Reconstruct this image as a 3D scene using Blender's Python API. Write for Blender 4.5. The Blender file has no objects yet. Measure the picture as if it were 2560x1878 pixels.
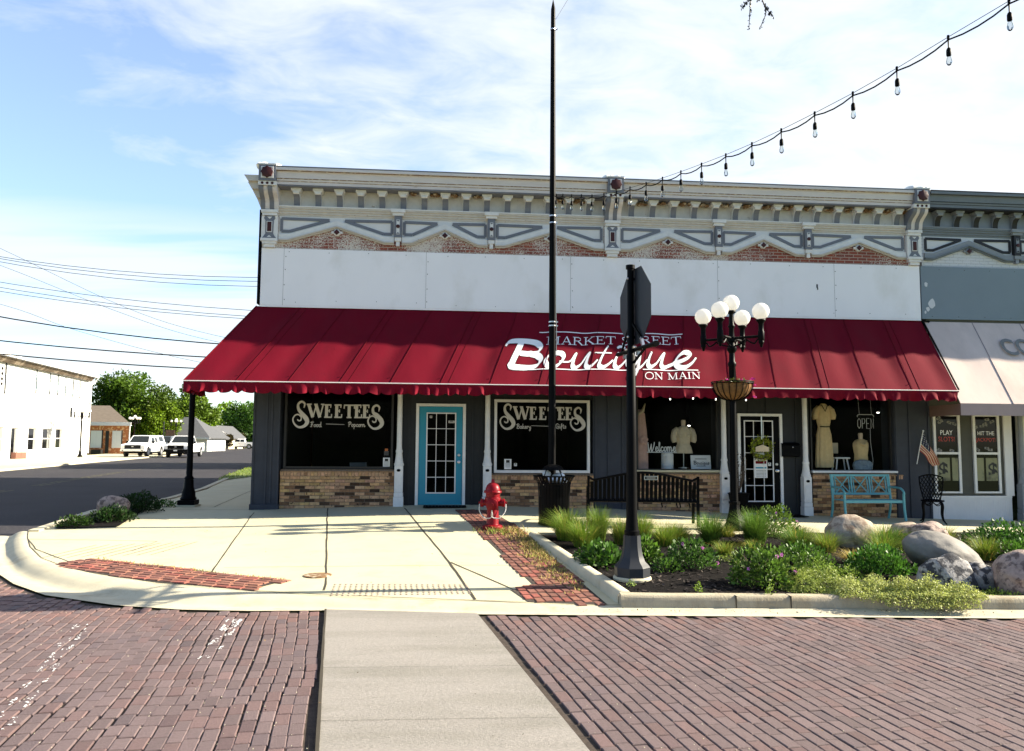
import bpy, bmesh, math, random
from mathutils import Vector, Matrix, noise
from mathutils.geometry import delaunay_2d_cdt

scene = bpy.context.scene
COL = scene.collection
rnd = random.Random(7)
PI = math.pi

# ---------------------------------------------------------------- camera
cam_d = bpy.data.cameras.new('camera')
cam = bpy.data.objects.new('camera', cam_d)
COL.objects.link(cam)
cam_d.sensor_width = 36.0
cam_d.lens = 27.18
cam_d.clip_start = 0.1
cam_d.clip_end = 6000
_p, _y, _r = math.atan(142 / 1700), math.radians(5.0), 0.007
_f = Vector((math.sin(_y) * math.cos(_p), math.cos(_y) * math.cos(_p), math.sin(_p)))
_rt = Vector((math.cos(_y), -math.sin(_y), 0))
_up = _rt.cross(_f)
_r2 = _rt * math.cos(_r) + _up * math.sin(_r)
_u2 = _up * math.cos(_r) - _rt * math.sin(_r)
cam.matrix_world = Matrix(((_r2.x, _u2.x, -_f.x, 0), (_r2.y, _u2.y, -_f.y, 0),
                           (_r2.z, _u2.z, -_f.z, 1.75), (0, 0, 0, 1)))
scene.camera = cam

# ---------------------------------------------------------------- light
SUN_EL, SUN_SLOPE = 27.8, 0.028            # elevation, and how far the sun stands behind the facade line
sun_dir = Vector((math.cos(math.radians(SUN_EL)), SUN_SLOPE * math.cos(math.radians(SUN_EL)), math.sin(math.radians(SUN_EL)))).normalized()
sl = bpy.data.lights.new('sun', 'SUN')
sl.energy = 4.3
sl.angle = math.radians(0.5)
sl.color = (1.0, 0.90, 0.72)
so = bpy.data.objects.new('sun', sl)
COL.objects.link(so)
so.rotation_euler = sun_dir.to_track_quat('Z', 'Y').to_euler()
so.location = (40, 0, 40)

world = bpy.data.worlds.new("World")
scene.world = world
world.use_nodes = True
nt = world.node_tree
nt.nodes.clear()
W = nt.nodes.new
wo = W('ShaderNodeOutputWorld')
bg = W('ShaderNodeBackground')
bg.inputs['Strength'].default_value = 0.05
sky = W('ShaderNodeTexSky')
sky.sky_type = 'NISHITA'
sky.sun_disc = False
sky.sun_elevation = math.radians(SUN_EL)
sky.sun_rotation = math.atan2(sun_dir.x, sun_dir.y)
sky.air_density = 1.0
sky.dust_density = 0.6
sky.ozone_density = 2.5
tc = W('ShaderNodeTexCoord')
sep = W('ShaderNodeSeparateXYZ')
nt.links.new(tc.outputs['Generated'], sep.inputs[0])
def wm(op, a, b=None, clamp=False):
    n = W('ShaderNodeMath'); n.operation = op; n.use_clamp = clamp
    for i, v in enumerate((a, b)):
        if v is None: continue
        if isinstance(v, (int, float)): n.inputs[i].default_value = v
        else: nt.links.new(v, n.inputs[i])
    return n.outputs[0]
# clouds live on a flat layer above the town: direction / height
zc = wm('MAXIMUM', wm('ADD', sep.outputs['Z'], 0.10), 0.03)
px = wm('DIVIDE', sep.outputs['X'], zc)
py = wm('DIVIDE', sep.outputs['Y'], zc)
cmb = W('ShaderNodeCombineXYZ')
nt.links.new(px, cmb.inputs[0]); nt.links.new(py, cmb.inputs[1])
def wnoise(scale, det, rough, off, stretch=(1, 1, 1), dist=0.0):
    m = W('ShaderNodeMapping'); m.inputs['Scale'].default_value = stretch; m.inputs['Location'].default_value = off
    nt.links.new(cmb.outputs[0], m.inputs['Vector'])
    n = W('ShaderNodeTexNoise'); n.inputs['Scale'].default_value = scale; n.inputs['Detail'].default_value = det
    n.inputs['Roughness'].default_value = rough; n.inputs['Distortion'].default_value = dist
    nt.links.new(m.outputs[0], n.inputs['Vector'])
    return n.outputs['Fac']
n1 = wnoise(0.42, 6, 0.55, (3.1, 1.2, 0), (0.8, 1.0, 1))
n2 = wnoise(4.2, 5, 0.6, (0.4, 2.2, 0), (0.9, 1.25, 1), 0.4)
# more cloud towards the right of the street
bias = wm('MULTIPLY', wm('SUBTRACT', px, -1.0), 0.30)
bias = wm('MINIMUM', wm('MAXIMUM', bias, -0.30), 0.205)
# unseen half of the sky behind the photographer, kept clear to weaken the fill
fr = W('ShaderNodeMapRange'); fr.interpolation_type = 'SMOOTHSTEP'
fr.inputs['From Min'].default_value = -0.25; fr.inputs['From Max'].default_value = 0.25
nt.links.new(sep.outputs['Y'], fr.inputs['Value'])
cl = wm('ADD', wm('ADD', wm('MULTIPLY', n1, 1.0), wm('MULTIPLY', n2, 0.42)), bias)
ramp = W('ShaderNodeMapRange')
ramp.interpolation_type = 'SMOOTHSTEP'
ramp.inputs['From Min'].default_value = 0.60
ramp.inputs['From Max'].default_value = 0.98
nt.links.new(cl, ramp.inputs['Value'])
# a low bank of cloud near the horizon
bank = W('ShaderNodeMapRange'); bank.interpolation_type = 'SMOOTHSTEP'
bank.inputs['From Min'].default_value = 0.42; bank.inputs['From Max'].default_value = 0.56
n3 = wnoise(0.5, 5, 0.6, (7.3, 0.3, 0), (0.35, 1.6, 1))
nt.links.new(n3, bank.inputs['Value'])
lowz = W('ShaderNodeMapRange'); lowz.interpolation_type = 'SMOOTHSTEP'
lowz.inputs['From Min'].default_value = 0.30; lowz.inputs['From Max'].default_value = 0.20
nt.links.new(sep.outputs['Z'], lowz.inputs['Value'])
bankv = wm('MULTIPLY', wm('MULTIPLY', bank.outputs[0], lowz.outputs[0]), 0.8)
cf = wm('MULTIPLY', wm('MULTIPLY', wm('MAXIMUM', wm('MAXIMUM', ramp.outputs[0], bankv), 0.16), 0.97), fr.outputs[0])
mixc = W('ShaderNodeMix'); mixc.data_type = 'RGBA'
nt.links.new(cf, mixc.inputs['Factor'])
tint = W('ShaderNodeMix'); tint.data_type = 'RGBA'; tint.blend_type = 'MULTIPLY'
tint.inputs['Factor'].default_value = 1.0
nt.links.new(sky.outputs[0], tint.inputs['A'])
tb = W('ShaderNodeMix'); tb.data_type = 'RGBA'
nt.links.new(fr.outputs[0], tb.inputs['Factor'])
tb.inputs['A'].default_value = (0.95, 1.0, 1.08, 1); tb.inputs['B'].default_value = (1.55, 1.62, 1.72, 1)  # sky half in view is brightened, the unseen half left dim
nt.links.new(tb.outputs['Result'], tint.inputs['B'])
nt.links.new(tint.outputs['Result'], mixc.inputs['A'])
mixc.inputs['B'].default_value = (5.6, 5.85, 6.05, 1)
nt.links.new(mixc.outputs['Result'], bg.inputs['Color'])
nt.links.new(bg.outputs[0], wo.inputs['Surface'])

vs = scene.view_settings
vs.view_transform = 'Standard'
vs.look = 'None'
vs.gamma = 1.0
vs.exposure = 1.92
scene.cycles.max_bounces = 6
scene.cycles.transparent_max_bounces = 12
scene.cycles.sample_clamp_indirect = 6
scene.cycles.use_denoising = True

# ---------------------------------------------------------------- heights
def lerp(xs, ys, x):
    if x <= xs[0]: return ys[0]
    for i in range(1, len(xs)):
        if x <= xs[i]:
            t = (x - xs[i-1]) / (xs[i] - xs[i-1])
            return ys[i-1] + t * (ys[i] - ys[i-1])
    return ys[-1]
def sstep(a, b, x):
    t = min(1, max(0, (x - a) / (b - a))); return t * t * (3 - 2 * t)
def zf(x): return lerp([-8, -5.3, -3.7, -.9, .4, 12.4, 16], [.27, .33, .33, .40, .42, .06, -.02], x)
def zs(x, y): return .03 + (zf(x) - .03) * lerp([8.2, 16.2], [0, 1], y)                 # sidewalk
def zst(x, y):                                                                          # street
    b = lerp([8.5, 16, 30, 45, 60, 100, 160, 200, 400], [0, .2, .2, .1, .05, -.05, -.3, -.77, -2], y)
    k = sstep(0, 7, 2 - x)
    return b * k if b > 0 else b
def zb(x, y): return max(.13 + .02 * max(0, y - 8), zs(x, y) + .03) + .025 * noise.noise(Vector((x * 1.3, y * 1.3, 0)))   # planting bed

# ---------------------------------------------------------------- materials
def mat(name, col, rough=.7, metal=0.0, spec=.3, var=0.12, vscale=6.0, col2=None, mix=None, bump=0.0, bscale=60.0,
        tint=False, stretch=None, hue=0.0, detail=4, trans=0.0):
    """Principled material with a noise-broken base colour. col2/mix=(scale, lo, hi): a second colour in patches."""
    m = bpy.data.materials.new(name); m.use_nodes = True
    t = m.node_tree; N = t.nodes.new; L = t.links.new
    p = t.nodes['Principled BSDF']
    p.inputs['Roughness'].default_value = rough
    p.inputs['Metallic'].default_value = metal
    p.inputs['Specular IOR Level'].default_value = spec
    co = N('ShaderNodeTexCoord').outputs['Object']
    if stretch:
        mp = N('ShaderNodeMapping'); mp.inputs['Scale'].default_value = stretch; L(co, mp.inputs['Vector']); co = mp.outputs[0]
    def ns(scale, det=detail, r=.6):
        n = N('ShaderNodeTexNoise'); n.inputs['Scale'].default_value = scale; n.inputs['Detail'].default_value = det
        n.inputs['Roughness'].default_value = r; L(co, n.inputs['Vector']); return n.outputs['Fac']
    rgb = N('ShaderNodeRGB'); rgb.outputs[0].default_value = (*col, 1); c = rgb.outputs[0]
    if col2:
        sc, lo, hi = mix or (3, .45, .6)
        mr = N('ShaderNodeMapRange'); mr.inputs['From Min'].default_value = lo; mr.inputs['From Max'].default_value = hi
        L(ns(sc, 6), mr.inputs['Value'])
        mx = N('ShaderNodeMix'); mx.data_type = 'RGBA'; L(mr.outputs[0], mx.inputs['Factor']); L(c, mx.inputs['A'])
        mx.inputs['B'].default_value = (*col2, 1); c = mx.outputs['Result']
    if tint:
        at = N('ShaderNodeAttribute'); at.attribute_name = 'tint'
        mx = N('ShaderNodeMix'); mx.data_type = 'RGBA'; mx.blend_type = 'MULTIPLY'; mx.inputs['Factor'].default_value = 1
        L(c, mx.inputs['A']); L(at.outputs['Color'], mx.inputs['B']); c = mx.outputs['Result']
    if var:
        mr = N('ShaderNodeMapRange'); mr.inputs['From Min'].default_value = .25; mr.inputs['From Max'].default_value = .75
        mr.inputs['To Min'].default_value = 1 - var; mr.inputs['To Max'].default_value = 1 + var
        L(ns(vscale), mr.inputs['Value'])
        hs = N('ShaderNodeHueSaturation'); L(mr.outputs[0], hs.inputs['Value']); L(c, hs.inputs['Color'])
        c = hs.outputs[0]
    L(c, p.inputs['Base Color'])
    if bump:
        b = N('ShaderNodeBump'); b.inputs['Strength'].default_value = bump; b.inputs['Distance'].default_value = .01
        L(ns(bscale, 5), b.inputs['Height']); L(b.outputs[0], p.inputs['Normal'])
    if trans:
        tr = N('ShaderNodeBsdfTranslucent'); L(c, tr.inputs['Color'])
        mxs = N('ShaderNodeMixShader'); mxs.inputs[0].default_value = trans
        L(p.outputs[0], mxs.inputs[1]); L(tr.outputs[0], mxs.inputs[2])
        L(mxs.outputs[0], t.nodes['Material Output'].inputs['Surface'])
    return m
def glass_mat(name, refl=.05, dark=0.0):
    m = bpy.data.materials.new(name); m.use_nodes = True
    t = m.node_tree; t.nodes.clear(); N = t.nodes.new; L = t.links.new
    o = N('ShaderNodeOutputMaterial'); mx = N('ShaderNodeMixShader'); tr = N('ShaderNodeBsdfTransparent'); gl = N('ShaderNodeBsdfGlossy')
    tr.inputs['Color'].default_value = (.86, .88, .88, 1); gl.inputs['Roughness'].default_value = .02
    fr = N('ShaderNodeLayerWeight'); fr.inputs['Blend'].default_value = refl
    L(fr.outputs['Fresnel'], mx.inputs[0]); L(tr.outputs[0], mx.inputs[1]); L(gl.outputs[0], mx.inputs[2]); L(mx.outputs[0], o.inputs[0])
    return m
def emit_mat(name, col, s):
    m = bpy.data.materials.new(name); m.use_nodes = True
    p = m.node_tree.nodes['Principled BSDF']
    p.inputs['Base Color'].default_value = (*col, 1); p.inputs['Emission Color'].default_value = (*col, 1); p.inputs['Emission Strength'].default_value = s
    return m

# ---------------------------------------------------------------- mesh builder
class MB:
    def __init__(s): s.v = []; s.f = []; s.m = []; s.t = []; s.M = Matrix.Identity(4); s.tc = (1, 1, 1)
    def av(s, *ps):
        i = len(s.v)
        for p in ps: s.v.append(tuple(s.M @ Vector(p))); s.t.append(s.tc)
        return i
    def af(s, f, m=0): s.f.append(tuple(f)); s.m.append(m)
    def quad(s, a, b, c, d, m=0): i = s.av(a, b, c, d); s.af((i, i+1, i+2, i+3), m)
    def tri(s, a, b, c, m=0): i = s.av(a, b, c); s.af((i, i+1, i+2), m)
    def poly(s, pts, m=0): i = s.av(*pts); s.af(range(i, i + len(pts)), m)
    def box(s, x0, x1, y0, y1, z0, z1, m=0, bev=0.0):
        if bev:
            b = bev
            i = s.av(*[(x, y, z) for z, q in ((z0, b), (z0 + b, 0), (z1 - b, 0), (z1, b)) for x, y in ((x0+q, y0+q), (x1-q, y0+q), (x1-q, y1-q), (x0+q, y1-q))])
            for k in range(3):
                for j in range(4): a = i + 4*k + j; c = i + 4*k + (j+1) % 4; s.af((a, c, c + 4, a + 4), m)
            s.af((i+3, i+2, i+1, i), m); s.af((i+12, i+13, i+14, i+15), m); return
        i = s.av((x0,y0,z0),(x1,y0,z0),(x1,y1,z0),(x0,y1,z0),(x0,y0,z1),(x1,y0,z1),(x1,y1,z1),(x0,y1,z1))
        for f in ((0,3,2,1),(4,5,6,7),(0,1,5,4),(1,2,6,5),(2,3,7,6),(3,0,4,7)): s.af([i+k for k in f], m)
    def rbox(s, c, size, rot=None, m=0):
        old = s.M; s.M = old @ Matrix.Translation(c) @ (rot.to_4x4() if rot else Matrix.Identity(4))
        a, b, d = size[0]/2, size[1]/2, size[2]/2; s.box(-a, a, -b, b, -d, d, m); s.M = old
    def bar(s, p0, p1, w, h, m=0, up=(0, 0, 1)):
        p0, p1 = Vector(p0), Vector(p1); d = (p1 - p0).normalized(); u = Vector(up)
        if abs(d.dot(u)) > .98: u = Vector((0, 1, 0))
        a = d.cross(u).normalized() * w/2; b = d.cross(a).normalized() * h/2
        i = s.av(*[tuple(p + q) for p in (p0, p1) for q in (a+b, b-a, -a-b, a-b)])
        for f in ((0,1,2,3),(7,6,5,4),(0,4,5,1),(1,5,6,2),(2,6,7,3),(3,7,4,0)): s.af([i+k for k in f], m)
    def tube(s, pts, r, n=8, m=0, cap=True):
        pts = [Vector(p) for p in pts]; rs = r if isinstance(r, (list, tuple)) else [r] * len(pts)
        t0 = (pts[1] - pts[0]).normalized(); ref = Vector((0, 0, 1)) if abs(t0.z) < .9 else Vector((1, 0, 0))
        a = t0.cross(ref).normalized(); base = None
        for k, p in enumerate(pts):
            t = (pts[min(k+1, len(pts)-1)] - pts[max(k-1, 0)]).normalized()
            a = (a - t * a.dot(t))
            a = a.normalized() if a.length > 1e-6 else t.orthogonal().normalized()
            b = t.cross(a)
            i = s.av(*[tuple(p + (a * math.cos(2*PI*j/n) + b * math.sin(2*PI*j/n)) * rs[k]) for j in range(n)])
            if k:
                for j in range(n): s.af((i-n+j, i-n+(j+1) % n, i+(j+1) % n, i+j), m)
            else: base = i
        if cap: s.af([base + j for j in reversed(range(n))], m); s.af([i + j for j in range(n)], m)
    def lathe(s, prof, c=(0, 0, 0), n=16, m=0, sq=None, flute=0):
        """prof: list of (r, z); sq='sq' gives a square section, flute>0 scallops it"""
        i0 = len(s.v)
        for r, z in prof:
            pts = []
            for j in range(n):
                a = 2*PI*j/n + (PI/n if n <= 8 else 0)
                rr = r * (1 + (flute * math.cos(a * 8) if flute else 0)); pts.append((c[0] + rr*math.cos(a), c[1] + rr*math.sin(a), c[2] + z))
            s.av(*pts)
        for k in range(len(prof) - 1):
            for j in range(n): a = i0 + k*n + j; b = i0 + k*n + (j+1) % n; s.af((a, b, b+n, a+n), m)
        s.af([i0 + j for j in reversed(range(n))], m); e = i0 + (len(prof)-1)*n; s.af([e + j for j in range(n)], m)
    def sphere(s, c, r, nu=16, nv=10, m=0):
        r = r if isinstance(r, (tuple, list)) else (r, r, r); i0 = len(s.v)
        s.av((c[0], c[1], c[2] - r[2]))
        for k in range(1, nv):
            ph = -PI/2 + PI*k/nv
            s.av(*[(c[0]+r[0]*math.cos(ph)*math.cos(2*PI*j/nu), c[1]+r[1]*math.cos(ph)*math.sin(2*PI*j/nu), c[2]+r[2]*math.sin(ph)) for j in range(nu)])
        s.av((c[0], c[1], c[2] + r[2])); e = len(s.v) - 1
        for j in range(nu): s.af((i0, i0+1+(j+1) % nu, i0+1+j), m)
        for k in range(nv - 2):
            for j in range(nu): a = i0+1+k*nu+j; b = i0+1+k*nu+(j+1) % nu; s.af((a, b, b+nu, a+nu), m)
        k = i0+1+(nv-2)*nu
        for j in range(nu): s.af((k+j, k+(j+1) % nu, e), m)
    def prism(s, pts, d, m=0, mside=None):
        """pts: planar polygon (3d), d: extrusion vector"""
        n = len(pts); D = Vector(d)
        i = s.av(*pts); k = s.av(*[tuple(Vector(p) + D) for p in pts])
        s.af([i + j for j in range(n)], m); s.af([k + j for j in reversed(range(n))], m)
        ms = m if mside is None else mside
        for j in range(n): s.af((i + j, k + j, k + (j+1) % n, i + (j+1) % n), ms)
    def sweepx(s, prof, x0, x1, m=0):
        """prof: (y, z) polygon swept along x"""
        s.prism([(x0, y, z) for y, z in prof], (x1 - x0, 0, 0), m)
    def grid(s, nu, nv, fn, m=0, two=False):
        i = len(s.v)
        for a in range(nu + 1): s.av(*[fn(a / nu, b / nv) for b in range(nv + 1)])
        for a in range(nu):
            for b in range(nv): q = i + a*(nv+1) + b; s.af((q, q+nv+1, q+nv+2, q+1), m)
    def build(s, name, mats, parent=None, smooth=True, ang=35, world=False):
        me = bpy.data.meshes.new(name)
        me.from_pydata(s.v, [], s.f)
        for x in (mats if isinstance(mats, (list, tuple)) else [mats]): me.materials.append(x)
        if any(s.m): me.polygons.foreach_set('material_index', s.m)
        if any(t != (1, 1, 1) for t in s.t):
            a = me.attributes.new('tint', 'FLOAT_COLOR', 'POINT')
            a.data.foreach_set('color', [c for t in s.t for c in (*t, 1.0)])
        bm = bmesh.new(); bm.from_mesh(me); bmesh.ops.recalc_face_normals(bm, faces=bm.faces); bm.to_mesh(me); bm.free()
        if smooth:
            me.shade_smooth(); me.set_sharp_from_angle(angle=math.radians(ang))
        o = bpy.data.objects.new(name, me); COL.objects.link(o)
        if parent:
            o.parent = parent
            if world: o.matrix_parent_inverse = parent.matrix_basis.inverted()
        return o
def tag(o, label=None, cat=None, group=None, kind=None):
    if label: o['label'] = label
    if cat: o['category'] = cat
    if group: o['group'] = group
    if kind: o['kind'] = kind
    return o
def thing(name, label, cat, loc=(0, 0, 0), rz=0.0, group=None, scale=1.0):
    o = bpy.data.objects.new(name, None); COL.objects.link(o); o.empty_display_size = .2
    o.location = loc; o.rotation_euler = (0, 0, rz); o.scale = (scale,) * 3
    return tag(o, label, cat, group)
def kids(o): return [c for c in COL.objects if c.parent == o]
def copy_tree(o, parent=None):
    c = o.copy(); COL.objects.link(c)
    if parent: c.parent = parent
    for k in kids(o): copy_tree(k, c)
    return c
def dup(o, loc, rz, label, group=None, scale=1.0):
    c = copy_tree(o); c.location = loc; c.rotation_euler = (0, 0, rz); c.scale = (scale,) * 3; c['label'] = label
    if group: c['group'] = group
    return c
def sheet(name, outline, zfun, dz, m, res=1.0, kind='structure', parent=None, vj=0.0, build=True):
    """a surface filled over an xy outline, following zfun"""
    pts = [Vector(p) for p in outline]; n = len(pts)
    ext = []
    for i in range(n):
        a, b = pts[i], pts[(i+1) % n]; k = max(1, int((b - a).length / res))
        ext += [a + (b - a) * j / k for j in range(k)]
    m0 = len(ext); edges = [(i, (i+1) % m0) for i in range(m0)]
    xs = [p.x for p in ext]; ys = [p.y for p in ext]
    def inside(x, y):
        c = False; j = n - 1
        for i in range(n):
            if (pts[i].y > y) != (pts[j].y > y) and x < (pts[j].x - pts[i].x) * (y - pts[i].y) / (pts[j].y - pts[i].y) + pts[i].x: c = not c
            j = i
        return c
    inner = []
    y = min(ys) + res * .53
    while y < max(ys):
        x = min(xs) + res * .47
        while x < max(xs):
            if inside(x, y): inner.append(Vector((x, y)))
            x += res
        y += res
    vv, ee, ff, *_ = delaunay_2d_cdt(ext + inner, edges, [list(range(m0))], 1, 1e-5)
    b = MB()
    for v in vv: b.av((v.x, v.y, zfun(v.x, v.y) + dz))
    for f in ff: b.af(f)
    if not build: return b
    o = b.build(name, m, parent)
    if kind: o['kind'] = kind
    return o
def inpoly(pts, x, y):
    c = False; j = len(pts) - 1
    for i in range(len(pts)):
        if (pts[i][1] > y) != (pts[j][1] > y) and x < (pts[j][0] - pts[i][0]) * (y - pts[i][1]) / (pts[j][1] - pts[i][1]) + pts[i][0]: c = not c
        j = i
    return c
def spline(pts, k=8, closed=False):
    P = [Vector(p) for p in pts]; out = []; n = len(P)
    for i in range(n if closed else n - 1):
        p0 = P[(i-1) % n] if closed or i > 0 else P[0]*2 - P[1]
        p1 = P[i]; p2 = P[(i+1) % n]
        p3 = P[(i+2) % n] if closed or i + 2 < n else P[n-1]*2 - P[n-2]
        for j in range(k):
            t = j / k
            out.append(.5 * ((2*p1) + (p2 - p0)*t + (2*p0 - 5*p1 + 4*p2 - p3)*t*t + (3*p1 - p0 - 3*p2 + p3)*t**3))
    if not closed: out.append(P[-1])
    return out
# ---------------------------------------------------------------- palette
M = {}
M['concrete'] = mat('concrete', (.52, .48, .325), .85, var=.10, vscale=1.1, col2=(.45, .40, .25), mix=(2.2, .5, .75), bump=.35, bscale=90)
M['kerb'] = mat('kerb concrete', (.50, .455, .33), .85, var=.14, vscale=3, col2=(.36, .30, .20), mix=(2.5, .56, .75), bump=.5, bscale=70)
M['planter'] = mat('planter concrete', (.40, .35, .25), .9, var=.16, vscale=5, col2=(.30, .24, .15), mix=(3.5, .5, .72), bump=.8, bscale=60, stretch=(1, 1, .35))
M['slab'] = mat('crosswalk concrete', (.305, .28, .252), .9, var=.22, vscale=70, col2=(.235, .22, .19), mix=(1.3, .42, .7), bump=1.0, bscale=120, stretch=(.5, 2, 1))
M['joint'] = mat('joint', (.05, .042, .03), .9)
M['domes'] = mat('tactile dome', (.30, .24, .2), .9)
M['asphalt'] = mat('asphalt', (.031, .029, .034), .95, var=.18, vscale=.6, col2=(.065, .06, .06), mix=(30, .5, .7), bump=.6, bscale=60, spec=.2)
M['sand'] = mat('brick joint sand', (.055, .042, .034), .95, var=.5, vscale=14, bump=.6)
M['brick_road'] = mat('street brick', (.130, .094, .092), .8, var=.16, vscale=40, tint=True, bump=.7, bscale=90, spec=.35)
M['brick_red'] = mat('red paver', (.21, .085, .06), .85, var=.2, vscale=24, tint=True, bump=.5, bscale=90)
M['lawn'] = mat('lawn', (.10, .145, .03), .95, var=.25, vscale=.5, col2=(.13, .15, .04), mix=(.2, .4, .6))
M['mulch'] = mat('mulch', (.009, .0075, .007), .95, spec=.08, var=.6, vscale=22, bump=1.0, bscale=45)
M['chip'] = mat('mulch chip', (.034, .028, .025), .7, tint=True, spec=.25)
M['drygrass'] = mat('dry grass', (.42, .32, .12), .9, tint=True, var=0)
M['whitepaint'] = mat('white paint', (.72, .71, .70), .55, var=.05, vscale=3)
M['trimwhite'] = mat('trim white', (.74, .73, .71), .5, var=.08, vscale=9)
M['panel'] = mat('white sheet panel', (.92, .905, .92), .55, var=.035, vscale=.9, bump=.08, bscale=40, col2=(.78, .76, .74), mix=(1.4, .52, .8), stretch=(1, 1, .6))
M['cream'] = mat('weathered cream paint', (.57, .535, .485), .65, var=.1, vscale=8, col2=(.22, .14, .07), mix=(7.5, .66, .74), bump=.3, bscale=40)
M['crown'] = mat('cornice paint', (.66, .62, .605), .5, var=.08, vscale=6, col2=(.40, .31, .22), mix=(5, .66, .8), stretch=(.4, 1, 2))
M['rust'] = mat('rust and shadow line', (.20, .115, .055), .9, var=.4, vscale=18, col2=(.5, .42, .3), mix=(12, .5, .6), bump=1)  # rust, also used for the painted shadow lines of the crown
M['grey'] = mat('grey paint', (.17, .18, .21), .5, var=.08, vscale=7)
M['maroon'] = mat('maroon paint', (.055, .012, .012), .5)
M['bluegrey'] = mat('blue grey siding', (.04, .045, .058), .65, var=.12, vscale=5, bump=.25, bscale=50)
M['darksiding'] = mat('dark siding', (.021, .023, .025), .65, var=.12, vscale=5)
M['darkframe'] = mat('dark frame', (.03, .028, .025), .5)
M['black'] = mat('black paint', (.0032, .0032, .0036), .5, spec=.06, var=.2, vscale=20)
M['blackmetal'] = mat('black metal', (.0032, .0032, .0036), .45, spec=.07, var=.2, vscale=30)
M['signback'] = mat('sign back', (.020, .023, .029), .5, var=.08)
M['silver'] = mat('silver metal', (.62, .62, .62), .3, metal=.9)
M['teal'] = mat('teal door paint', (.022, .245, .35), .42, var=.05, vscale=4)
M['tealb'] = mat('teal bench paint', (.12, .36, .40), .42, var=.08, vscale=12)
M['red'] = mat('hydrant red', (.19, .003, .008), .4, spec=.22, var=.12, vscale=12)
def fabric(name, col, tr=.10, var=.12):
    return mat(name, col, .85, spec=.12, var=var, vscale=1.3, bump=.25, bscale=7, trans=tr, col2=tuple(c * .82 + .004 for c in col), mix=(2.2, .48, .8), stretch=(1, .5, .5))
M['awning'] = fabric('burgundy canvas', (.146, .0022, .0125), .008)
M['awning_in'] = fabric('burgundy seam', (.112, .002, .007), .01)
M['pink'] = fabric('pale pink canvas', (.70, .57, .505), .06)
M['mauve'] = fabric('mauve canvas', (.36, .29, .29), .05)
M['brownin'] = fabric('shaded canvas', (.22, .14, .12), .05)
M['letter'] = mat('white lettering', (.88, .87, .86), .6, var=0)
M['letterdim'] = mat('window lettering', (.55, .52, .46), .6, var=.05)
M['letterblack'] = mat('black lettering', (.03, .03, .03), .6, var=0)
M['lettergrey'] = mat('grey lettering', (.20, .20, .19), .6, var=.2, vscale=12)
M['letterred'] = mat('red lettering', (.5, .08, .07), .6, var=0)
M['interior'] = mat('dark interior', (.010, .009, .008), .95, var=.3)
M['interiorfl'] = mat('interior floor', (.03, .022, .016), .6, var=.3)
M['glass'] = glass_mat('window glass', .10)
M['darkglass'] = mat('dark glass', (.006, .006, .007), .06, spec=.25, var=0)
M['carglass'] = mat('car glass', (.01, .013, .013), .05, spec=.5, var=0)
M['globe'] = mat('milk glass globe', (.95, .94, .91), .18, spec=.5, var=0, trans=.45)
M['bulb'] = glass_mat('bulb glass', .35)
M['coir'] = mat('coir liner', (.22, .11, .04), .95, var=.4, vscale=18, bump=1, bscale=50)
M['rock_pink'] = mat('pink granite', (.34, .26, .22), .85, var=.25, vscale=22, col2=(.13, .095, .085), mix=(9, .5, .58), bump=.8, bscale=30)
M['rock_grey'] = mat('grey boulder', (.205, .19, .168), .7, var=.18, vscale=10, col2=(.14, .13, .12), mix=(2.6, .48, .62), bump=.4, bscale=40)
M['rock_speck'] = mat('speckled granite', (.34, .32, .30), .85, var=.4, vscale=45, col2=(.045, .045, .05), mix=(11, .47, .53), bump=1.0, bscale=30)
M['rock_tan'] = mat('tan boulder', (.37, .30, .23), .85, var=.25, vscale=16, col2=(.20, .14, .10), mix=(7, .5, .62), bump=.7, bscale=30)
M['blade'] = mat('grass blade', (.14, .185, .028), .6, tint=True, var=0, trans=.35)
M['leaf'] = mat('plant leaf', (.085, .15, .025), .5, tint=True, var=0, trans=.3)
M['treeleaf'] = mat('tree leaf', (.058, .125, .010), .55, tint=True, var=0, trans=.35)
M['petal'] = mat('purple petal', (.42, .03, .30), .6, tint=True, var=0, trans=.3)
M['bark'] = mat('bark', (.10, .075, .055), .95, var=.3, vscale=10, bump=1)
M['skin_cream'] = mat('cream cotton', (.62, .52, .36), .9, var=.12, vscale=12, bump=.2)
M['cream_dress'] = mat('cream dress cloth', (.70, .52, .27), .9, var=.12, vscale=12, bump=.2)
M['peach'] = mat('peach cloth', (.62, .38, .22), .9, var=.15, vscale=10)
M['rose'] = mat('rose cloth', (.60, .38, .31), .9, var=.15, vscale=10)
M['orange'] = mat('orange cloth', (.42, .14, .045), .9, var=.15, vscale=10)
M['mannequin'] = mat('mannequin form', (.70, .55, .40), .6)
M['denim'] = mat('faded denim', (.26, .32, .36), .9, var=.3, vscale=18)
M['paper'] = mat('paper', (.78, .78, .76), .8, var=.03)
M['vwhite'] = mat('white car paint', (.80, .80, .79), .25, spec=.5, var=.02)
M['vgrey'] = mat('grey car paint', (.085, .10, .115), .25, spec=.5, var=.05)
M['tyre'] = mat('tyre rubber', (.015, .015, .015), .8)
M['rim'] = mat('wheel rim', (.45, .45, .46), .35, metal=.6)
M['plastic'] = mat('black plastic', (.005, .005, .005), .5, spec=.08)
M['wallwhite'] = mat('white painted brick wall', (.60, .595, .58), .8, var=.07, vscale=.6, col2=(.52, .51, .48), mix=(.5, .5, .7), bump=.4, bscale=8)
M['shingle'] = mat('brown shingles', (.15, .12, .09), .9, var=.2, vscale=3, bump=.6, bscale=20, stretch=(1, 1, 4))
M['shingleg'] = mat('grey shingles', (.085, .088, .095), .9, var=.15, vscale=3)
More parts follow.
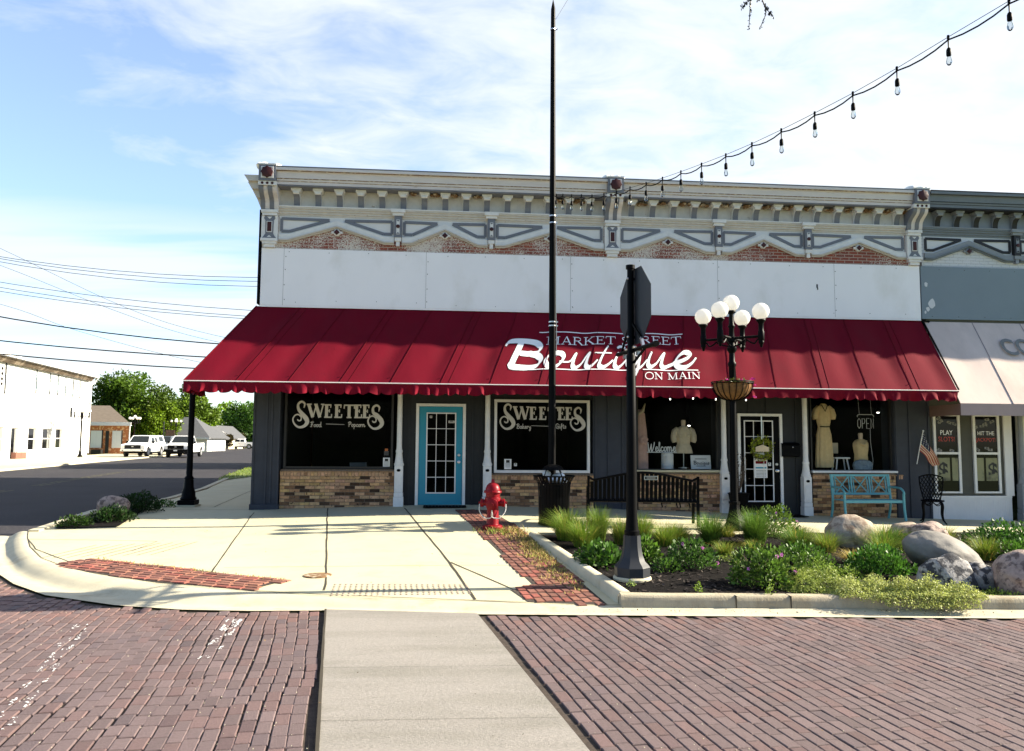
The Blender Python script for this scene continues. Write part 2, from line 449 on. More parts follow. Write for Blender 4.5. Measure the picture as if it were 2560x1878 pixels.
M['orangebrick'] = mat('orange brick', (.46, .17, .07), .9, var=.3, vscale=6, col2=(.70, .45, .25), mix=(3.2, .52, .60))
M['tar'] = mat('roof tar', (.08, .08, .08), .9)
M['sidebrick'] = mat('side wall brick', (.20, .09, .065), .9, var=.25, vscale=6)

# ---------------------------------------------------------------- ground, roads, pavements
b = MB()
xs = [-700, -400, -200, -120, -80, -60, -50, -40, -34, -30, -26, -22, -18, -15, -12, -10, -8, -6.5, -5, -3, -1, 1, 3, 6, 10, 16, 30, 60, 120, 250, 500]
ys = [-300, -120, -50, -20, -5, 2, 6, 8.5, 10.5, 13, 16, 20, 25, 30, 37, 45, 60, 80, 100, 130, 160, 180, 200, 260, 330, 400, 600, 1200]
i0 = b.av(*[(x, y, zst(x, y) - .07) for x in xs for y in ys])
for i in range(len(xs) - 1):
    for j in range(len(ys) - 1):
        q = i * len(ys) + j; b.af((q, q + len(ys), q + len(ys) + 1, q + 1))
o = b.build('ground', M['lawn']); o['kind'] = 'structure'

road_l = [(-16.6, 13.45), (-18.2, 26), (-20.3, 37.7), (-21.4, 44), (-23, 53.2), (-25.6, 73), (-31, 104), (-39.9, 142), (-47, 170), (-56, 200), (-64, 225)]
road_r = [(-6.85, 13.45), (-6.98, 16), (-6.65, 19.2), (-7.0, 23), (-8.0, 29), (-10, 41), (-12.2, 55), (-14.8, 73), (-19.5, 104), (-28, 142), (-34.5, 170), (-43, 200), (-50, 225)]
sheet('side_street', road_l + road_r[::-1], zst, 0, M['asphalt'], 2.5)
kerb_out = [(-7.19, 13.47), (-6.75, 12.45), (-6.1, 11.25), (-5.44, 10.24), (-4.99, 9.69), (-4.34, 9.08), (-3.41, 8.58), (-2.63, 8.32), (-1.92, 8.22), (-1.18, 8.20), (.36, 7.94), (1.9, 7.80), (6.07, 7.42), (13, 6.8)]
kerb_in = [(-6.72, 13.40), (-6.40, 12.75), (-5.9, 11.85), (-5.30, 10.95), (-4.75, 10.38), (-4.1, 9.88), (-3.23, 9.36), (-2.55, 9.1), (-1.85, 8.88), (-1.05, 8.62), (.36, 8.40), (1.9, 8.12), (6.07, 7.76), (13, 7.15)]
brick_base = [(-16.6, 13.44), (-7.19, 13.44)] + kerb_out[1:] + [(13, -6), (-16.6, -6)]
sheet('street_bed', brick_base, zst, -.016, M['sand'], 1.2)

# kerb and gutter band, swept from the street up to the pavement
b = MB()
def band(t, k):
    n = len(kerb_out) - 1; f = min(t * n, n - 1e-6); i = int(f); u = f - i
    A = Vector(kerb_out[i]).lerp(Vector(kerb_out[i+1]), u); B = Vector(kerb_in[i]).lerp(Vector(kerb_in[i+1]), u)
    p = A.lerp(B, k); s0 = zst(*A) + .004; s1 = zs(*B)
    lift = .012 * sstep(-2.2, -3.4, p.x) * sstep(.45, .62, k) * (1 - .5 * sstep(.9, 1, k))
    z = s0 + (s1 - s0) * sstep(.25, .85, k) + lift - .012 * math.exp(-((k - .38) / .12) ** 2)
    return (p.x, p.y, z)
b.grid(104, 14, band)
o = b.build('kerb_and_gutter', M['kerb']); o['kind'] = 'structure'
# low kerb along the side street
b = MB()
kr = [(-6.72, 13.40), (-6.9, 16), (-6.55, 19.2), (-6.9, 23), (-7.9, 29), (-9.9, 41), (-12.1, 55), (-14.6, 72)]
for q in range(len(kr) - 1):
    A, B = Vector(kr[q]), Vector(kr[q+1]); d = (B - A).normalized(); nn = Vector((d.y, -d.x)) * .16
    za = max(zst(*A), zs(*A) if A.y < 30 else 0) + .03; zb_ = max(zst(*B), zs(*B) if B.y < 30 else 0) + .03
    b.prism([(A.x, A.y, za), (A.x + nn.x, A.y + nn.y, za), (A.x + nn.x, A.y + nn.y, za - .25), (A.x, A.y, za - .25)], (B.x - A.x, B.y - A.y, zb_ - za))
o = b.build('side_street_kerb', M['kerb']); o['kind'] = 'structure'

walk = kerb_in[:12] + [(6.07, 7.9), (14, 7.3), (14, 16.3), (-3.55, 16.3), (-3.75, 18), (-5.5, 33.5), (-8.1, 31.5), (-7.5, 27), (-6.7, 23), (-6.4, 19.2), (-6.74, 16)]
pave = sheet('pavement', walk, zs, 0, M['concrete'], .6)
def strip(b, p, q, w, dz, zfun=zs, wob=.0, m=0):
    P, Q = Vector(p), Vector(q); L = (Q - P).length; d = (Q - P) / L; nn = Vector((-d.y, d.x)); k = max(2, int(L / .25)); prev = None
    for i in range(k + 1):
        c = P + d * (L * i / k); o_ = wob * noise.noise(Vector((c.x * 2.1, c.y * 2.1, 3)))
        ww = w * (1 + .35 * noise.noise(Vector((c.x * 5, c.y * 5, 9)))) / 2
        a1 = c + nn * (o_ + ww); a2 = c + nn * (o_ - ww)
        i1 = b.av((a1.x, a1.y, zfun(a1.x, a1.y) + dz), (a2.x, a2.y, zfun(a2.x, a2.y) + dz))
        if i: b.af((i1 - 2, i1 - 1, i1 + 1, i1), m)
b = MB()
for p, q, w in [(p_, q_, w_*.75) for p_, q_, w_ in [((-3.66, 15.6), (-2.78, 9.7), .022), ((-2.31, 16.0), (-1.33, 9.25), .028), ((-1.33, 9.25), (-1.31, 8.95), .03), ((-.76, 15.75), (.10, 10.4), .032), ((.10, 10.4), (.36, 8.46), .036),
                ((.12, 10.4), (.92, 8.66), .026), ((-6.3, 12.6), (-4.3, 12.3), .014), ((-4.3, 12.3), (-4.35, 11.5), .012), ((-2.75, 10.25), (.95, 10.2), .009), ((-3.75, 16.0), (-6.5, 16.1), .025),
                ((-4.7, 16.6), (-5.4, 24), .02), ((2.9, 15.3), (3.35, 13.0), .015), ((5.95, 15.2), (7.2, 12.9), .012), ((-5.75, 11.7), (-6.38, 12.72), .016), ((-5.75, 11.7), (-4.1, 9.92), .016), ((-4.1, 9.92), (-2.0, 8.93), .014), ((-2.0, 8.93), (.9, 8.3), .014), ((9.0, 15.4), (9.9, 13.0), .012)]]:
    strip(b, p, q, w, .004, wob=.012)
for k in range(9):
    a = (-5.35 + k * .17, 10.95 - k * .02 + k * .05); c = (-5.05 + k * .17, 12.0 + k * .03)
    strip(b, a, c, .012, .0035)
for a in range(11): strip(b, kerb_in[a], kerb_in[a+1], .012, .012, zs, .004)
for p, q, w in [((2.6, 8.06), (2.62, 7.75), .012), ((-6.1, 11.25), (-5.9, 11.85), .01)]: pass
o = b.build('pavement_joint', M['joint'], pave); o['kind'] = 'structure'
# ribbed and domed tactile strip by the crosswalk
b = MB()
for i in range(25):
    for j in range(7):
        u = i / 24; v = j / 6
        x = -1.22 + 1.50 * u + .03 * v; y = 9.22 - .10 * u - .52 * v + .12 * v * u
        b.lathe([(.018, -.002), (.016, .006), (.008, .009)], (x, y, zs(x, y)), 6)
o = b.build('tactile_dome', M['domes'], pave); o['kind'] = 'structure'
# iron cover set in the pavement
b = MB(); b.lathe([(.17, -.01), (.17, .006), (.15, .009), (.02, .009)], (-1.50, 9.72, zs(-1.5, 9.72)), 20)
tag(b.build('utility_cover', M['rust']), 'small round rusty cover set in the pale pavement by the crosswalk', 'utility cover')

xw_l = [(-1.18, 8.22), (-.92, 6.3), (-.68, 4.58), (-.40, 2.3), (-.1, -1)]
xw_r = [(.36, 7.95), (.60, 6.2), (.84, 4.48), (1.14, 2.3), (1.6, -1)]
cross = sheet('crosswalk_slab', xw_l + xw_r[::-1], zst, .012, M['slab'], .5)
b = MB()
for y in (6.15, 5.02, 3.9): strip(b, (-.9 + (6.15 - y) * .13, y), (.6 + (6.15 - y) * .13, y - .04), .0035, .0155, zst, .004)
for a in range(4):
    strip(b, xw_l[a], xw_l[a+1], .022, .017, zst, .006)
o = b.build('slab_joint', M['joint'], cross); o['kind'] = 'structure'

# paving bricks: every brick has its own worn, rounded top
def brick_at(b, c, d, L, w, z, tint, h=.045, r=.006, tilt=0.0):
    n = (-d[1], d[0]); o_ = []; ct = rnd.gauss(0, .011)
    for zz, q in ((-h, 0), (-r * .8, 0), (0, r)):
        for s1, s2 in ((-1, -1), (1, -1), (1, 1), (-1, 1)):
            a = s1 * (L / 2 - q * .7); e = s2 * (w / 2 - q)
            o_.append((c[0] + d[0] * a + n[0] * e, c[1] + d[1] * a + n[1] * e, z + zz + tilt * a + ct * e))
    b.tc = tint; i = b.av(*o_)
    for k in range(2):
        for j in range(4): p = i + 4*k + j; q = i + 4*k + (j+1) % 4; b.af((p, q, q+4, p+4))
    b.af((i+8, i+9, i+10, i+11))
def pave_bricks(b, poly, org, d, L, w, gap, zfun, dz, tintf, wob=.02, bound=None):
    d = Vector(d).normalized(); n = Vector((-d.y, d.x)); o_ = Vector(org)
    us = [(Vector(p) - o_).dot(d) for p in poly]; vs_ = [(Vector(p) - o_).dot(n) for p in poly]
    v = min(vs_); row = 0
    while v < max(vs_):
        u = min(us) - rnd.random() * L
        while u < max(us):
            l = L * rnd.uniform(.93, 1.05)
            c = o_ + d * (u + l/2) + n * v
            wv = wob * (noise.noise(Vector((c.x * .8, c.y * .55, row * .05))) + .35 * noise.noise(Vector((c.x * 2.3, c.y * 2.0, row * .3))))
            c = c + n * wv
            if inpoly(poly, c.x, c.y):
                a = rnd.gauss(0, .011) + wob * .6 * noise.noise(Vector((c.x * 1.5, c.y * 1.1, 5)))
                dd = (d.x * math.cos(a) - d.y * math.sin(a), d.x * math.sin(a) + d.y * math.cos(a))
                brick_at(b, c, dd, l - gap * rnd.uniform(1.0, 1.7), w - gap * rnd.uniform(.45, 1.15), zfun(c.x, c.y) + dz + rnd.uniform(-.0022, .0018), tintf(c.x, c.y), tilt=rnd.gauss(0, .006))
            u += l
        v += w; row += 1
    b.tc = (1, 1, 1)
def road_tint(x, y):
    g = rnd.gauss(1, .075); red = rnd.random()
    edge = sstep(7.0, 7.9, y + .09 * x) * .45 + sstep(10, 12, y) * .3
    r = g * (1 + .06 * (red > .75)); q = g * (.99 - .04 * (red > .75)); bl = g * (1.0 - .07 * (red > .75))
    if rnd.random() < .06: r *= .84; q *= .86; bl *= .9
    if rnd.random() < .3 + edge: r *= 1 + .42 * edge; q *= 1 + .10 * edge; bl *= 1 - .08 * edge
    return (r, q, bl)
road = MB()
right_poly = [(.42, 7.90), (1.9, 7.77), (6.07, 7.39), (9.5, 7.05), (9.5, 5.9), (5.2, 3.0), (1.06, 3.0), (.88, 4.48)]
left_poly = [(-1.24, 8.16), (-.98, 6.3), (-.74, 4.58), (-.5, 3.0), (-2.2, 3.0), (-5.5, 6.0), (-9.6, 12.1), (-6.05, 10.0)] + [(x - .05, y - .05) for x, y in kerb_out[2:9]]
DIR = (.133, -1)
pave_bricks(road, left_poly, (-.74, 4.58), DIR, .190, .099, .0085, zst, 0, road_tint, .07)
pave_bricks(road, right_poly, (.88, 4.48), DIR, .200, .097, .0085, zst, 0, road_tint, .03)
road.tc = (1, 1, 1)
o = road.build('brick_street', M['brick_road'], ang=28); o['kind'] = 'structure'
# pale sand and crumbs caught along the joints
b = MB(); DV = Vector(DIR).normalized(); NV = Vector((-DV.y, DV.x))
for _ in range(5200):
    row = rnd.randint(-60, 60); side_ = left_poly if rnd.random() < .72 else right_poly
    u = rnd.uniform(-6, 3); v = row*.099 + rnd.gauss(0, .007)
    c = Vector((-.74, 4.58)) + DV*u + NV*v
    if not inpoly(side_, c.x, c.y): continue
    r_ = rnd.uniform(.002, .006); z = zst(c.x, c.y) + .001; a0 = rnd.uniform(0, 6)
    b.poly([(c.x + r_*math.cos(a0 + k*PI/2)*rnd.uniform(.5, 1), c.y + 2.2*r_*math.sin(a0 + k*PI/2)*rnd.uniform(.5, 1), z + rnd.uniform(0, .004)) for k in range(4)])
jc = b.build('joint_crumbs', M['kerb'], o, smooth=False); jc['kind'] = 'stuff'
# flecks left from two painted bars
b = MB()
for (x0, y0), (x1, y1), w, n_, fade in (((-1.985, 7.85), (-1.86, 6.5), .055, 700, 1.6), ((-3.35, 7.75), (-2.45, 4.4), .05, 520, .9)):
    for _ in range(n_):
        t = rnd.random()**fade; e = rnd.choice((-1, 1)) if rnd.random() < .75 else rnd.uniform(-1, 1)
        x = x0 + (x1 - x0)*t + e*w + rnd.gauss(0, .008); y = y0 + (y1 - y0)*t
        if noise.noise(Vector((x*9, y*5, 1))) < -.05 + .25*t: continue
        r_ = rnd.uniform(.003, .011); z = zst(x, y) + .0045; a0 = rnd.uniform(0, 6)
        b.poly([(x + r_*rnd.uniform(.4, 1)*math.cos(a0 + k*PI/2.5), y + 1.7*r_*rnd.uniform(.4, 1)*math.sin(a0 + k*PI/2.5), z + rnd.uniform(0, .001)) for k in range(5)])
pl = b.build('paint_fleck', M['paper'], o, smooth=False); pl['kind'] = 'stuff'

sheet('gutter_apron', [(-9.6, 13.42), (-7.15, 13.42), (-6.78, 12.5), (-6.13, 11.3), (-5.5, 10.33), (-6.05, 10.02), (-9.6, 12.15)], zst, .004, M['kerb'], .5)
# red paver strips set into the pavement
def red_tint(x, y):
    g = rnd.gauss(1, .16); k = rnd.random()
    return (g * (1.15 if k > .6 else .85), g * (1.25 if k > .8 else .9), g * (1.2 if k > .8 else .95))
strip_poly = [(.26, 15.4), (1.07, 9.05), (.78, 8.86), (.92, 8.33), (1.74, 8.17), (1.36, 12.45), (1.28, 13.4), (.92, 15.4)]
wedge_poly = [(-4.95, 10.45), (-4.62, 10.9), (-1.82, 9.45), (-2.12, 9.02), (-3.23, 9.42), (-4.1, 9.93)]
sheet('paver_bed', strip_poly, zs, .006, M['sand'], .5)
sheet('paver_bed', wedge_poly, zs, .006, M['sand'], .5)
b = MB()
pave_bricks(b, [(x, y) for x, y in strip_poly], (.5, 15), (.12, -1), .20, .10, .014, zs, .014, red_tint, .03)
o = b.build('paver_strip', M['brick_red'], ang=28); o['kind'] = 'structure'
b = MB()
pave_bricks(b, wedge_poly, (-4.8, 10.6), (.9, -.42), .20, .10, .014, zs, .014, red_tint, .03)
o = b.build('paver_strip', M['brick_red'], ang=28); o['kind'] = 'structure'
# dry grass growing in the paver joints
b = MB()
def dry(b, x, y, z, h, n, tints):
    for _ in range(n):
        a = rnd.uniform(0, 2*PI); q = h * rnd.uniform(.4, 1.1); w = .006; x1 = x + rnd.gauss(0, .03); y1 = y + rnd.gauss(0, .03)
        dx, dy = math.cos(a), math.sin(a); k = rnd.uniform(.2, 1.0); b.tc = rnd.choice(tints)
        b.tri((x1 - dy*w, y1 + dx*w, z), (x1 + dy*w, y1 - dx*w, z), (x1 + dx*q*k, y1 + dy*q*k, z + q))
DT = [(1, 1, 1), (.8, .75, .6), (1.2, 1.15, 1.1), (.55, .6, .5), (.5, .8, .35)]
for _ in range(540):
    y = rnd.triangular(8.5, 13.6, 11.5); t = (y - 8.2) / 4.3
    x = 1.72 - .34 * t - abs(rnd.gauss(0, .16)) - .04
    if inpoly(strip_poly, x, y): dry(b, x, y, zs(x, y) + .012, .045, 5, DT)
for _ in range(140):
    t = rnd.random(); x = -4.62 + 2.8 * t; y = 10.9 - 1.45 * t + rnd.gauss(0, .03); dry(b, x, y, zs(x, y), .035, 3, DT)
for _ in range(60):
    x, y = .95 + rnd.gauss(0, .22), 12.75 + rnd.gauss(0, .15); dry(b, x, y, zs(x, y) + .01, .09, 6, DT + [(.45, .8, .3)] * 3)
for _ in range(90):
    x = rnd.uniform(1.5, 8.5); y = 12.72 + rnd.gauss(0, .08); dry(b, x, y, zs(x, y), .07, 6, DT + [(.5, .8, .3)] * 2)
tag(b.build('joint_grass', M['drygrass'], smooth=False), 'dry grass in the paver joints', None, None, 'stuff')

# cracks and an old worn centre line on the asphalt
M['tarcrack'] = mat('tar crack', (.012, .012, .013), .7)
M['oldyellow'] = mat('worn yellow paint', (.11, .10, .045), .9, var=.4, vscale=9)
b = MB(); r = random.Random(3)
for _ in range(16):
    y = r.uniform(14, 60); xl_ = lerp([p[1] for p in road_l], [p[0] for p in road_l], y); xr_ = lerp([p[1] for p in road_r], [p[0] for p in road_r], y)
    x = r.uniform(xl_ + .5, xr_ - 1); a = r.uniform(-.4, .4) if r.random() < .6 else PI/2 + .12; L = r.uniform(2, 6)
    x1 = max(xl_ + .3, min(xr_ - .2, x + L*math.cos(a))); strip(b, (x, y), (x1, y + L*math.sin(a)), .03, .006, zst, .5)
o = b.build('asphalt_crack', M['tarcrack']); o['kind'] = 'structure'
b = MB()
for k in range(26):
    y = 14 + k*1.7
    if r.random() < .3: continue
    xl_ = lerp([p[1] for p in road_l], [p[0] for p in road_l], y); xr_ = lerp([p[1] for p in road_r], [p[0] for p in road_r], y); xm = (xl_ + xr_)/2
    for q in (-.12, .12): strip(b, (xm + q, y), (xm + q - .16, y + 1.3), .07, .005, zst, .05)
o = b.build('road_marking', M['oldyellow']); o['kind'] = 'structure'

# far pavement and forecourt across the side street
far = [(-16.6, 13.5), (-18.2, 26), (-20.3, 37.7), (-21.4, 44), (-23, 53.2), (-25.6, 73), (-28, 86), (-30.5, 100), (-36, 100), (-35.5, 85), (-34.4, 79), (-32.2, 60), (-29.5, 38), (-26, 14)]
sheet('far_pavement', far, zst, .02, M['concrete'], 2.5)
b = MB()
for q in range(1, 7):
    A, B = Vector(far[q]), Vector(far[q+1]); d = (B - A).normalized(); nn = Vector((-d.y, d.x)) * .2
    z0, z1 = zst(*A) + .1, zst(*B) + .1
    b.prism([(A.x, A.y, z0), (A.x + nn.x, A.y + nn.y, z0), (A.x + nn.x, A.y + nn.y, z0 - .3), (A.x, A.y, z0 - .3)], (B.x - A.x, B.y - A.y, z1 - z0))
o = b.build('far_kerb', M['kerb']); o['kind'] = 'structure'
# ---------------------------------------------------------------- lettering
def ribbon(b, P, pts, w, k=0.0, m=0, nib=None, wmin=None, cap=True):
    """P(u, v, k): maps flat letter coordinates to the surface; nib: hairline direction for a broad-pen stroke"""
    n = len(pts)
    for i in range(n):
        a = Vector(pts[max(i-1, 0)]); c = Vector(pts[min(i+1, n-1)]); d = (c - a)
        if d.length < 1e-9: d = Vector((1, 0))
        d.normalize(); nn = Vector((-d.y, d.x))
        ww = w[i] if isinstance(w, (list, tuple)) else w
        if nib is not None: ww = wmin + (w - wmin) * min(1, abs(d.x * nib[1] - d.y * nib[0])) ** 1.3
        p = Vector(pts[i])
        j = b.av(P(*(p + nn * ww/2), k), P(*(p - nn * ww/2), k))
        if i: b.af((j-2, j-1, j+1, j), m)
        if cap and i in (0, n-1) and ww > 0:
            s_ = -1 if i == 0 else 1; q = [p + nn * ww/2 * math.cos(t) + d * s_ * ww/2 * math.sin(t) for t in (0, PI/4, PI/2, 3*PI/4, PI)]
            b.poly([P(*x, k) for x in q], m)
def seg(b, P, pts, w, k, **kw): ribbon(b, P, [Vector(p) for p in pts], w, k, cap=False, **kw)
# serif capitals on a unit cap height: (advance, strokes) ; T thick, t thin, s serif
T_, t_, s_ = .15, .065, .055
SER = {
 'M': (1.05, [([(.16,0),(.16,1)],t_),([(.16,1),(.50,.05)],T_),([(.50,.02),(.84,1)],t_),([(.86,0),(.86,1)],T_),([(.02,.03),(.30,.03)],s_),([(.70,.03),(1.02,.03)],s_),([(.02,.97),(.24,.97)],s_),([(.80,.97),(1.0,.97)],s_)]),
 'A': (.86, [([(.14,0),(.43,1)],t_),([(.43,1),(.74,0)],T_),([(.24,.33),(.62,.33)],t_),([(.02,.03),(.28,.03)],s_),([(.58,.03),(.88,.03)],s_)]),
 'R': (.82, [([(.17,0),(.17,1)],T_),([(.17,.96),(.45,.96),(.60,.85),(.60,.64),(.45,.52),(.17,.52)],.08),([(.42,.52),(.74,.02)],T_),([(.02,.03),(.32,.03)],s_),([(.03,.97),(.2,.97)],s_),([(.66,.03),(.86,.03)],s_)]),
 'K': (.86, [([(.17,0),(.17,1)],T_),([(.20,.42),(.66,.97)],t_),([(.34,.58),(.74,.02)],T_),([(.02,.03),(.32,.03)],s_),([(.02,.97),(.32,.97)],s_),([(.54,.97),(.8,.97)],s_),([(.6,.03),(.88,.03)],s_)]),
 'E': (.74, [([(.17,0),(.17,1)],T_),([(.02,.965),(.62,.965)],.07),([(.17,.52),(.48,.52)],t_),([(.02,.035),(.66,.035)],.07),([(.61,.96),(.60,.76)],t_),([(.66,.03),(.67,.26)],t_),([(.48,.40),(.48,.64)],t_)]),
 'T': (.78, [([(.39,0),(.39,1)],T_),([(.04,.965),(.74,.965)],.07),([(.05,.96),(.04,.74)],t_),([(.73,.96),(.74,.74)],t_),([(.24,.03),(.54,.03)],s_)]),
 'S': (.62, [('c',[(.50,.78),(.47,.93),(.30,.99),(.13,.90),(.12,.72),(.30,.56),(.48,.42),(.52,.20),(.36,.03),(.18,.03),(.09,.20)],.10),([(.50,.98),(.50,.74)],t_),([(.09,.02),(.09,.26)],t_)]),
 'O': (.92, [('o',[(.46,.99),(.17,.85),(.07,.5),(.17,.15),(.46,.01),(.75,.15),(.85,.5),(.75,.85)],.105)]),
 'N': (.94, [([(.18,0),(.18,1)],t_),([(.16,1),(.76,.02)],T_),([(.76,0),(.76,1)],t_),([(.04,.03),(.32,.03)],s_),([(.03,.97),(.22,.97)],s_),([(.62,.97),(.9,.97)],s_)]),
 'I': (.42, [([(.21,0),(.21,1)],T_),([(.06,.03),(.36,.03)],s_),([(.06,.97),(.36,.97)],s_)]),
 ' ': (.40, []),
}
def serif(b, P, text, u0, v0, h, width, lift=.0, boldx=1.0, m=0):
    tot = sum(SER[c][0] for c in text); sx = width / tot; u = u0; k = 0
    for c in text:
        adv, st = SER[c]
        for s in st:
            kind = ''
            if s[0] in ('c', 'o'): kind, pts, w = s
            else: pts, w = s
            pts = [Vector((u + x * sx, v0 + y * h)) for x, y in pts]
            if kind: pts = [p for p in spline(pts, 6, kind == 'o')]
            if kind == 'o': pts.append(pts[0])
            ribbon(b, P, pts, w * h * boldx, k, m, cap=False); k += .00035
        u += adv * sx
# looping script, drawn with one even pen: x-height 1
CUR = {
 'a': (1.0, [[(.8,.8),(.5,1),(.2,.7),(.15,.25),(.4,0),(.7,.3),(.82,.95)],[(.82,.95),(.8,.3),(.92,0),(1.05,.2)]]),
 'c': (.85, [[(.75,.8),(.5,1),(.2,.7),(.18,.25),(.45,0),(.85,.25)]]),
 'd': (1.0, [[(.75,.8),(.5,1),(.2,.7),(.15,.25),(.4,0),(.7,.3),(.85,2.0)],[(.84,1.5),(.8,.3),(.95,0),(1.05,.2)]]),
 'e': (.85, [[(.18,.45),(.6,.6),(.62,.9),(.4,1),(.18,.6),(.22,.15),(.5,0),(.85,.3)]]),
 'f': (.65, [[(.05,.2),(.4,1.3),(.5,1.9),(.35,1.95),(.3,1.2),(.3,-.8)],[(.08,.9),(.6,.95)]]),
 'g': (.95, [[(.75,.8),(.5,1),(.2,.7),(.18,.3),(.4,.05),(.72,.5),(.8,1),(.72,-.6),(.45,-.95),(.3,-.6),(.9,.2)]]),
 'i': (.5, [[(.2,1),(.18,.3),(.3,0),(.52,.25)],[(.22,1.45),(.24,1.5)]]),
 'k': (.9, [[(.2,2),(.2,0)],[(.7,1),(.25,.45),(.75,.05),(.9,.2)]]),
 'l': (.55, [[(.05,.2),(.35,1.2),(.42,1.9),(.25,2),(.2,1),(.25,.1),(.4,0),(.58,.25)]]),
 'm': (1.5, [[(.15,1),(.15,0)],[(.15,.5),(.4,1),(.6,.8),(.6,0)],[(.6,.5),(.85,1),(1.1,.8),(1.1,.2),(1.25,0),(1.5,.3)]]),
 'n': (1.1, [[(.15,1),(.15,0)],[(.15,.5),(.45,1),(.7,.8),(.7,.2),(.85,0),(1.1,.3)]]),
 'o': (.9, [[(.5,1),(.2,.75),(.18,.25),(.45,0),(.72,.3),(.72,.8),(.5,1),(.65,.85),(.95,.9)]]),
 'p': (.95, [[(.2,1),(.18,-.9)],[(.18,.6),(.5,1),(.75,.7),(.72,.25),(.45,0),(.2,.2)]]),
 'r': (.75, [[(.15,1),(.18,0)],[(.18,.55),(.4,.95),(.68,.9)]]),
 's': (.7, [[(.6,.85),(.4,1),(.22,.75),(.5,.45),(.5,.1),(.25,0),(.1,.15)]]),
 't': (.6, [[(.3,1.7),(.26,.3),(.4,0),(.62,.25)],[(.05,1.15),(.55,1.2)]]),
 'y': (.95, [[(.15,1),(.2,.4),(.45,.2),(.72,.6),(.78,1),(.7,-.6),(.4,-.95),(.3,-.55),(.9,.2)]]),
 'F': (1.2, [[(.1,1.8),(.5,2),(1.2,1.95)],[(.6,1.95),(.5,.6),(.3,0),(.05,.15)],[(.25,1),(.9,1.1)]]),
 'P': (1.2, [[(.35,1.9),(.3,0)],[(.05,1.6),(.5,2),(1.0,1.8),(1.0,1.2),(.4,.9)]]),
 'B': (1.25, [[(.35,1.9),(.3,0)],[(.05,1.6),(.5,2),(.95,1.75),(.85,1.2),(.4,1.05)],[(.5,1.05),(1.05,.85),(1.0,.15),(.5,-.02),(.1,.15)]]),
 'G': (1.2, [[(1.0,1.6),(.7,2),(.25,1.6),(.15,.6),(.5,0),(.95,.3),(1.0,.9),(.6,.9)],[(1.0,.9),(.95,-.2)]]),
 'W': (1.9, [[(.1,1.9),(.2,.3),(.4,0),(.75,.9),(.95,1.6)],[(.95,1.6),(.95,.3),(1.15,0),(1.6,1.2),(1.75,2.0)]]),
}
def script(b, P, text, u0, v0, xh, width, w, m=0):
    tot = sum(CUR[c][0] for c in text); sx = width / tot; u = u0; k = 0
    for c in text:
        adv, st = CUR[c]
        for s in st:
            ribbon(b, P, spline([(u + x * sx, v0 + y * xh) for x, y in s], 6), w, k, m); k += .0003
        u += adv * sx
def plain_text(name, body, size, mtx, m, parent, ext=.002, world=True, sx=1.0, bold=0.0):
    cu = bpy.data.curves.new(name, 'FONT'); cu.body = body; cu.size = size; cu.extrude = ext; cu.align_x = 'CENTER'; cu.offset = bold; cu.resolution_u = 4
    ob = bpy.data.objects.new(name, cu); COL.objects.link(ob)
    dg = bpy.context.evaluated_depsgraph_get(); me = bpy.data.meshes.new_from_object(ob.evaluated_get(dg))
    bpy.data.objects.remove(ob)
    me.transform(mtx @ Matrix.Diagonal((sx, 1, 1, 1))); me.materials.clear(); me.materials.append(m)
    o = bpy.data.objects.new(name, me); COL.objects.link(o)
    if parent:
        o.parent = parent
        if world: o.matrix_parent_inverse = parent.matrix_basis.inverted()
    return o
def facing(x, y, z): return Matrix.Translation((x, y, z)) @ Matrix.Rotation(PI/2, 4, 'X')       # text standing upright, facing the street

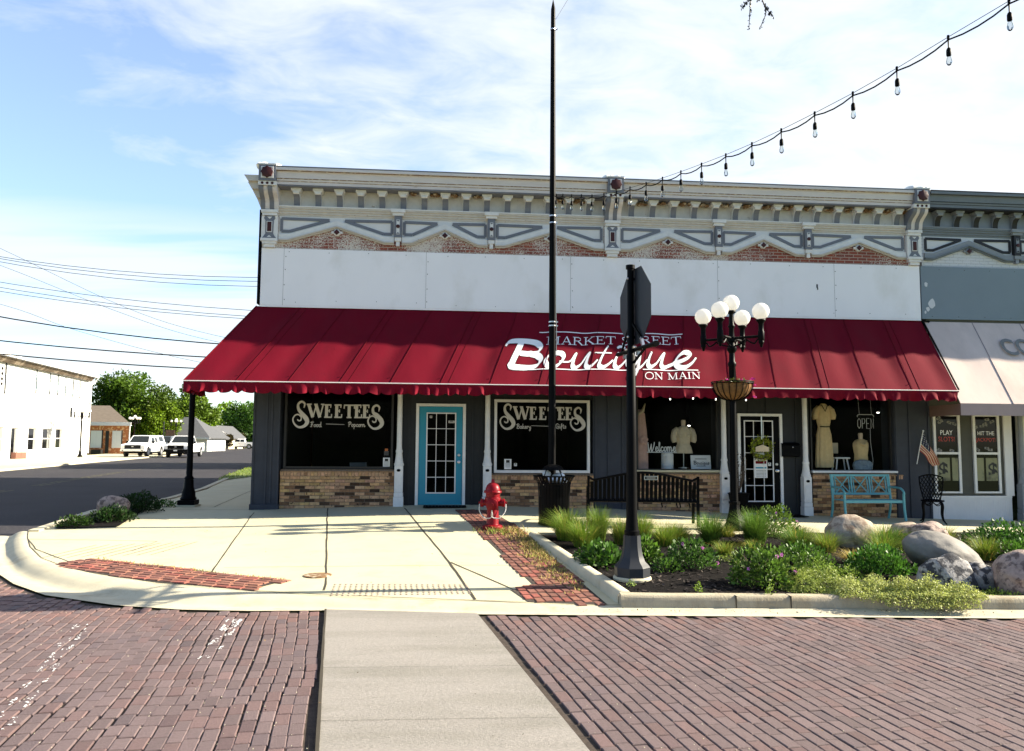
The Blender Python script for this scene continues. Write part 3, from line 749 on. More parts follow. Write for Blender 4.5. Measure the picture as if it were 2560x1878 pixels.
# ---------------------------------------------------------------- ornate iron front, shared by both shops
FY = 16.2
def frieze(root, x0, x1, caps, posts, bays, c, nbr, patch=True):
    """cornice, brackets, string course, post blocks and zigzag gables between x0 and x1; c = material set"""
    def put(b, name, mats, parent=root, **k): return b.build(name, mats, parent, world=True, **k)
    b = MB()
    crown = [(FY, 6.96), (FY-.33, 6.96), (FY-.33, 7.02), (FY-.345, 7.03), (FY-.35, 7.07), (FY-.362, 7.08), (FY-.366, 7.12), (FY-.38, 7.20), (FY-.42, 7.225), (FY-.44, 7.23), (FY-.44, 7.285), (FY-.40, 7.30), (FY+.25, 7.36)]
    b.sweepx(crown, x0, x1)
    put(b, 'cornice', c['crown'], ang=25)
    b = MB(); b.box(x0, x1, FY-.3645, FY-.34, 7.068, 7.079); b.box(x0, x1, FY-.4245, FY-.40, 7.2135, 7.2235); b.box(x0, x1, FY-.342, FY-.32, 7.0205, 7.028)  # dark strips painted in as the shadow lines of the crown
    put(b, 'shadow_line', c['shadeline'])
    b = MB(); b.sweepx([(FY-.445, 7.29), (FY-.445, 7.31), (FY+.2, 7.375), (FY+.2, 7.35)], x0, x1); put(b, 'coping', c['line'])
    b = MB(); b.box(x0, x1, FY-.322, FY-.02, 6.935, 6.958)
    put(b, 'soffit', c['line'])
    b = MB(); b.box(x0, x1, FY-.02, FY+.1, 6.56, 6.934); put(b, 'bracket_panel', c['cove'])
    # string course
    b = MB(); b.sweepx([(FY, 6.56), (FY-.10, 6.56), (FY-.10, 6.525), (FY-.075, 6.515), (FY-.075, 6.48), (FY-.05, 6.47), (FY-.05, 6.43), (FY-.03, 6.42), (FY-.03, 6.385), (FY, 6.38)], x0, x1)
    put(b, 'string_course', c['string'], ang=20)
    b = MB(); b.box(x0, x1, FY-.112, FY-.002, 6.561, 6.585); put(b, 'string_fillet', c['white'])
    # brackets
    prof = [(0, 6.562), (-.035, 6.565), (-.05, 6.60), (-.055, 6.66), (-.075, 6.73), (-.115, 6.785), (-.165, 6.81), (-.185, 6.825), (-.185, 6.86), (0, 6.86)]
    for i, bx in enumerate(nbr):
        b = MB(); w = .062
        pts = [(FY-.021 + y, z) for y, z in prof]; n = len(pts)
        i0 = b.av(*[(bx - w, y, z) for y, z in pts]); i1 = b.av(*[(bx + w, y, z) for y, z in pts])
        b.af([i0 + j for j in reversed(range(n))], 1); b.af([i1 + j for j in range(n)], 1)
        for j in range(n): b.af((i0 + j, i0 + (j+1) % n, i1 + (j+1) % n, i1 + j), 0 if j < 6 else 1)
        b.box(bx - .085, bx + .085, FY-.200, FY-.021, 6.863, 6.89, 1); b.box(bx - .105, bx + .105, FY-.215, FY-.021, 6.892, 6.932, 1)
        put(b, 'bracket', [c['line'], c['white']], ang=40)
    # plain band behind the gables
    b = MB(); b.box(x0, x1, FY-.012, FY+.1, 5.69, 6.38); put(b, 'frieze_wall', c['brick'])
    # gables: white field, thick chevron and grey outlined triangles
    for (a, d) in bays:
        mid = (a + d) / 2; e = min(.20, (d - a) * .12)
        lo, hi = 5.99, 6.30
        f = MB(); y = FY - .02
        top = 6.382
        f.prism([(a, y, top), (a, y, lo-.1), (a+e, y, lo-.1), (mid, y, hi-.1), (d-e, y, lo-.1), (d, y, lo-.1), (d, y, top), (mid, y, top)], (0, .012, 0))
        g = put(f, 'gable_panel', c['field'], smooth=False)
        # chevron in two steps
        f = MB()
        def chev(o0, o1, y0, y1, m):
            f.prism([(a, y0, lo-o0), (a+e, y0, lo-o0), (mid, y0, hi-o0), (d-e, y0, lo-o0), (d, y0, lo-o0), (d, y0, lo-o1), (d-e, y0, lo-o1), (mid, y0, hi-o1), (a+e, y0, lo-o1), (a, y0, lo-o1)], (0, y1 - y0, 0), m)
        chev(.0, .105, FY-.07, FY-.022, 0); chev(.107, .135, FY-.095, FY-.022, 1); chev(.137, .165, FY-.06, FY-.022, 1)
        put(f, 'chevron_trim', [c['white'], c['string']], g, smooth=False)
        f = MB(); y = FY - .024
        for s in (-1, 1):
            x_o = a + .05 if s < 0 else d - .05; x_m = mid + s * .14; zt = 6.325
            slope = (hi - lo) / (mid - a - e)
            tri = [(x_o, zt), (x_o, lo + .08), ((a + e + .06) if s < 0 else (d - e - .06), lo + .08), (x_m, hi + .035 - .14 * slope + .03)]
            L = tri + [(x_m, zt)]
            L = [(x_o, zt), (x_o, lo + .07), ((a + e + .02) if s < 0 else (d - e - .02), lo + .07), (mid + s * .16, zt - .01), ]
            for k in range(4):
                p, q = Vector((L[k][0], y - .001*k, L[k][1])), Vector((L[(k+1) % 4][0], y - .001*k, L[(k+1) % 4][1])); f.bar(p, q, .058 + .0004*k, .022, 0, up=(0, 1, 0))
        put(f, 'triangle_trim', c['line'], g, smooth=False)
        # flower ornament under the peak
        f = MB(); zc = hi - .245
        f.lathe([(.075, 0), (.075, .04), (.06, .05)], (0, 0, 0), 8); f.rbox((-.09, 0, .02), (.05, .05, .03)); f.rbox((.09, 0, .02), (.05, .05, .03))
        q = len(f.v)
        f.lathe([(.05, .052), (.05, .07), (.02, .075)], (0, 0, 0), 12, 1, flute=.22)
        f.v = [(mid + x, FY - .02 - z, zc + y_) for x, y_, z in f.v]
        put(f, 'rosette', [c['white'], c['dot']], g)
    # small posts
    for pxx in posts:
        f = MB(); w = .078
        f.box(pxx - w - .07, pxx + w + .07, FY-.16, FY-.01, 6.50, 6.575); f.box(pxx - w - .04, pxx + w + .04, FY-.13, FY-.01, 6.44, 6.498)
        f.box(pxx - w, pxx + w, FY-.11, FY-.01, 5.98, 6.438, 1)
        f.box(pxx - .035, pxx + .035, FY-.118, FY-.111, 6.04, 6.36, 0)
        f.box(pxx - w + .01, pxx + w - .01, FY-.10, FY-.01, 5.90, 5.978); f.box(pxx - w + .04, pxx + w - .04, FY-.085, FY-.01, 5.80, 5.898)
        q = len(f.v); f.lathe([(.04, .119), (.04, .13), (.02, .135)], (0, 0, 0), 12, 2); f.v[q:] = [(pxx + x, FY - z, 6.21 + y_) for x, y_, z in f.v[q:]]
        f.prism([(pxx - .036, FY-.122, 6.05), (pxx + .036, FY-.122, 6.05), (pxx, FY-.122, 6.09)], (0, .003, 0), 1); f.prism([(pxx - .036, FY-.122, 6.35), (pxx + .036, FY-.122, 6.35), (pxx, FY-.122, 6.31)], (0, .003, 0), 1)
        put(f, 'frieze_post', [c['white'], c['line'], c['dot']], smooth=True)
    # large scrolled caps
    for pxx in caps:
        w = .17
        f = MB()
        f.box(pxx - w, pxx + w, FY-.46, FY+.05, 6.99, 7.315, 0)
        f.box(pxx - w*.72, pxx + w*.72, FY-.472, FY-.461, 7.04, 7.28, 1)
        q = len(f.v); f.lathe([(.115, .473), (.115, .50), (.05, .515)], (0, 0, 0), 24, 2, flute=.10); f.v[q:] = [(pxx + x, FY - z, 7.16 + y_) for x, y_, z in f.v[q:]]
        f.box(pxx - w - .01, pxx + w + .01, FY-.43, FY+.02, 6.905, 6.988, 1)
        for s in (-1, 0, 1):
            q = len(f.v); f.lathe([(.028, .431), (.028, .436)], (0, 0, 0), 10, 2); f.v[q:] = [(pxx + s*.10 + x, FY - z, 6.945 + y_) for x, y_, z in f.v[q:]]
        g = put(f, 'pilaster_cap', [c['line'], c['white'], c['dot']])
        f = MB()
        sc = [(0, 6.48), (-.11, 6.48), (-.14, 6.52), (-.145, 6.58), (-.16, 6.64), (-.21, 6.70), (-.29, 6.75), (-.355, 6.80), (-.385, 6.85), (-.385, 6.903), (0, 6.903)]
        for s, m_, ww in ((-.135, 0, .045), (-.045, 1, .045), (.045, 0, .045), (.135, 1, .045)):
            pr = [(FY-.01 + y*(1 if m_ == 0 else .93), z) for y, z in sc]
            f.prism([(pxx + s - ww, y, z) for y, z in pr], (2*ww - .001, 0, 0), m_)
        put(f, 'scroll', [c['line'], c['crown']], g, ang=40)
        f = MB()
        f.box(pxx - w, pxx + w, FY-.15, FY-.01, 6.42, 6.478, 1); f.box(pxx - w + .02, pxx + w - .02, FY-.13, FY-.01, 6.36, 6.418, 1)
        hg = [(-.10, 6.355), (.10, 6.355), (.115, 6.30), (.085, 6.26), (.08, 5.98), (.115, 5.92), (.15, 5.88), (-.15, 5.88), (-.115, 5.92), (-.08, 5.98), (-.085, 6.26), (-.115, 6.30)]
        f.box(pxx - w + .005, pxx + w - .005, FY-.10, FY-.012, 5.88, 6.358, 1)
        f.prism([(pxx + x, FY-.108, z) for x, z in hg], (0, .006, 0), 0)
        f.box(pxx - .058, pxx + .058, FY-.118, FY-.109, 6.01, 6.24, 1); f.box(pxx - .043, pxx + .043, FY-.125, FY-.1185, 6.025, 6.225, 2)
        for s, z0, z1 in ((1, 6.335, 6.285), (1, 5.905, 5.945)): f.prism([(pxx - .05, FY-.113, z0), (pxx + .05, FY-.113, z0), (pxx, FY-.113, z1)], (0, .004, 0), 1)
        for k, (d_, z0, z1) in enumerate(((.0, 5.82, 5.878), (.03, 5.765, 5.818), (.06, 5.70, 5.763))): f.box(pxx - w + d_, pxx + w - d_, FY-.14 + d_*.7, FY-.012, z0, z1, 1)
        put(f, 'cap_panel', [c['line'], c['white'], c['dot']], g, smooth=False)
    return

CW = dict(crown=M['crown'], line=M['grey'], cove=M['cream'], string=M['cream'], white=M['trimwhite'], field=M['whitepaint'], dot=M['maroon'], shadeline=M['rust'])
M['frieze_brick'] = mat('old red brick with paint', (.26, .075, .045), .9, var=.25, vscale=20, tint=True, bump=.6, bscale=60)
# painted brick: red bricks showing through the peeling white coat
def peel_mat():
    m = bpy.data.materials.new('peeling brick'); m.use_nodes = True; t = m.node_tree; N = t.nodes.new; L = t.links.new
    p = t.nodes['Principled BSDF']; p.inputs['Roughness'].default_value = .9
    co = N('ShaderNodeTexCoord').outputs['Object']; mp = N('ShaderNodeMapping'); mp.inputs['Rotation'].default_value = (PI/2, 0, 0); L(co, mp.inputs['Vector'])
    br = N('ShaderNodeTexBrick'); br.inputs['Scale'].default_value = 1; br.inputs['Brick Width'].default_value = .205; br.inputs['Row Height'].default_value = .068
    br.inputs['Mortar Size'].default_value = .008; br.inputs['Color1'].default_value = (.30, .075, .045, 1); br.inputs['Color2'].default_value = (.20, .055, .04, 1); br.inputs['Mortar'].default_value = (.42, .33, .27, 1)
    L(mp.outputs[0], br.inputs['Vector'])
    def ns(s, d=6):
        n = N('ShaderNodeTexNoise'); n.inputs['Scale'].default_value = s; n.inputs['Detail'].default_value = d; n.inputs['Roughness'].default_value = .7; L(co, n.inputs['Vector']); return n.outputs['Fac']
    ma = N('ShaderNodeMath'); ma.operation = 'ADD'; L(ns(38), ma.inputs[0])
    mb = N('ShaderNodeMath'); mb.operation = 'MULTIPLY_ADD'; L(ns(.9, 3), mb.inputs[0]); mb.inputs[1].default_value = .6; mb.inputs[2].default_value = -.33; L(mb.outputs[0], ma.inputs[1])
    # more paint has stayed on the left part of the front
    sx = N('ShaderNodeSeparateXYZ'); L(co, sx.inputs[0]); mr2 = N('ShaderNodeMapRange'); mr2.inputs['From Min'].default_value = -7; mr2.inputs['From Max'].default_value = 6; mr2.inputs['To Min'].default_value = .075; mr2.inputs['To Max'].default_value = -.07
    L(sx.outputs['X'], mr2.inputs['Value']); mc = N('ShaderNodeMath'); mc.operation = 'ADD'; L(ma.outputs[0], mc.inputs[0]); L(mr2.outputs[0], mc.inputs[1])
    mr = N('ShaderNodeMapRange'); mr.inputs['From Min'].default_value = .455; mr.inputs['From Max'].default_value = .50; L(mc.outputs[0], mr.inputs['Value'])
    mx = N('ShaderNodeMix'); mx.data_type = 'RGBA'; L(mr.outputs[0], mx.inputs['Factor']); L(br.outputs['Color'], mx.inputs['A']); mx.inputs['B'].default_value = (.66, .60, .53, 1)
    L(mx.outputs['Result'], p.inputs['Base Color'])
    bp = N('ShaderNodeBump'); bp.inputs['Strength'].default_value = .7; bp.inputs['Distance'].default_value = .01; L(br.outputs['Fac'], bp.inputs['Height']); bp.invert = True; L(bp.outputs[0], p.inputs['Normal'])
    return m
M['peel'] = peel_mat()
def paintbrick_mat(name, col):
    m = M['peel'].copy(); m.name = name
    for n in m.node_tree.nodes:
        if n.type == 'TEX_BRICK':
            for k in ('Color1', 'Color2'): n.inputs[k].default_value = (*col, 1)
            n.inputs['Mortar'].default_value = (col[0]*.8, col[1]*.8, col[2]*.8, 1)
        if n.type == 'MIX': n.inputs['B'].default_value = (col[0]*1.04, col[1]*1.04, col[2]*1.04, 1)
    return m
M['paintbrick'] = paintbrick_mat('white painted brick', (.62, .63, .66))
CW['brick'] = M['peel']

shop = thing('boutique_building', 'corner shop with long burgundy awning, white upper panel and ornate white and grey cornice', 'building', (3.4, 16.2, 0))
def P_(b, name, mats, parent=shop, **k): return b.build(name, mats, parent, world=True, **k)
LX, RX = -3.84, 10.60
def side_x(y): return LX - .11 * (y - FY)
# main walls and roof
b = MB()
b.prism([(LX + .02, FY + .02, 7.0), (LX + .02, FY + .02, 2.9), (side_x(31.5), 31.5, 2.9), (side_x(31.5), 31.5, 6.9)], (.3, 0, 0))
b.prism([(LX + .02, FY + .42, 2.9), (LX + .02, FY + .42, -.1), (side_x(31.5), 31.5, -.1), (side_x(31.5), 31.5, 2.9)], (.3, 0, 0))
b.box(side_x(31.5), RX, 31.2, 31.5, -.1, 6.9)
b.box(LX + .3, RX, FY + .10, FY + .4, 2.95, 7.2)
P_(b, 'wall', M['sidebrick'], smooth=False)
b = MB(); b.prism([(LX + .3, FY + .4, 6.8), (RX, FY + .4, 6.8), (RX, 31.2, 6.6), (side_x(31.2) + .3, 31.2, 6.6)], (0, 0, -.2)); P_(b, 'roof', M['tar'], smooth=False)
b = MB(); b.box(RX - .02, RX + .12, FY + .45, 31, -.1, 6.9); P_(b, 'party_wall', M['sidebrick'], smooth=False)
b = MB(); b.box(LX - .045, LX - .005, FY - .03, FY + .25, 4.52, 6.5); P_(b, 'corner_trim', M['blackmetal'])
# cornice return on the side street
b = MB()
for k, (w0, z0, z1) in enumerate(((.30, 7.0, 7.12), (.24, 6.86, 6.998), (.16, 6.70, 6.858), (.08, 6.5, 6.698))):
    b.prism([(LX - w0, FY - .38 + .08*k, z1), (LX - w0 + .08, FY - .38 + .08*k, z0), (LX + .02, FY - .38 + .08*k, z0), (LX + .02, FY - .38 + .08*k, z1)], (0, .9, 0))
P_(b, 'cornice_return', M['cream'], smooth=False)
# upper sheet panels with seams and screws
b = MB()
seams = [LX + .02, -3.36, -.42, 2.66, 5.9, 8.55, RX - .06]
for i in range(len(seams) - 1): b.box(seams[i] + .002, seams[i+1] - .002, FY - .035, FY - .003, 4.50, 5.69, 0)
b.box(LX + .02, RX - .06, FY - .03, FY, 4.46, 4.498)
for i, s in enumerate(seams[1:-1]):
    b.box(s - .0022, s + .0022, FY - .0362, FY - .034, 4.5, 5.69, 1)
    for z in (4.62, 4.9, 5.2, 5.5):
        b.rbox((s + .03 + rnd.uniform(-.01, .01), FY - .037, z + rnd.uniform(-.05, .05)), (.016, .004, .016), None, 1)
for i in range(17):
    x = -3.3 + i * .83
    b.rbox((x + rnd.uniform(-.05, .05), FY - .037, 5.63 + rnd.uniform(-.02, .01)), (.014, .004, .014), None, 1); b.rbox((x + .2, FY - .037, 4.56 + rnd.uniform(0, .06)), (.013, .004, .013), None, 1)
b.rbox((8.15, FY - .037, 5.18), (.035, .003, .08), None, 1); b.rbox((8.16, FY - .0375, 5.12), (.025, .003, .05), None, 1)
P_(b, 'sheet_panel', [M['panel'], M['darkframe']], smooth=False)
nbL = [(-3.12 + i * (3.05 + 3.12) / 14) for i in range(15)]
nbR = [3.98 + i * (10.02 - 3.98) / 13 for i in range(14)]
frieze(shop, LX + .02, RX - .04, [-3.66, 3.56, 10.40], [-1.02, .95, 5.92, 7.95],
       [(-3.48, -1.10), (-.94, .87), (1.03, 3.38), (3.74, 5.84), (6.0, 7.87), (8.03, 10.22)], CW, nbL + nbR)
# tin flashing on the caps
for i, cx in enumerate((-3.66, 3.56, 10.40)):
    b = MB()
    for k in range(5): b.sphere((cx + (k - 2) * .08, FY - .18 + rnd.uniform(-.05, .05), 7.34), (.11, .26, .05 + (.03 if i else .01) + rnd.uniform(0, .03)), 10, 6)
    b.box(cx - .18, cx + .18, FY - .47, FY + .1, 7.316, 7.345)
    P_(b, 'flashing', M['silver' if i == 9 else 'trimwhite'])
# nests and rust under the soffit
b = MB()
for i, x in enumerate(nbL + nbR):
    if i in (0, 14): continue
    k = 1.0 if x > 2.0 else .25
    if rnd.random() > .35 + .65 * k: continue
    b = MB()
    for _ in range(6):
        b.sphere((x + .23 + rnd.gauss(0, .05), FY - .05 - rnd.uniform(0, .1), 6.915 - rnd.uniform(0, .05) * k), (.05 * rnd.uniform(.6, 1.3), .05, .03 * rnd.uniform(.6, 1.3)), 7, 5)
    P_(b, 'mud_nest', M['rust'])

# ground floor: boarded piers, sidings and lintel
def boards(name, x0, x1, z0, z1, y, m, step=.0, edges=()):
    b = MB(); b.box(x0, x1, y, FY + .40, z0, z1)
    for x in edges: b.box(x - .02, x + .02, y - .022, y - .001, z0, z1)
    return P_(b, name, m, smooth=False)
boards('corner_pier', LX + .01, -3.31, .44, 3.0, FY - .14, M['bluegrey'], edges=(-3.82, -3.57, -3.47, -3.33))
b = MB(); b.box(LX - .02, -3.29, FY - .18, FY + .3, .1, .437, bev=.006); P_(b, 'pier_base', M['bluegrey'])
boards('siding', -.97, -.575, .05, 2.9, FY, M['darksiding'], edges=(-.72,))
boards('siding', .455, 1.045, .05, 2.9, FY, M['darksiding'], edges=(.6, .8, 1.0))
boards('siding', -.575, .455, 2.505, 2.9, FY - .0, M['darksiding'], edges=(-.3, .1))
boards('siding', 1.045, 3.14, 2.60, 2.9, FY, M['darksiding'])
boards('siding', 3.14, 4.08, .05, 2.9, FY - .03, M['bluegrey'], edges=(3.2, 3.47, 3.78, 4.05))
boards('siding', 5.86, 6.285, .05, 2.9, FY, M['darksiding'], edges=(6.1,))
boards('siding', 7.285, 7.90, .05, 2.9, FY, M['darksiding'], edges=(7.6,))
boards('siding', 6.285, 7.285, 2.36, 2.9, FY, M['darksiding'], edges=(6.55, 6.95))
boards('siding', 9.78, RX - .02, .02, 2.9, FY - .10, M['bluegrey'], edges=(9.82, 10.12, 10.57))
b = MB(); b.box(LX + .02, RX, FY - .0, FY + .4, 2.9, 2.95); b.box(LX + .3, RX, FY + .02, FY + .3, 2.96, 4.47); P_(b, 'lintel', M['darksiding'], smooth=False)
# rooms behind the glass
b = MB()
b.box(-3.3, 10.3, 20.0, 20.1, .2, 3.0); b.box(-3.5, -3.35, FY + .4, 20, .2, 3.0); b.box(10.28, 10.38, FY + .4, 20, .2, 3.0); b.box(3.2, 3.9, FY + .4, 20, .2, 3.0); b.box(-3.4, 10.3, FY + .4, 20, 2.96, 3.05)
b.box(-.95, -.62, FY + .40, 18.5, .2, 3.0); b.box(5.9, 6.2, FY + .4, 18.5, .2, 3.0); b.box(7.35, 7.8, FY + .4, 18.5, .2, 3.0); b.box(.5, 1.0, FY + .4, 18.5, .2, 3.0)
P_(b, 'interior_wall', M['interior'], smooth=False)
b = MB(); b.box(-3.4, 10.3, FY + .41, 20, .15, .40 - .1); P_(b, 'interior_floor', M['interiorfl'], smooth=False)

# brick bulkheads under the windows
def bulk_tint():
    k = rnd.random()
    if k < .13: g = rnd.uniform(.10, .2); return (g, g*.9, g*.85)
    if k < .30: g = rnd.uniform(.4, .6); return (g, g*.85, g*.75)
    g = rnd.uniform(.8, 1.25); return (g, g * rnd.uniform(.88, 1.05), g * rnd.uniform(.7, 1.0))
M['brick_tan'] = mat('tan facing brick', (.50, .315, .185), .85, var=.3, vscale=16, tint=True, bump=.6, bscale=70, col2=(.12, .07, .045), mix=(15, .60, .68))
M['mortar'] = mat('mortar', (.16, .13, .10), .95, var=.2, vscale=20)
def wall_brick(b, x0, x1, z0, z1, y, d=.06):
    q = .005
    i = b.av((x0, y + d, z0), (x1, y + d, z0), (x1, y + d, z1), (x0, y + d, z1), (x0, y + q, z0), (x1, y + q, z0), (x1, y + q, z1), (x0, y + q, z1), (x0 + q, y, z0 + q), (x1 - q, y, z0 + q), (x1 - q, y, z1 - q), (x0 + q, y, z1 - q))
    for k in (0, 4):
        for j in range(4): a = i + k + j; c = i + k + (j+1) % 4; b.af((a, c, c + 4, a + 4))
    b.af((i + 8, i + 9, i + 10, i + 11))
def bulkhead(x0, x1, ztop):
    y = FY - .10
    b = MB(); b.box(x0 + .004, x1 - .004, y + .012, FY + .38, -.05, ztop - .006); g = P_(b, 'brick_bulkhead', M['mortar'], smooth=False)
    b = MB(); h = .0655; z = ztop - .135; row = 0
    while z > 0:
        x = x0 - (.1 if row % 2 else 0)
        while x < x1 - .01:
            xe = min(x + .2, x1); xs_ = max(x, x0)
            if xe - xs_ > .03:
                b.tc = bulk_tint(); wall_brick(b, xs_ + .004, xe - .004, z - h + .004, z - .004, y + rnd.uniform(0, .005))
            x += .2
        z -= h; row += 1
    x = x0
    while x < x1 - .03:                                       # soldier course, then the sloping sill bricks
        xe = min(x + .068, x1)
        b.tc = bulk_tint() if rnd.random() > .5 else (1.0, .95, .9); wall_brick(b, x + .003, xe - .003, ztop - .131, ztop - .042, y + rnd.uniform(-.004, .004))
        b.tc = (.72, .68, .62)
        i = b.av((x + .003, y - .015, ztop - .038), (xe - .003, y - .015, ztop - .038), (xe - .003, FY - .02, ztop), (x + .003, FY - .02, ztop), (x + .003, y - .015, ztop - .06), (xe - .003, y - .015, ztop - .06))
        b.af((i, i+1, i+2, i+3)); b.af((i+4, i+5, i+1, i))
        x += .068
    b.tc = (1, 1, 1)
    P_(b, 'facing_brick', M['brick_tan'], g, smooth=False)
bulkhead(-3.29, -1.0, 1.13); bulkhead(.99, 3.14, 1.06); bulkhead(4.09, 5.86, 1.09); bulkhead(7.91, 9.95, 1.09)

def window(x0, x1, z0, z1, fm, fw=.045, y=FY + .02, out=.03, sill=None):
    b = MB()
    b.box(x0, x0 + fw, y - out, y + .06, z0, z1); b.box(x1 - fw, x1, y - out, y + .06, z0, z1); b.box(x0 + fw, x1 - fw, y - out + .002, y + .058, z0, z0 + fw); b.box(x0 + fw, x1 - fw, y - out + .002, y + .058, z1 - fw, z1)
    w = P_(b, 'window', fm, smooth=False)
    b = MB(); b.quad((x0 + fw, y + .02, z0 + fw), (x1 - fw, y + .02, z0 + fw), (x1 - fw, y + .02, z1 - fw), (x0 + fw, y + .02, z1 - fw)); P_(b, 'glass_pane', M['glass'], w, smooth=False)
    b = MB(); b.box(x0 + .0, x1 - .0, y + .061, y + .45, z0 - .06, z0 + .01); P_(b, 'window_ledge', M['interiorfl'], w, smooth=False)
    if sill:
        b = MB(); b.box(x0 - .03, x1 + .05, FY - .13, y - out - .003, z0 - .035, z0 + .012, bev=.006); P_(b, 'sill', sill, w)
    return w
W1 = window(-3.25, -1.04, 1.14, 2.9, M['darkframe'])
W2 = window(1.05, 3.07, 1.07, 2.60, M['trimwhite'], .055, FY - .03, .03)
W3 = window(4.09, 5.86, 1.13, 2.9, M['darkframe'], .03, FY + .02, .03, M['concrete'])
W4 = window(7.93, 9.77, 1.13, 2.9, M['darkframe'], .03, FY + .02, .03, M['trimwhite'])

# painted shop lettering on the two left windows
def sweetees(win, x0, x1, zt, zb, y, w1, w2):
    s = (x1 - x0) / 843.0
    def P(u, v, k): return (x0 + (u - 395) * s, y - .004 - k, zt - (v - 235) * s * 1.06)
    b = MB(); k = 0
    SS = [(508, 290), (512, 258), (485, 240), (455, 262), (458, 305), (490, 345), (527, 385), (538, 420), (512, 452), (465, 462), (425, 435), (410, 395), (425, 362), (455, 352), (482, 372), (482, 400), (462, 406), (452, 396)]
    WW = [10, 16, 18, 20, 26, 36, 42, 36, 26, 18, 15, 14, 12, 12, 12, 12, 12, 10]
    for dx, mirror in ((0, 0), (682, 0)):
        pts = [(x + dx, v + (25 if dx else 0) * (1 if v < 345 else .3)) for x, v in SS]; sp = spline(pts, 5); ws = []
        for i in range(len(sp)):
            t = i / 5; j = min(int(t), len(WW) - 2); ws.append(WW[j] + (WW[j+1] - WW[j]) * (t - j))
        ribbon(b, P, sp, ws, 0)
    k = .0004
    def st(pts, w):
        nonlocal k
        ribbon(b, P, [Vector(p) for p in pts], w, k, cap=False); k += .0003
    # W
    for p, w in ((((548, 262), (588, 376)), 28), (((590, 374), (618, 268)), 12), (((614, 264), (652, 376)), 28), (((653, 374), (680, 264)), 12), (((530, 262), (575, 262)), 11), (((660, 262), (690, 262)), 11), (((598, 262), (630, 262)), 11)): st(p, w)
    def E(x, sw=1):
        for p, w in ((((x + 20, 262), (x + 20, 378)), 27), (((x, 266), (x + 60, 266)), 12), (((x + 20, 318), (x + 46, 318)), 11), (((x, 373), (x + 66, 373)), 12), (((x + 59, 262), (x + 57, 290)), 10), (((x + 65, 378), (x + 67, 345)), 10), (((x + 46, 304), (x + 46, 332)), 9)): st(p, w)
    E(692); E(784)
    for p, w in ((((918, 264), (918, 378)), 27), (((872, 267), (966, 267)), 12), (((874, 264), (872, 298)), 10), (((964, 264), (967, 298)), 10), (((896, 374), (940, 374)), 11)): st(p, w)
    E(966); E(1040)
    script(b, P, w1, 568, 458, -21, 100 if len(w1) < 5 else 140, 6)
    script(b, P, w2, 912 if len(w2) > 5 else 945, 454, -21, 155 if len(w2) > 5 else 105, 6)
    st([(710, 432), (878, 436)], 4)
    P_(b, 'lettering', M['letterdim'], win, smooth=False)
sweetees(W1, -3.12, -1.24, 2.52, 2.0, FY + .02, 'Food', 'Popcorn')
sweetees(W2, 1.14, 2.98, 2.51, 1.98, FY - .03, 'Bakery', 'Gifts')
def stickers(win, items):
    for x, z, w, h, y, m, ink in items:
        b = MB(); b.box(x - w/2, x + w/2, y - .004, y - .001, z - h/2, z + h/2, 0)
        for k in range(4): b.box(x - w*.36, x + w*.36, y - .0055, y - .0045, z - h*.30 + k*h*.12, z - h*.30 + k*h*.12 + h*.045, 1)
        b.rbox((x, y - .005, z + h*.27), (w*.5, .001, h*.26), None, 2)
        P_(b, 'sticker', [m, M['lettergrey'], ink], win, smooth=False)
stickers(W1, [(-1.17, 1.27, .14, .20, FY + .02, M['paper'], M['letterblack']), (-1.175, 1.48, .13, .19, FY + .02, M['drygrass'], M['orange'])])
stickers(W2, [(1.34, 1.25, .15, .21, FY - .03, M['paper'], M['letterblack']), (1.50, 1.24, .06, .06, FY - .03, M['paper'], M['letterblack'])])

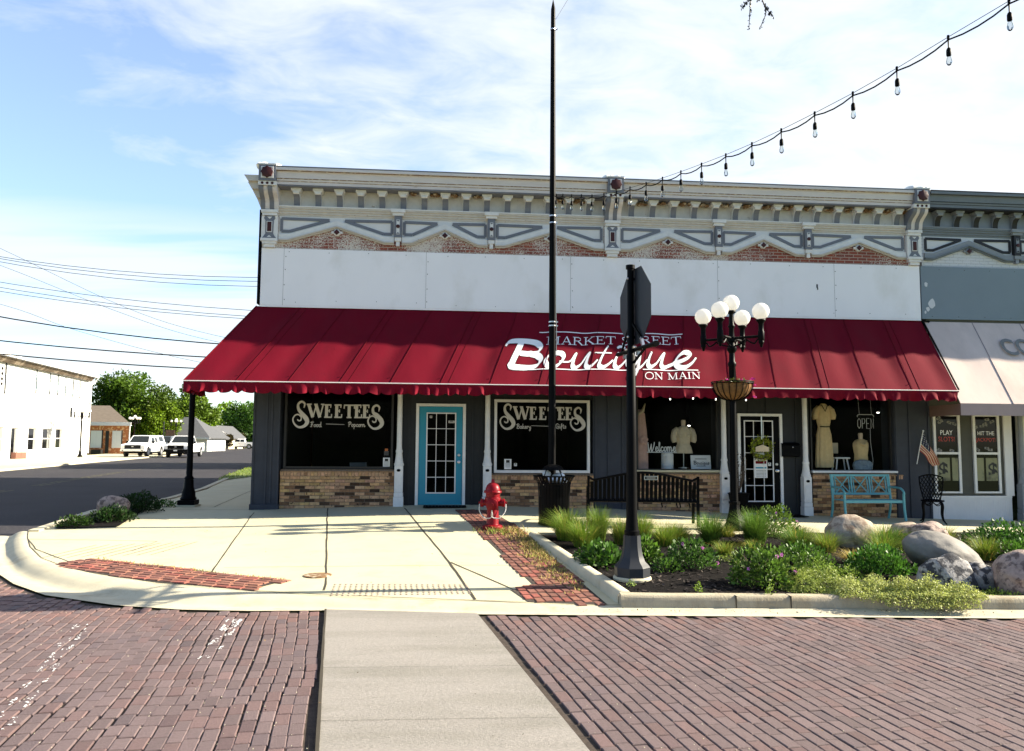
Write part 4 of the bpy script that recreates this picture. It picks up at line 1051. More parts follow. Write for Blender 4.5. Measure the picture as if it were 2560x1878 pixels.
# doors
def door(x0, x1, z0, z1, dm, fm, gx0, gx1, gz0, gz1, rows, hw, knob=1):
    b = MB(); y = FY - .02
    b.box(x0 - .06, x0, y - .03, FY + .1, z0 - .03, z1 + .055); b.box(x1, x1 + .06, y - .03, FY + .1, z0 - .03, z1 + .055); b.box(x0, x1, y - .028, FY + .098, z1, z1 + .055)
    d0 = P_(b, 'door', fm, smooth=False)
    b = MB()
    for a, c, e, f in ((x0 + .004, gx0, z0, z1 - .004), (gx1, x1 - .004, z0, z1 - .004), (gx0, gx1, z0, gz0), (gx0, gx1, gz1, z1 - .004)): b.box(a, c, y, y + .045, e, f)
    P_(b, 'door_leaf', dm, d0, smooth=False)
    b = MB(); t = .024
    for a, c, e, f in ((gx0, gx0 + t, gz0, gz1), (gx1 - t, gx1, gz0, gz1), (gx0 + t, gx1 - t, gz0, gz0 + t), (gx0 + t, gx1 - t, gz1 - t, gz1)): b.box(a, c, y - .012, y - .001, e, f)
    for k in (1, 2): x = gx0 + (gx1 - gx0) * k/3; b.box(x - .0065, x + .0065, y - .008, y + .01, gz0 + t, gz1 - t)
    for k in range(1, rows): z = gz0 + (gz1 - gz0) * k/rows; b.box(gx0 + t, gx1 - t, y - .0085, y + .0095, z - .0065, z + .0065)
    P_(b, 'glazing_bars', M['trimwhite'], d0, smooth=False)
    b = MB(); b.quad((gx0, y + .02, gz0), (gx1, y + .02, gz0), (gx1, y + .02, gz1), (gx0, y + .02, gz1)); P_(b, 'glass_pane', M['glass'], d0, smooth=False)
    for nm, z in (('deadbolt', z0 + 1.02), ('door_knob', z0 + .88)):
        b = MB(); b.lathe([(.03, 0), (.032, .012), (.014, .02), (.014, .045), (.028, .055), (.03, .075), (.01, .085)] if nm == 'door_knob' else [(.03, 0), (.03, .02), (.018, .03)], (0, 0, 0), 14)
        b.v = [(x1 - .075 + vx, y - vz, z + vy) for vx, vy, vz in b.v]; P_(b, nm, M['silver'], d0)
    b = MB(); b.box(x0 - .05, x1 + .05, FY - .16, FY + .1, z0 - .06, z0 - .012, bev=.006); P_(b, 'threshold', M['concrete'], d0)
    return d0
D1 = door(-.515, .395, .41, 2.44, M['teal'], M['trimwhite'], -.36, .255, .64, 2.31, 5, 0)
D2 = door(6.35, 7.22, .25, 2.30, M['black'], M['trimwhite'], 6.43, 7.08, .47, 2.21, 5, 0)
stickers(D2, [(6.99, 1.27, .06, .07, FY - .02, M['paper'], M['letterblack'])])
stickers(D1, [(.16, 2.12, .13, .05, FY - .02 + .012, M['letterdim'], M['letterblack']), (-.27, 2.22, .05, .05, FY - .02 + .012, M['letterdim'], M['letterblack'])])

# cast iron porch columns
def column(x, z0, m, m2, z1=2.78, root=shop):
    b = MB(); y = FY - .13; w = .085
    b.box(x - w - .015, x + w + .015, y - w - .015, y + w, z0 - .1, z0 + .17, bev=.006)
    b.box(x - w - .005, x + w + .005, y - w - .005, y + w, z0 + .172, z0 + .26, bev=.006)
    b.box(x - w, x + w, y - w, y + w, z0 + .262, z0 + .80, bev=.008)
    b.box(x - w*.6, x + w*.6, y - w - .012, y - w - .001, z0 + .30, z0 + .62, bev=.004)
    b.lathe([(.098, .80), (.10, .84), (.085, .87), (.07, .98), (.062, 1.06), (.07, 1.08), (.07, 1.11), (.06, 1.13), (.055, 1.2), (.05, z1 - z0)], (x, y, z0), 14)
    c = b.build('column', m, root, world=True)
    b = MB(); b.lathe([(.034, 0), (.034, .012), (.012, .02)], (0, 0, 0), 10, flute=.2); b.v = [(x + vx, y - w - .001 - vz, z0 + .71 + vy) for vx, vy, vz in b.v]
    b.build('column_rosette', m2, c, world=True)
for x in (-.905, .905, 5.945, 7.745): column(x, zf(x) + .01, M['trimwhite'], M['black'])

# awning
AT, AB = (FY, 4.47), (14.9, 2.82)
AL, AR = -4.86, 10.44
def aw(u, s):                                             # u: x at the foot 0..1, s: 0 top .. 1 foot
    xt = LX - .05 + (RX - .05 - LX + .05) * u; xb = AL + (AR - AL) * u
    x = xt + (xb - xt) * s; n = 16; ph = (u * n) % 1
    sag = .034 * math.sin(PI * ph ** 2.0) ** 2 * (.35 + .65 * math.sin(PI * s)) + .006 * noise.noise(Vector((x * 3, s * 4, 1))) + .008 * noise.noise(Vector((x * .9, s * 2, 4))) * s
    return (x, AT[0] + (AB[0] - AT[0]) * s + sag * .8, AT[1] + (AB[1] - AT[1]) * s - sag * .6)
b = MB(); b.grid(200, 20, aw)
awn = P_(b, 'awning', M['awning'])
def side(u, s):                                           # hip end over the side street
    y = 17.0; yt = FY + (y - FY) * u; yb = AB[0] + (y - AB[0]) * u
    p = Vector((side_x(yt) - .05, yt, AT[1])); q = Vector((AL - .11 * (yb - AB[0]), yb, AB[1])); r = p.lerp(q, s); return tuple(r)
b = MB(); b.grid(20, 6, side); P_(b, 'awning_side', M['awning'], awn)
b = MB()
for i in range(1, 16):
    q = [Vector(aw(i / 16, s / 12)) + Vector((0, -.006, .004)) for s in range(13)]; b.tube(q, .005, 5)
    if i % 2: q = [Vector(aw(i / 16 + .010, s / 12)) + Vector((0, -.003, .002)) for s in range(13)]; b.tube(q, .004, 4)
b.tube([Vector(aw(0, s / 12)) + Vector((0, -.004, .004)) for s in range(13)], .012, 6)
P_(b, 'seam', M['awning_in'], awn)
b = MB()
for i in range(1, 16):
    for s in (.13, .93):
        p = Vector(aw(i / 16 - .004, s)); b.sphere(p + Vector((0, -.006, .004)), .009, 6, 4)
for _ in range(7):
    p = Vector(aw(rnd.random(), rnd.random())); b.sphere(p + Vector((0, -.002, .002)), .005, 5, 3)
P_(b, 'lace_grommet', M['awning_in'], awn)
def ruffle(k, x):
    a = noise.noise(Vector((x * 2.6, 2.0, 0))) + .8 * noise.noise(Vector((x * 6.5, 7.0, 0))); return a
def calm(x): return sstep(.6, 1.2, x) * (1 - sstep(3.4, 4.0, x)) + sstep(6.0, 6.5, x) * (1 - sstep(7.4, 8.0, x))
def val(u, s):
    x = AL + (AR - AL) * u; c = 1 - .85 * min(1, calm(x))
    sc = abs(math.sin(PI * x / .235))
    drop = .158 + .055 * sc ** .6 * (.35 + .65 * c)
    y = AB[0] - .012 - c * s * (.10 * ruffle(0, x) + .035 * math.sin(x * 27 + 2 * math.sin(x * 3)) * s) - .02 * s
    x2 = x + c * s * .03 * math.sin(x * 19 + 1.3)
    return (x2, y, AB[1] - .015 - drop * s + c * .012 * s * noise.noise(Vector((x * 4, s * 3, 8))))
b = MB(); b.grid(760, 8, val); P_(b, 'valance', M['awning'], awn, ang=70)
def val2(u, s):
    y = AB[0] + (17 - AB[0]) * u; sc = abs(math.sin(PI * y / .235)); x = AL - .11 * (y - AB[0]) - .01 - .03 * s * math.sin(y * 21)
    return (x, y, AB[1] + .01 - (.18 + .045 * sc) * s)
b = MB(); b.grid(90, 4, val2); P_(b, 'valance_side', M['awning'], awn, ang=70)
b = MB(); b.tube([(AL - .01, AB[0] - .008, AB[1] - .004), (AR + .01, AB[0] - .008, AB[1] - .004)], .011, 6); P_(b, 'piping', M['trimwhite'], awn)
b = MB()
b.bar((AR + .04, AB[0] + .02, AB[1] + .02), (RX - .02, FY - .02, AT[1]), .025, .025); b.bar((AR + .04, AB[0] + .03, AB[1] - .02), (AR + .04, FY, AB[1] - .02), .025, .025); b.bar((RX - .02, FY - .03, AB[1]), (RX - .02, FY - .03, AT[1]), .025, .025)
b.bar((RX + .10, FY - .03, 3.4), (RX + .10, FY - .03, 4.47), .02, .02); b.bar((RX - .06, FY - .05, 4.44), (RX + .12, FY - .05, 4.44), .03, .03)
for i in range(0, 17, 2):
    x = AL + (AR - AL) * i / 16 + .02; xt = LX + (RX - LX) * i / 16
    b.bar((x, AB[0] + .05, AB[1] - .02), (xt, FY, AB[1] - .02), .02, .02)
P_(b, 'awning_frame', M['blackmetal'], awn, smooth=False)
# corner post under the side awning
b = MB(); z0 = .36; px_, py_ = -5.3, 16.85
b.box(px_ - .20, px_ + .20, py_ - .20, py_ + .20, z0 - .12, z0 + .0, bev=.01)
f = MB(); f.box(px_ - .17, px_ + .17, py_ - .17, py_ + .17, z0 + .002, z0 + .10, bev=.01)
f.lathe([(.155, .10), (.165, .13), (.14, .17), (.135, .25), (.10, .36), (.09, .50), (.085, .52), (.10, .54), (.085, .57), (.065, .60), (.06, 1.2), (.058, 2.35)], (px_, py_, z0), 16)
po = P_(f, 'awning_post', M['black'], awn); P_(b, 'post_pad', M['concrete'], po)
# lettering painted on the slope: white script with a dark edge
ax = Vector((1, 0, 0)); sl_ = Vector((0, AB[0] - AT[0], AB[1] - AT[1])); SLEN = sl_.length
def PA(u, v, k):
    x = 1.145 + .0020539 * u - .000377 * v; s = .3193 - .0000467 * u + .002827 * v
    q = s / SLEN; A_ = (LX - .05) * (1 - q) + AL * q; B__ = (RX - .05) * (1 - q) + AR * q
    p = Vector(aw((x - A_) / (B__ - A_), q)); d = .006 + k
    return (x, p.y - d * .79, p.z + d * .61)
NIB = Vector((.62, -.78)).normalized()
def boutique(b, P, grow=0.0, k0=0.0, m=0):
    k = k0
    st = [([(244, 212), (215, 300), (182, 390), (165, 446)], 58, 58), ([(92, 250), (112, 222), (165, 207), (300, 205), (395, 218), (437, 262), (415, 308), (345, 329), (250, 330)], 64, 17),
          ([(340, 328), (412, 345), (446, 390), (420, 440), (345, 464), (240, 468), (180, 462), (160, 446)], 67, 17),
          ([(610, 326), (545, 340), (500, 395), (520, 452), (580, 466), (640, 430), (672, 375), (655, 335), (610, 326)], 56, 17), ([(640, 410), (690, 415), (745, 402), (790, 330)], 16, 14),
          ([(800, 324), (776, 390), (768, 445), (795, 466), (850, 430), (905, 350), (930, 322)], 54, 14), ([(935, 322), (906, 400), (900, 446), (920, 468), (960, 450), (1010, 400)], 54, 14),
          ([(1118, 258), (1080, 320), (1042, 400), (1030, 450), (1060, 470), (1110, 448), (1165, 400)], 56, 14), ([(990, 326), (1152, 326)], 12, 12),
          ([(1225, 322), (1195, 390), (1186, 446), (1212, 468), (1255, 440), (1310, 380)], 54, 14), ([(1222, 268), (1245, 256), (1285, 262)], 26, 24),
          ([(1420, 340), (1370, 326), (1320, 375), (1318, 440), (1355, 466), (1410, 420), (1440, 330)], 51, 16), ([(1446, 326), (1428, 420), (1405, 510), (1380, 560), (1345, 575), (1330, 550), (1370, 510), (1450, 465), (1510, 400)], 49, 13),
          ([(1560, 324), (1530, 390), (1520, 445), (1548, 466), (1605, 430), (1665, 350), (1690, 322)], 54, 14), ([(1694, 322), (1664, 400), (1656, 446), (1678, 468), (1730, 450), (1790, 425)], 54, 14),
          ([(1790, 425), (1870, 405), (1945, 365), (1940, 332), (1890, 326), (1825, 370), (1800, 430), (1835, 470), (1900, 468), (1965, 430), (2010, 380)], 59, 17)]
    for pts, w, wm_ in st:
        ribbon(b, P, spline(pts, 7), w + grow, k, m, nib=(NIB.x, NIB.y), wmin=wm_ + grow) if w != wm_ else ribbon(b, P, spline(pts, 7), w + grow, k, m)
        k += .0004
b = MB(); boutique(b, PA, 11, -.0045); P_(b, 'lettering_edge', M['maroon'], awn, smooth=False)
b = MB(); boutique(b, PA)
def PAf(u, v, k): return PA(u, -v, k)
serif(b, PAf, 'MARKET STREET', 488, -241, 83, 1390, boldx=1.0)
serif(b, PAf, 'ON MAIN', 1480, -586, 66, 560, boldx=1.0)
for (u0, u1, v0, v1, w) in ((412, 1896, 108, 130, 9), (146, 1322, 483, 493, 9), (1464, 2022, 493, 501, 9)): ribbon(b, PA, [(u0 + (u1 - u0)*q_/40, v0 + (v1 - v0)*q_/40) for q_ in range(41)], w, .005, cap=False)
P_(b, 'lettering', M['letter'], awn, smooth=False)
# small clear bulbs along the valance of the dress shop
b = MB()
pts = []
for i in range(14):
    x = 4.3 + i * .155; pts.append((x, AB[0] + .06, AB[1] - .21 - .01 * math.sin(i * 1.3)))
b.tube(pts, .004, 5); lt = P_(b, 'light_cord', M['black'], awn)
for i in (1, 4, 7, 11):
    b = MB(); b.sphere((pts[i][0], pts[i][1], pts[i][2] - .02), (.012, .012, .018), 8, 6); P_(b, 'fairy_bulb', emit_mat('fairy bulb', (1, .95, .85), 2.0) if i == 1 else bpy.data.materials['fairy bulb'], lt)
# ---------------------------------------------------------------- neighbour shop
M['ngrey'] = mat('slate grey paint', (.155, .18, .205), .5, var=.08, vscale=5)
M['nline'] = mat('near black trim', (.018, .018, .022), .5)
M['ngreyl'] = mat('mid grey paint', (.24, .26, .285), .5, var=.08, vscale=7)
M['nboard'] = mat('slate blue board', (.195, .245, .285), .6, var=.05, vscale=1.2)
M['nwhite'] = mat('shaded white paint', (.62, .63, .65), .6, var=.05)
M['olive'] = mat('dark olive frame paint', (.075, .075, .062), .6, var=.1)
CN = dict(crown=M['ngrey'], line=M['nline'], cove=M['ngreyl'], string=M['ngrey'], white=M['ngreyl'], field=M['nwhite'], dot=M['maroon'], brick=M['paintbrick'], shadeline=M['nline'])
nb = thing('slots_shop_building', 'slate grey neighbouring shop with pale pink awning and slots posters in its windows', 'building', (15, 16.2, 0))
def Q_(b, name, mats, parent=nb, **k): return b.build(name, mats, parent, world=True, **k)
NX0, NX1 = 10.62, 22.0
b = MB(); b.box(NX0 + .12, NX1, FY + .1, FY + .4, 2.6, 7.2); b.box(NX1 - .3, NX1, FY + .4, 31, -.2, 6.9); b.box(NX0 + .15, NX1, 30.7, 31, -.2, 6.9)
Q_(b, 'wall', M['ngrey'], smooth=False)
b = MB(); b.box(NX0 + .13, NX1, FY + .41, 30.7, 6.6, 6.8); Q_(b, 'roof', M['tar'], smooth=False)
frieze(nb, NX0, NX1, [16.2, 21.8], [12.85, 14.5, 17.6, 19.2], [(10.66, 12.77), (12.93, 14.42), (14.58, 16.03), (16.4, 17.5), (17.7, 19.1), (19.3, 21.6)], CN,
       [10.98 + i * .46 for i in range(11)] + [16.6 + i * .46 for i in range(11)])
b = MB(); b.box(NX0 - .055, NX0 + 3.6, FY - .04, FY - .003, 4.50, 5.69); b.box(NX0 + 3.603, NX1, FY - .04, FY - .003, 4.5, 5.69)
for i in range(7):
    b.rbox((10.8 + i * .62, FY - .042, 4.56), (.014, .004, .014), None, 1); b.rbox((11.0 + i * .6, FY - .042, 5.62), (.014, .004, .014), None, 1)
g = Q_(b, 'fascia_board', [M['nboard'], M['nline']], smooth=False)
b = MB()
def blob(cx, cz, r, sd):
    pts = []; n = 14
    for j in range(n):
        a = 2*PI*j/n; q = r * (1 + .55 * noise.noise(Vector((math.cos(a) * 1.3 + sd, math.sin(a) * 1.3, sd)))); pts.append((cx + q * .8 * math.cos(a), FY - .0435, cz + q * math.sin(a)))
    b.prism(pts, (0, .003, 0))
blob(10.80, 4.84, .10, 1); blob(10.70, 4.72, .05, 2); blob(10.64, 4.65, .03, 5); blob(10.68, 5.28, .05, 3)
Q_(b, 'bare_patch', M['nwhite'], g, smooth=False)
# wall sign of which only the round yellow end shows at the frame edge
b = MB(); b.lathe([(.2, 0), (.21, .03), (.21, .09), (.19, .1)], (0, 0, 0), 24); b.v = [(13.32 + x, FY - .04 - z, 4.79 + y) for x, y, z in b.v]
sg = Q_(b, 'round_lamp_sign', mat('yellow enamel', (.85, .72, .08), .4, var=.04)); 
# awning of the neighbour
NT, NB_ = (FY - .02, 4.44), (14.85, 2.56)
def naw(u, s):
    x = NX0 - .02 + (NX1 - NX0) * u - .15 * s * (1 - u); n = 10; ph = (u * n) % 1
    sag = .02 * math.sin(PI * ph) ** 2 * math.sin(PI * s)
    return (x, NT[0] + (NB_[0] - NT[0]) * s + sag, NT[1] + (NB_[1] - NT[1]) * s - sag * .6)
b = MB(); b.grid(80, 14, naw); na = Q_(b, 'awning', M['pink'])
b = MB()
for i in range(0, 11):
    b.tube([Vector(naw(i / 10, s / 8)) + Vector((0, -.004, .002)) for s in range(9)], .008, 5)
Q_(b, 'seam', M['mauve'], na)
b = MB(); xl = NX0 - .17
b.grid(60, 3, lambda u, s: (xl + (NX1 - xl) * u, NB_[0] - .01 - .006 * math.sin(u * 60) * s, NB_[1] - .005 - .24 * s)); Q_(b, 'valance', M['mauve'], na)
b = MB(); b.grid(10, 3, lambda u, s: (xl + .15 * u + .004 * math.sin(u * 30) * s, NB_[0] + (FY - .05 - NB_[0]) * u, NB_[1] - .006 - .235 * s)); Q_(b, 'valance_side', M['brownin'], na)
nd = Vector((0, NB_[0] - NT[0], NB_[1] - NT[1])).normalized(); nn_ = Vector((0, -nd.z * -1, 0))
ang_ = math.atan2(-nd.z, -nd.y)
mt = Matrix.Translation((12.82, FY - .02 + nd.y * .96 - .02, 4.44 + nd.z * .96 + .012)) @ Matrix.Rotation(ang_, 4, 'X') @ Matrix.Rotation(0, 4, 'Z')
plain_text('lettering', 'COR', .66, mt @ Matrix.Translation((-.22, 0, 0)), M['lettergrey'], na, sx=.75, bold=.012)
# shop front
b = MB(); b.box(NX0 - .01, 12.42, FY - .03, FY + .35, .62, 2.75); Q_(b, 'window_surround', M['olive'], smooth=False)
b = MB(); b.box(NX0 - .0, 12.48, FY - .045, FY + .36, -.1, .60)
for i in range(46): x = 10.64 + i * .04; b.box(x + .002, x + .036, FY - .052, FY - .0455, -.1, .585)
b.box(NX0 - .0, 12.48, FY - .06, FY - .0525, .56, .605); Q_(b, 'wainscot', M['whitepaint'], smooth=False)
b = MB(); b.box(12.34, 12.53, FY - .07, FY + .3, .605, 2.75); b.box(12.56, 13.2, FY - .02, FY + .3, 2.38, 2.7); Q_(b, 'corner_board', M['whitepaint'], smooth=False)
b = MB()
b.box(12.83, 15.5, FY + .05, FY + .2, -.1, 2.75)
for i in range(60): x = 12.84 + i * .043; b.box(x + .002, x + .039, FY + .042, FY + .0495, -.1, 2.3)
b.box(12.83, 15.5, FY - .0, FY + .04, 2.27, 2.33); Q_(b, 'board_panel', M['whitepaint'], smooth=False)
column(12.69, zf(12.69) + .01, M['ngreyl'], M['nline'], 2.75, nb)
def sash(x0, x1, poster):
    b = MB(); z0, z1, zm = .66, 2.375, 1.53; w = .055; y = FY - .055
    b.box(x0, x0 + w, y - .02, y + .03, z0, z1); b.box(x1 - w, x1, y - .02, y + .03, z0, z1); b.box(x0 + w, x1 - w, y - .019, y + .029, z0, z0 + w*.7); b.box(x0 + w, x1 - w, y - .019, y + .029, z1 - w*.6, z1); b.box(x0 + w, x1 - w, y - .022, y + .025, zm - .025, zm + .025)
    w_ = Q_(b, 'sash_window', M['trimwhite'], smooth=False)
    b = MB(); b.box(x0 + w, x1 - w, y + .006, y + .02, z0 + w*.7, z1 - w*.6); Q_(b, 'glass_pane', M['darkglass'], w_, smooth=False)
    cx = (x0 + x1) / 2; yy = y + .003
    for k, (t, m, zz, sz) in enumerate(poster):
        plain_text('lettering', t, sz, facing(cx, yy, zz), m, w_, .001, sx=.86)
    # printed banknotes and stacks along the poster edges
    b = MB(); r2 = random.Random(int(x0 * 10))
    for k in range(9):
        px2 = cx + r2.uniform(-.24, .24); pz = r2.uniform(2.12, 2.30) if k < 6 else r2.uniform(1.58, 1.66); a = r2.uniform(-1, 1)
        if abs(px2 - cx) > .2 and k < 6: pz -= r2.uniform(0, .3)
        hw_, hh = .055, .026
        c_, s_2 = math.cos(a), math.sin(a)
        b.poly([(px2 + c_*u*hw_ - s_2*v*hh, yy - .0002*k, pz + s_2*u*hw_ + c_*v*hh) for u, v in ((-1, -1), (1, -1.2), (1, 1), (-1, .8))], 0)
        b.poly([(px2 + c_*u*.02 - s_2*v*.02, yy - .0002*k - .0001, pz + s_2*u*.02 + c_*v*.02) for u, v in ((-1, 0), (0, -1), (1, 0), (0, 1))], 1)
    Q_(b, 'poster_print', [M['lettergrey'], M['letterblack']], w_, smooth=False)
    b = MB(); yy -= .0
    mid = cx + (-.10 if x0 < 11 else .13)
    for q in (-.36, 0, .36):
        a, c = max(mid + q - .155, x0 + w + .01), min(mid + q + .155, x1 - w - .01)
        if c - a > .05: b.box(a, c, yy - .0005, yy + .002, .93, 1.43)
    Q_(b, 'reel_print', mat('reel print', (.26, .26, .15), .8, col2=(.05, .05, .04), mix=(3, .5, .65)) if 'reel print' not in bpy.data.materials else bpy.data.materials['reel print'], w_, smooth=False)
    plain_text('lettering', '$', .42, facing(mid, yy - .002, 1.03), M['letterblack'], w_, .0008, bold=.012)
sash(10.70, 11.32, [('PLAY', M['letter'], 1.93, .15), ('SLOTS!', M['letterred'], 1.79, .145)])
sash(11.62, 12.24, [('HIT THE', M['letter'], 1.93, .125), ('JACKPOT!', M['letterred'], 1.79, .118)])

# ---------------------------------------------------------------- in the shop windows
def lathe_body(b, prof, c, n=18, m=0, fold=0.0, seed=0, nf=9):
    """prof: (rx, ry, z): cloth hanging in soft folds"""
    i0 = len(b.v)
    for rx, ry, z in prof:
        f = fold * (1 if rx > .05 else .3)
        b.av(*[(c[0] + rx * math.cos(2*PI*j/n) * (1 + f * math.sin(nf * 2*PI*j/n + seed + z * 2)), c[1] + ry * math.sin(2*PI*j/n) * (1 + f * math.sin(nf * 2*PI*j/n + seed)), c[2] + z) for j in range(n)])
    for k in range(len(prof) - 1):
        for j in range(n): a = i0 + k*n + j; q = i0 + k*n + (j+1) % n; b.af((a, q, q + n, a + n), m)
def bust(name, label, loc, top, cm, base=.0, sleeves=True, cowl=False, peplum=True):
    t = thing(name, label, 'mannequin', loc)
    b = MB(); b.lathe([(.0, .745), (.045, .74), (.05, .70), (.046, .62), (.05, .57), (.09, .54)], (0, 0, 0), 14); b.build('neck', M['mannequin'], t)
    b = MB(); b.tube([(0, 0, base), (0, 0, .2)], .012, 8); b.lathe([(.12, base - .0), (.12, base + .015), (.02, base + .03)], (0, 0, 0), 16); b.build('stand', M['silver'], t)
    b = MB()
    pr = [(.17, .11, .0), (.165, .11, .05), (.155, .105, .12)] if not peplum else [(.205, .13, .0), (.19, .125, .06), (.165, .115, .14), (.135, .10, .20)]
    pr += [(.145, .105, .24), (.165, .115, .34), (.175, .12, .43), (.17, .11, .50), (.12, .085, .56), (.06, .06, .585)]
    lathe_body(b, pr, (0, 0, .02), 28, 0, .05, 1, 8)
    b.build('garment_body', cm, t)
    if sleeves:
        for s in (-1, 1):
            b = MB(); b.tube([(s*.13, 0, .55), (s*.19, -.01, .50), (s*.215, -.02, .40), (s*.215, -.03, .31), (s*.20, -.03, .26)], [.055, .068, .072, .07, .058], 12); b.build('sleeve', cm, t)
    b = MB()
    if cowl: b.tube([(-.10, -.06, .57), (-.05, -.12, .50), (0, -.135, .47), (.05, -.12, .50), (.10, -.06, .57)], [.02, .03, .034, .03, .02], 8)
    else:
        for s in (-1, 1): b.prism([(s*.015, -.125, .36), (s*.075, -.10, .54), (s*.05, -.075, .62), (s*.02, -.10, .56)], (0, .012, 0))
        for k in range(4): b.sphere((0, -.122 - .004*(k % 2), .42 - k*.06), .008, 6, 4)
        for s in (-1, 1): b.box(s*.085 - .035, s*.085 + .035, -.132, -.122, .36, .42, bev=.003)
    b.build('collar', cm, t)
    return t
WY = FY + .30
bust('dress_form', 'headless dress form wearing a cream short sleeved peplum jacket in the shop window', (5.20, WY, 1.47), None, M['skin_cream'], -.3)
bust('dress_form', 'headless dress form in a mustard sleeveless top with folded jeans before it', (9.23, WY, 1.22), None, M['cream_dress'], -.1, False, True, False)
def long_dress(label, loc, H, cm, wtop, sleeve, flower=False, straps=False):
    t = thing('dress', label, 'dress', loc)
    b = MB(); h = H
    if straps: pr = [(.19, .08, 0), (.18, .08, h*.3), (.16, .075, h*.55), (.13, .07, h*.72), (.12, .065, h*.80), (.05, .04, h*.86)]
    else: pr = [(.20, .09, 0), (.19, .085, h*.25), (.165, .08, h*.5), (.125, .065, h*.62), (.15, .075, h*.70), (.165, .08, h*.82), (.15, .07, h*.92), (.08, .05, h*.965), (.06, .045, h*.985)]
    lathe_body(b, pr, (0, 0, 0), 40, 0, .07, .5, 11); b.build('gown', cm, t)
    if sleeve:
        for s in (-1, 1):
            b = MB(); b.tube([(s*.11, 0, h*.94), (s*.18, -.01, h*.88), (s*.205, -.02, h*.80), (s*.20, -.03, h*.745)], [.05, .07, .075, .055], 12); b.build('sleeve', cm, t)
        b = MB(); b.tube([(s_*.07, -.07 - (1 - abs(s_)) * .02, h * (.965 - .10 * (1 - abs(s_)))) for s_ in (-1, -.5, 0, .5, 1)], .008, 6); b.tube([(-.12, -.075, h*.63), (0, -.085, h*.625), (.12, -.075, h*.63)], .012, 6); b.build('trim', M['brick_tan'], t)
    if straps:
        b = MB()
        b.tube([(-.10, -.06, h*.85), (-.03, -.10, h*.80), (.06, -.08, h*.84), (.13, -.02, h*.95)], [.02, .045, .04, .012], 8)
        b.build('scarf', M['skin_cream'], t)
    b = MB(); b.tube([(-.12, 0, h*.975), (0, 0, h*1.0), (.12, 0, h*.975)], .006, 6); b.tube([(0, 0, h), (0, .0, h + .06), (.03, 0, h + .09)], .004, 6); b.build('hanger', M['black'], t)
    if flower:
        b = MB()
        for k in range(5):
            a = 2*PI*k/5 + .3; b.sphere((.07 + .055*math.cos(a), -.12, h*.42 + .055*math.sin(a)), (.045, .012, .045), 10, 6)
        b.sphere((.07, -.13, h*.42), (.02, .012, .02), 8, 6); b.build('cloth_flower', M['rose'], t)
    return t
long_dress('rose and tan sleeveless dress with a large cloth flower in the window by the pillar', (4.22, WY, 1.14), 1.50, M['rose'], .1, False, True, True)
long_dress('long cream gathered dress with short sleeves hanging by the teal bench window', (8.36, WY - .05, 1.2), 1.42, M['cream_dress'], .1, True)
t = thing('tank_top', 'orange and white two tone top on a rack at the window edge', 'top', (8.03, WY + .1, 1.40))
b = MB(); lathe_body(b, [(.13, .05, 0), (.125, .05, .22), (.12, .05, .45)], (0, 0, 0), 24, 0, .05); b.build('lower_cloth', M['orange'], t)
b = MB(); lathe_body(b, [(.121, .05, .452), (.12, .05, .70), (.09, .04, .80)], (0, 0, 0), 24, 0, .03); b.build('upper_cloth', M['skin_cream'], t)
for s in (-1, 1):
    b = MB(); b.tube([(s*.07, -.045, .55), (s*.08, -.03, .80)], .01, 6); b.build('strap', M['orange'], t)
b = MB()
for z in (0.0, .21, .42, .65): b.tube([(-.14, -.07, z), (.17, -.07, z)], .006, 6)
b.build('rack_bar', M['black'], t)
# small stool with folded cloth, box, milk can, signs
t = thing('stool', 'small white stool with splayed legs in the window behind the teal bench', 'stool', (8.74, WY - .02, 1.14))
b = MB(); b.box(-.17, .17, -.11, .11, .25, .285, bev=.01); b.build('seat', M['trimwhite'], t)
for sx_ in (-1, 1):
    for sy_ in (-1, 1):
        b = MB(); b.tube([(sx_*.15, sy_*.09, 0), (sx_*.11, sy_*.07, .25)], [.014, .018], 8); b.build('leg', M['trimwhite'], t)
b = MB(); b.box(-.11, .11, -.08, .08, 0, .03, bev=.01); b.box(-.09, .1, -.07, .07, .031, .055, bev=.01); o = b.build('folded_cloth', M['black']); o.location = (8.74, WY - .02, 1.427); tag(o, 'folded dark cloth lying on the small white stool', 'cloth')
b = MB(); b.box(-.16, .16, -.02, .02, 0, .24, bev=.006); b.box(-.14, .14, -.024, -.021, .02, .22); o = b.build('display_box', M['skin_cream']); o.location = (8.66, WY + .24, 1.5); tag(o, 'plain cream box behind the small stool', 'box')
b = MB()
lathe_body(b, [(.02, .05, 0), (.20, .09, .02), (.23, .10, .10), (.21, .09, .17), (.16, .08, .21), (.05, .04, .235)], (0, 0, 0), 26, 0, .06, 2, 5); b.tube([(-.1, -.09, .18), (0, -.11, .10), (.1, -.09, .18)], .008, 6)
o = b.build('jeans', M['denim']); o.location = (9.18, WY - .13, 1.14); tag(o, 'folded pale blue jeans at the foot of the mustard dress form', 'jeans')
t = thing('milk_can', 'ribbed white metal can under the welcome sign', 'can', (4.82, WY - .06, 1.15))
b = MB(); b.lathe([(.12, 0), (.13, .01), (.13, .07), (.135, .08), (.13, .09), (.13, .27), (.135, .28), (.13, .29), (.125, .33), (.13, .335)], (0, 0, 0), 24); b.build('can_body', M['paper'], t)
b = MB(); b.lathe([(.11, .337), (.11, .345), (.10, .35)], (0, 0, 0), 24); b.build('lid', M['silver'], t)
t = thing('welcome_sign', 'white cursive welcome word standing on the ribbed can', 'sign', (4.70, WY - .06, 1.502))
b = MB(); b.box(-.33, .33, -.008, .008, 0, .018)
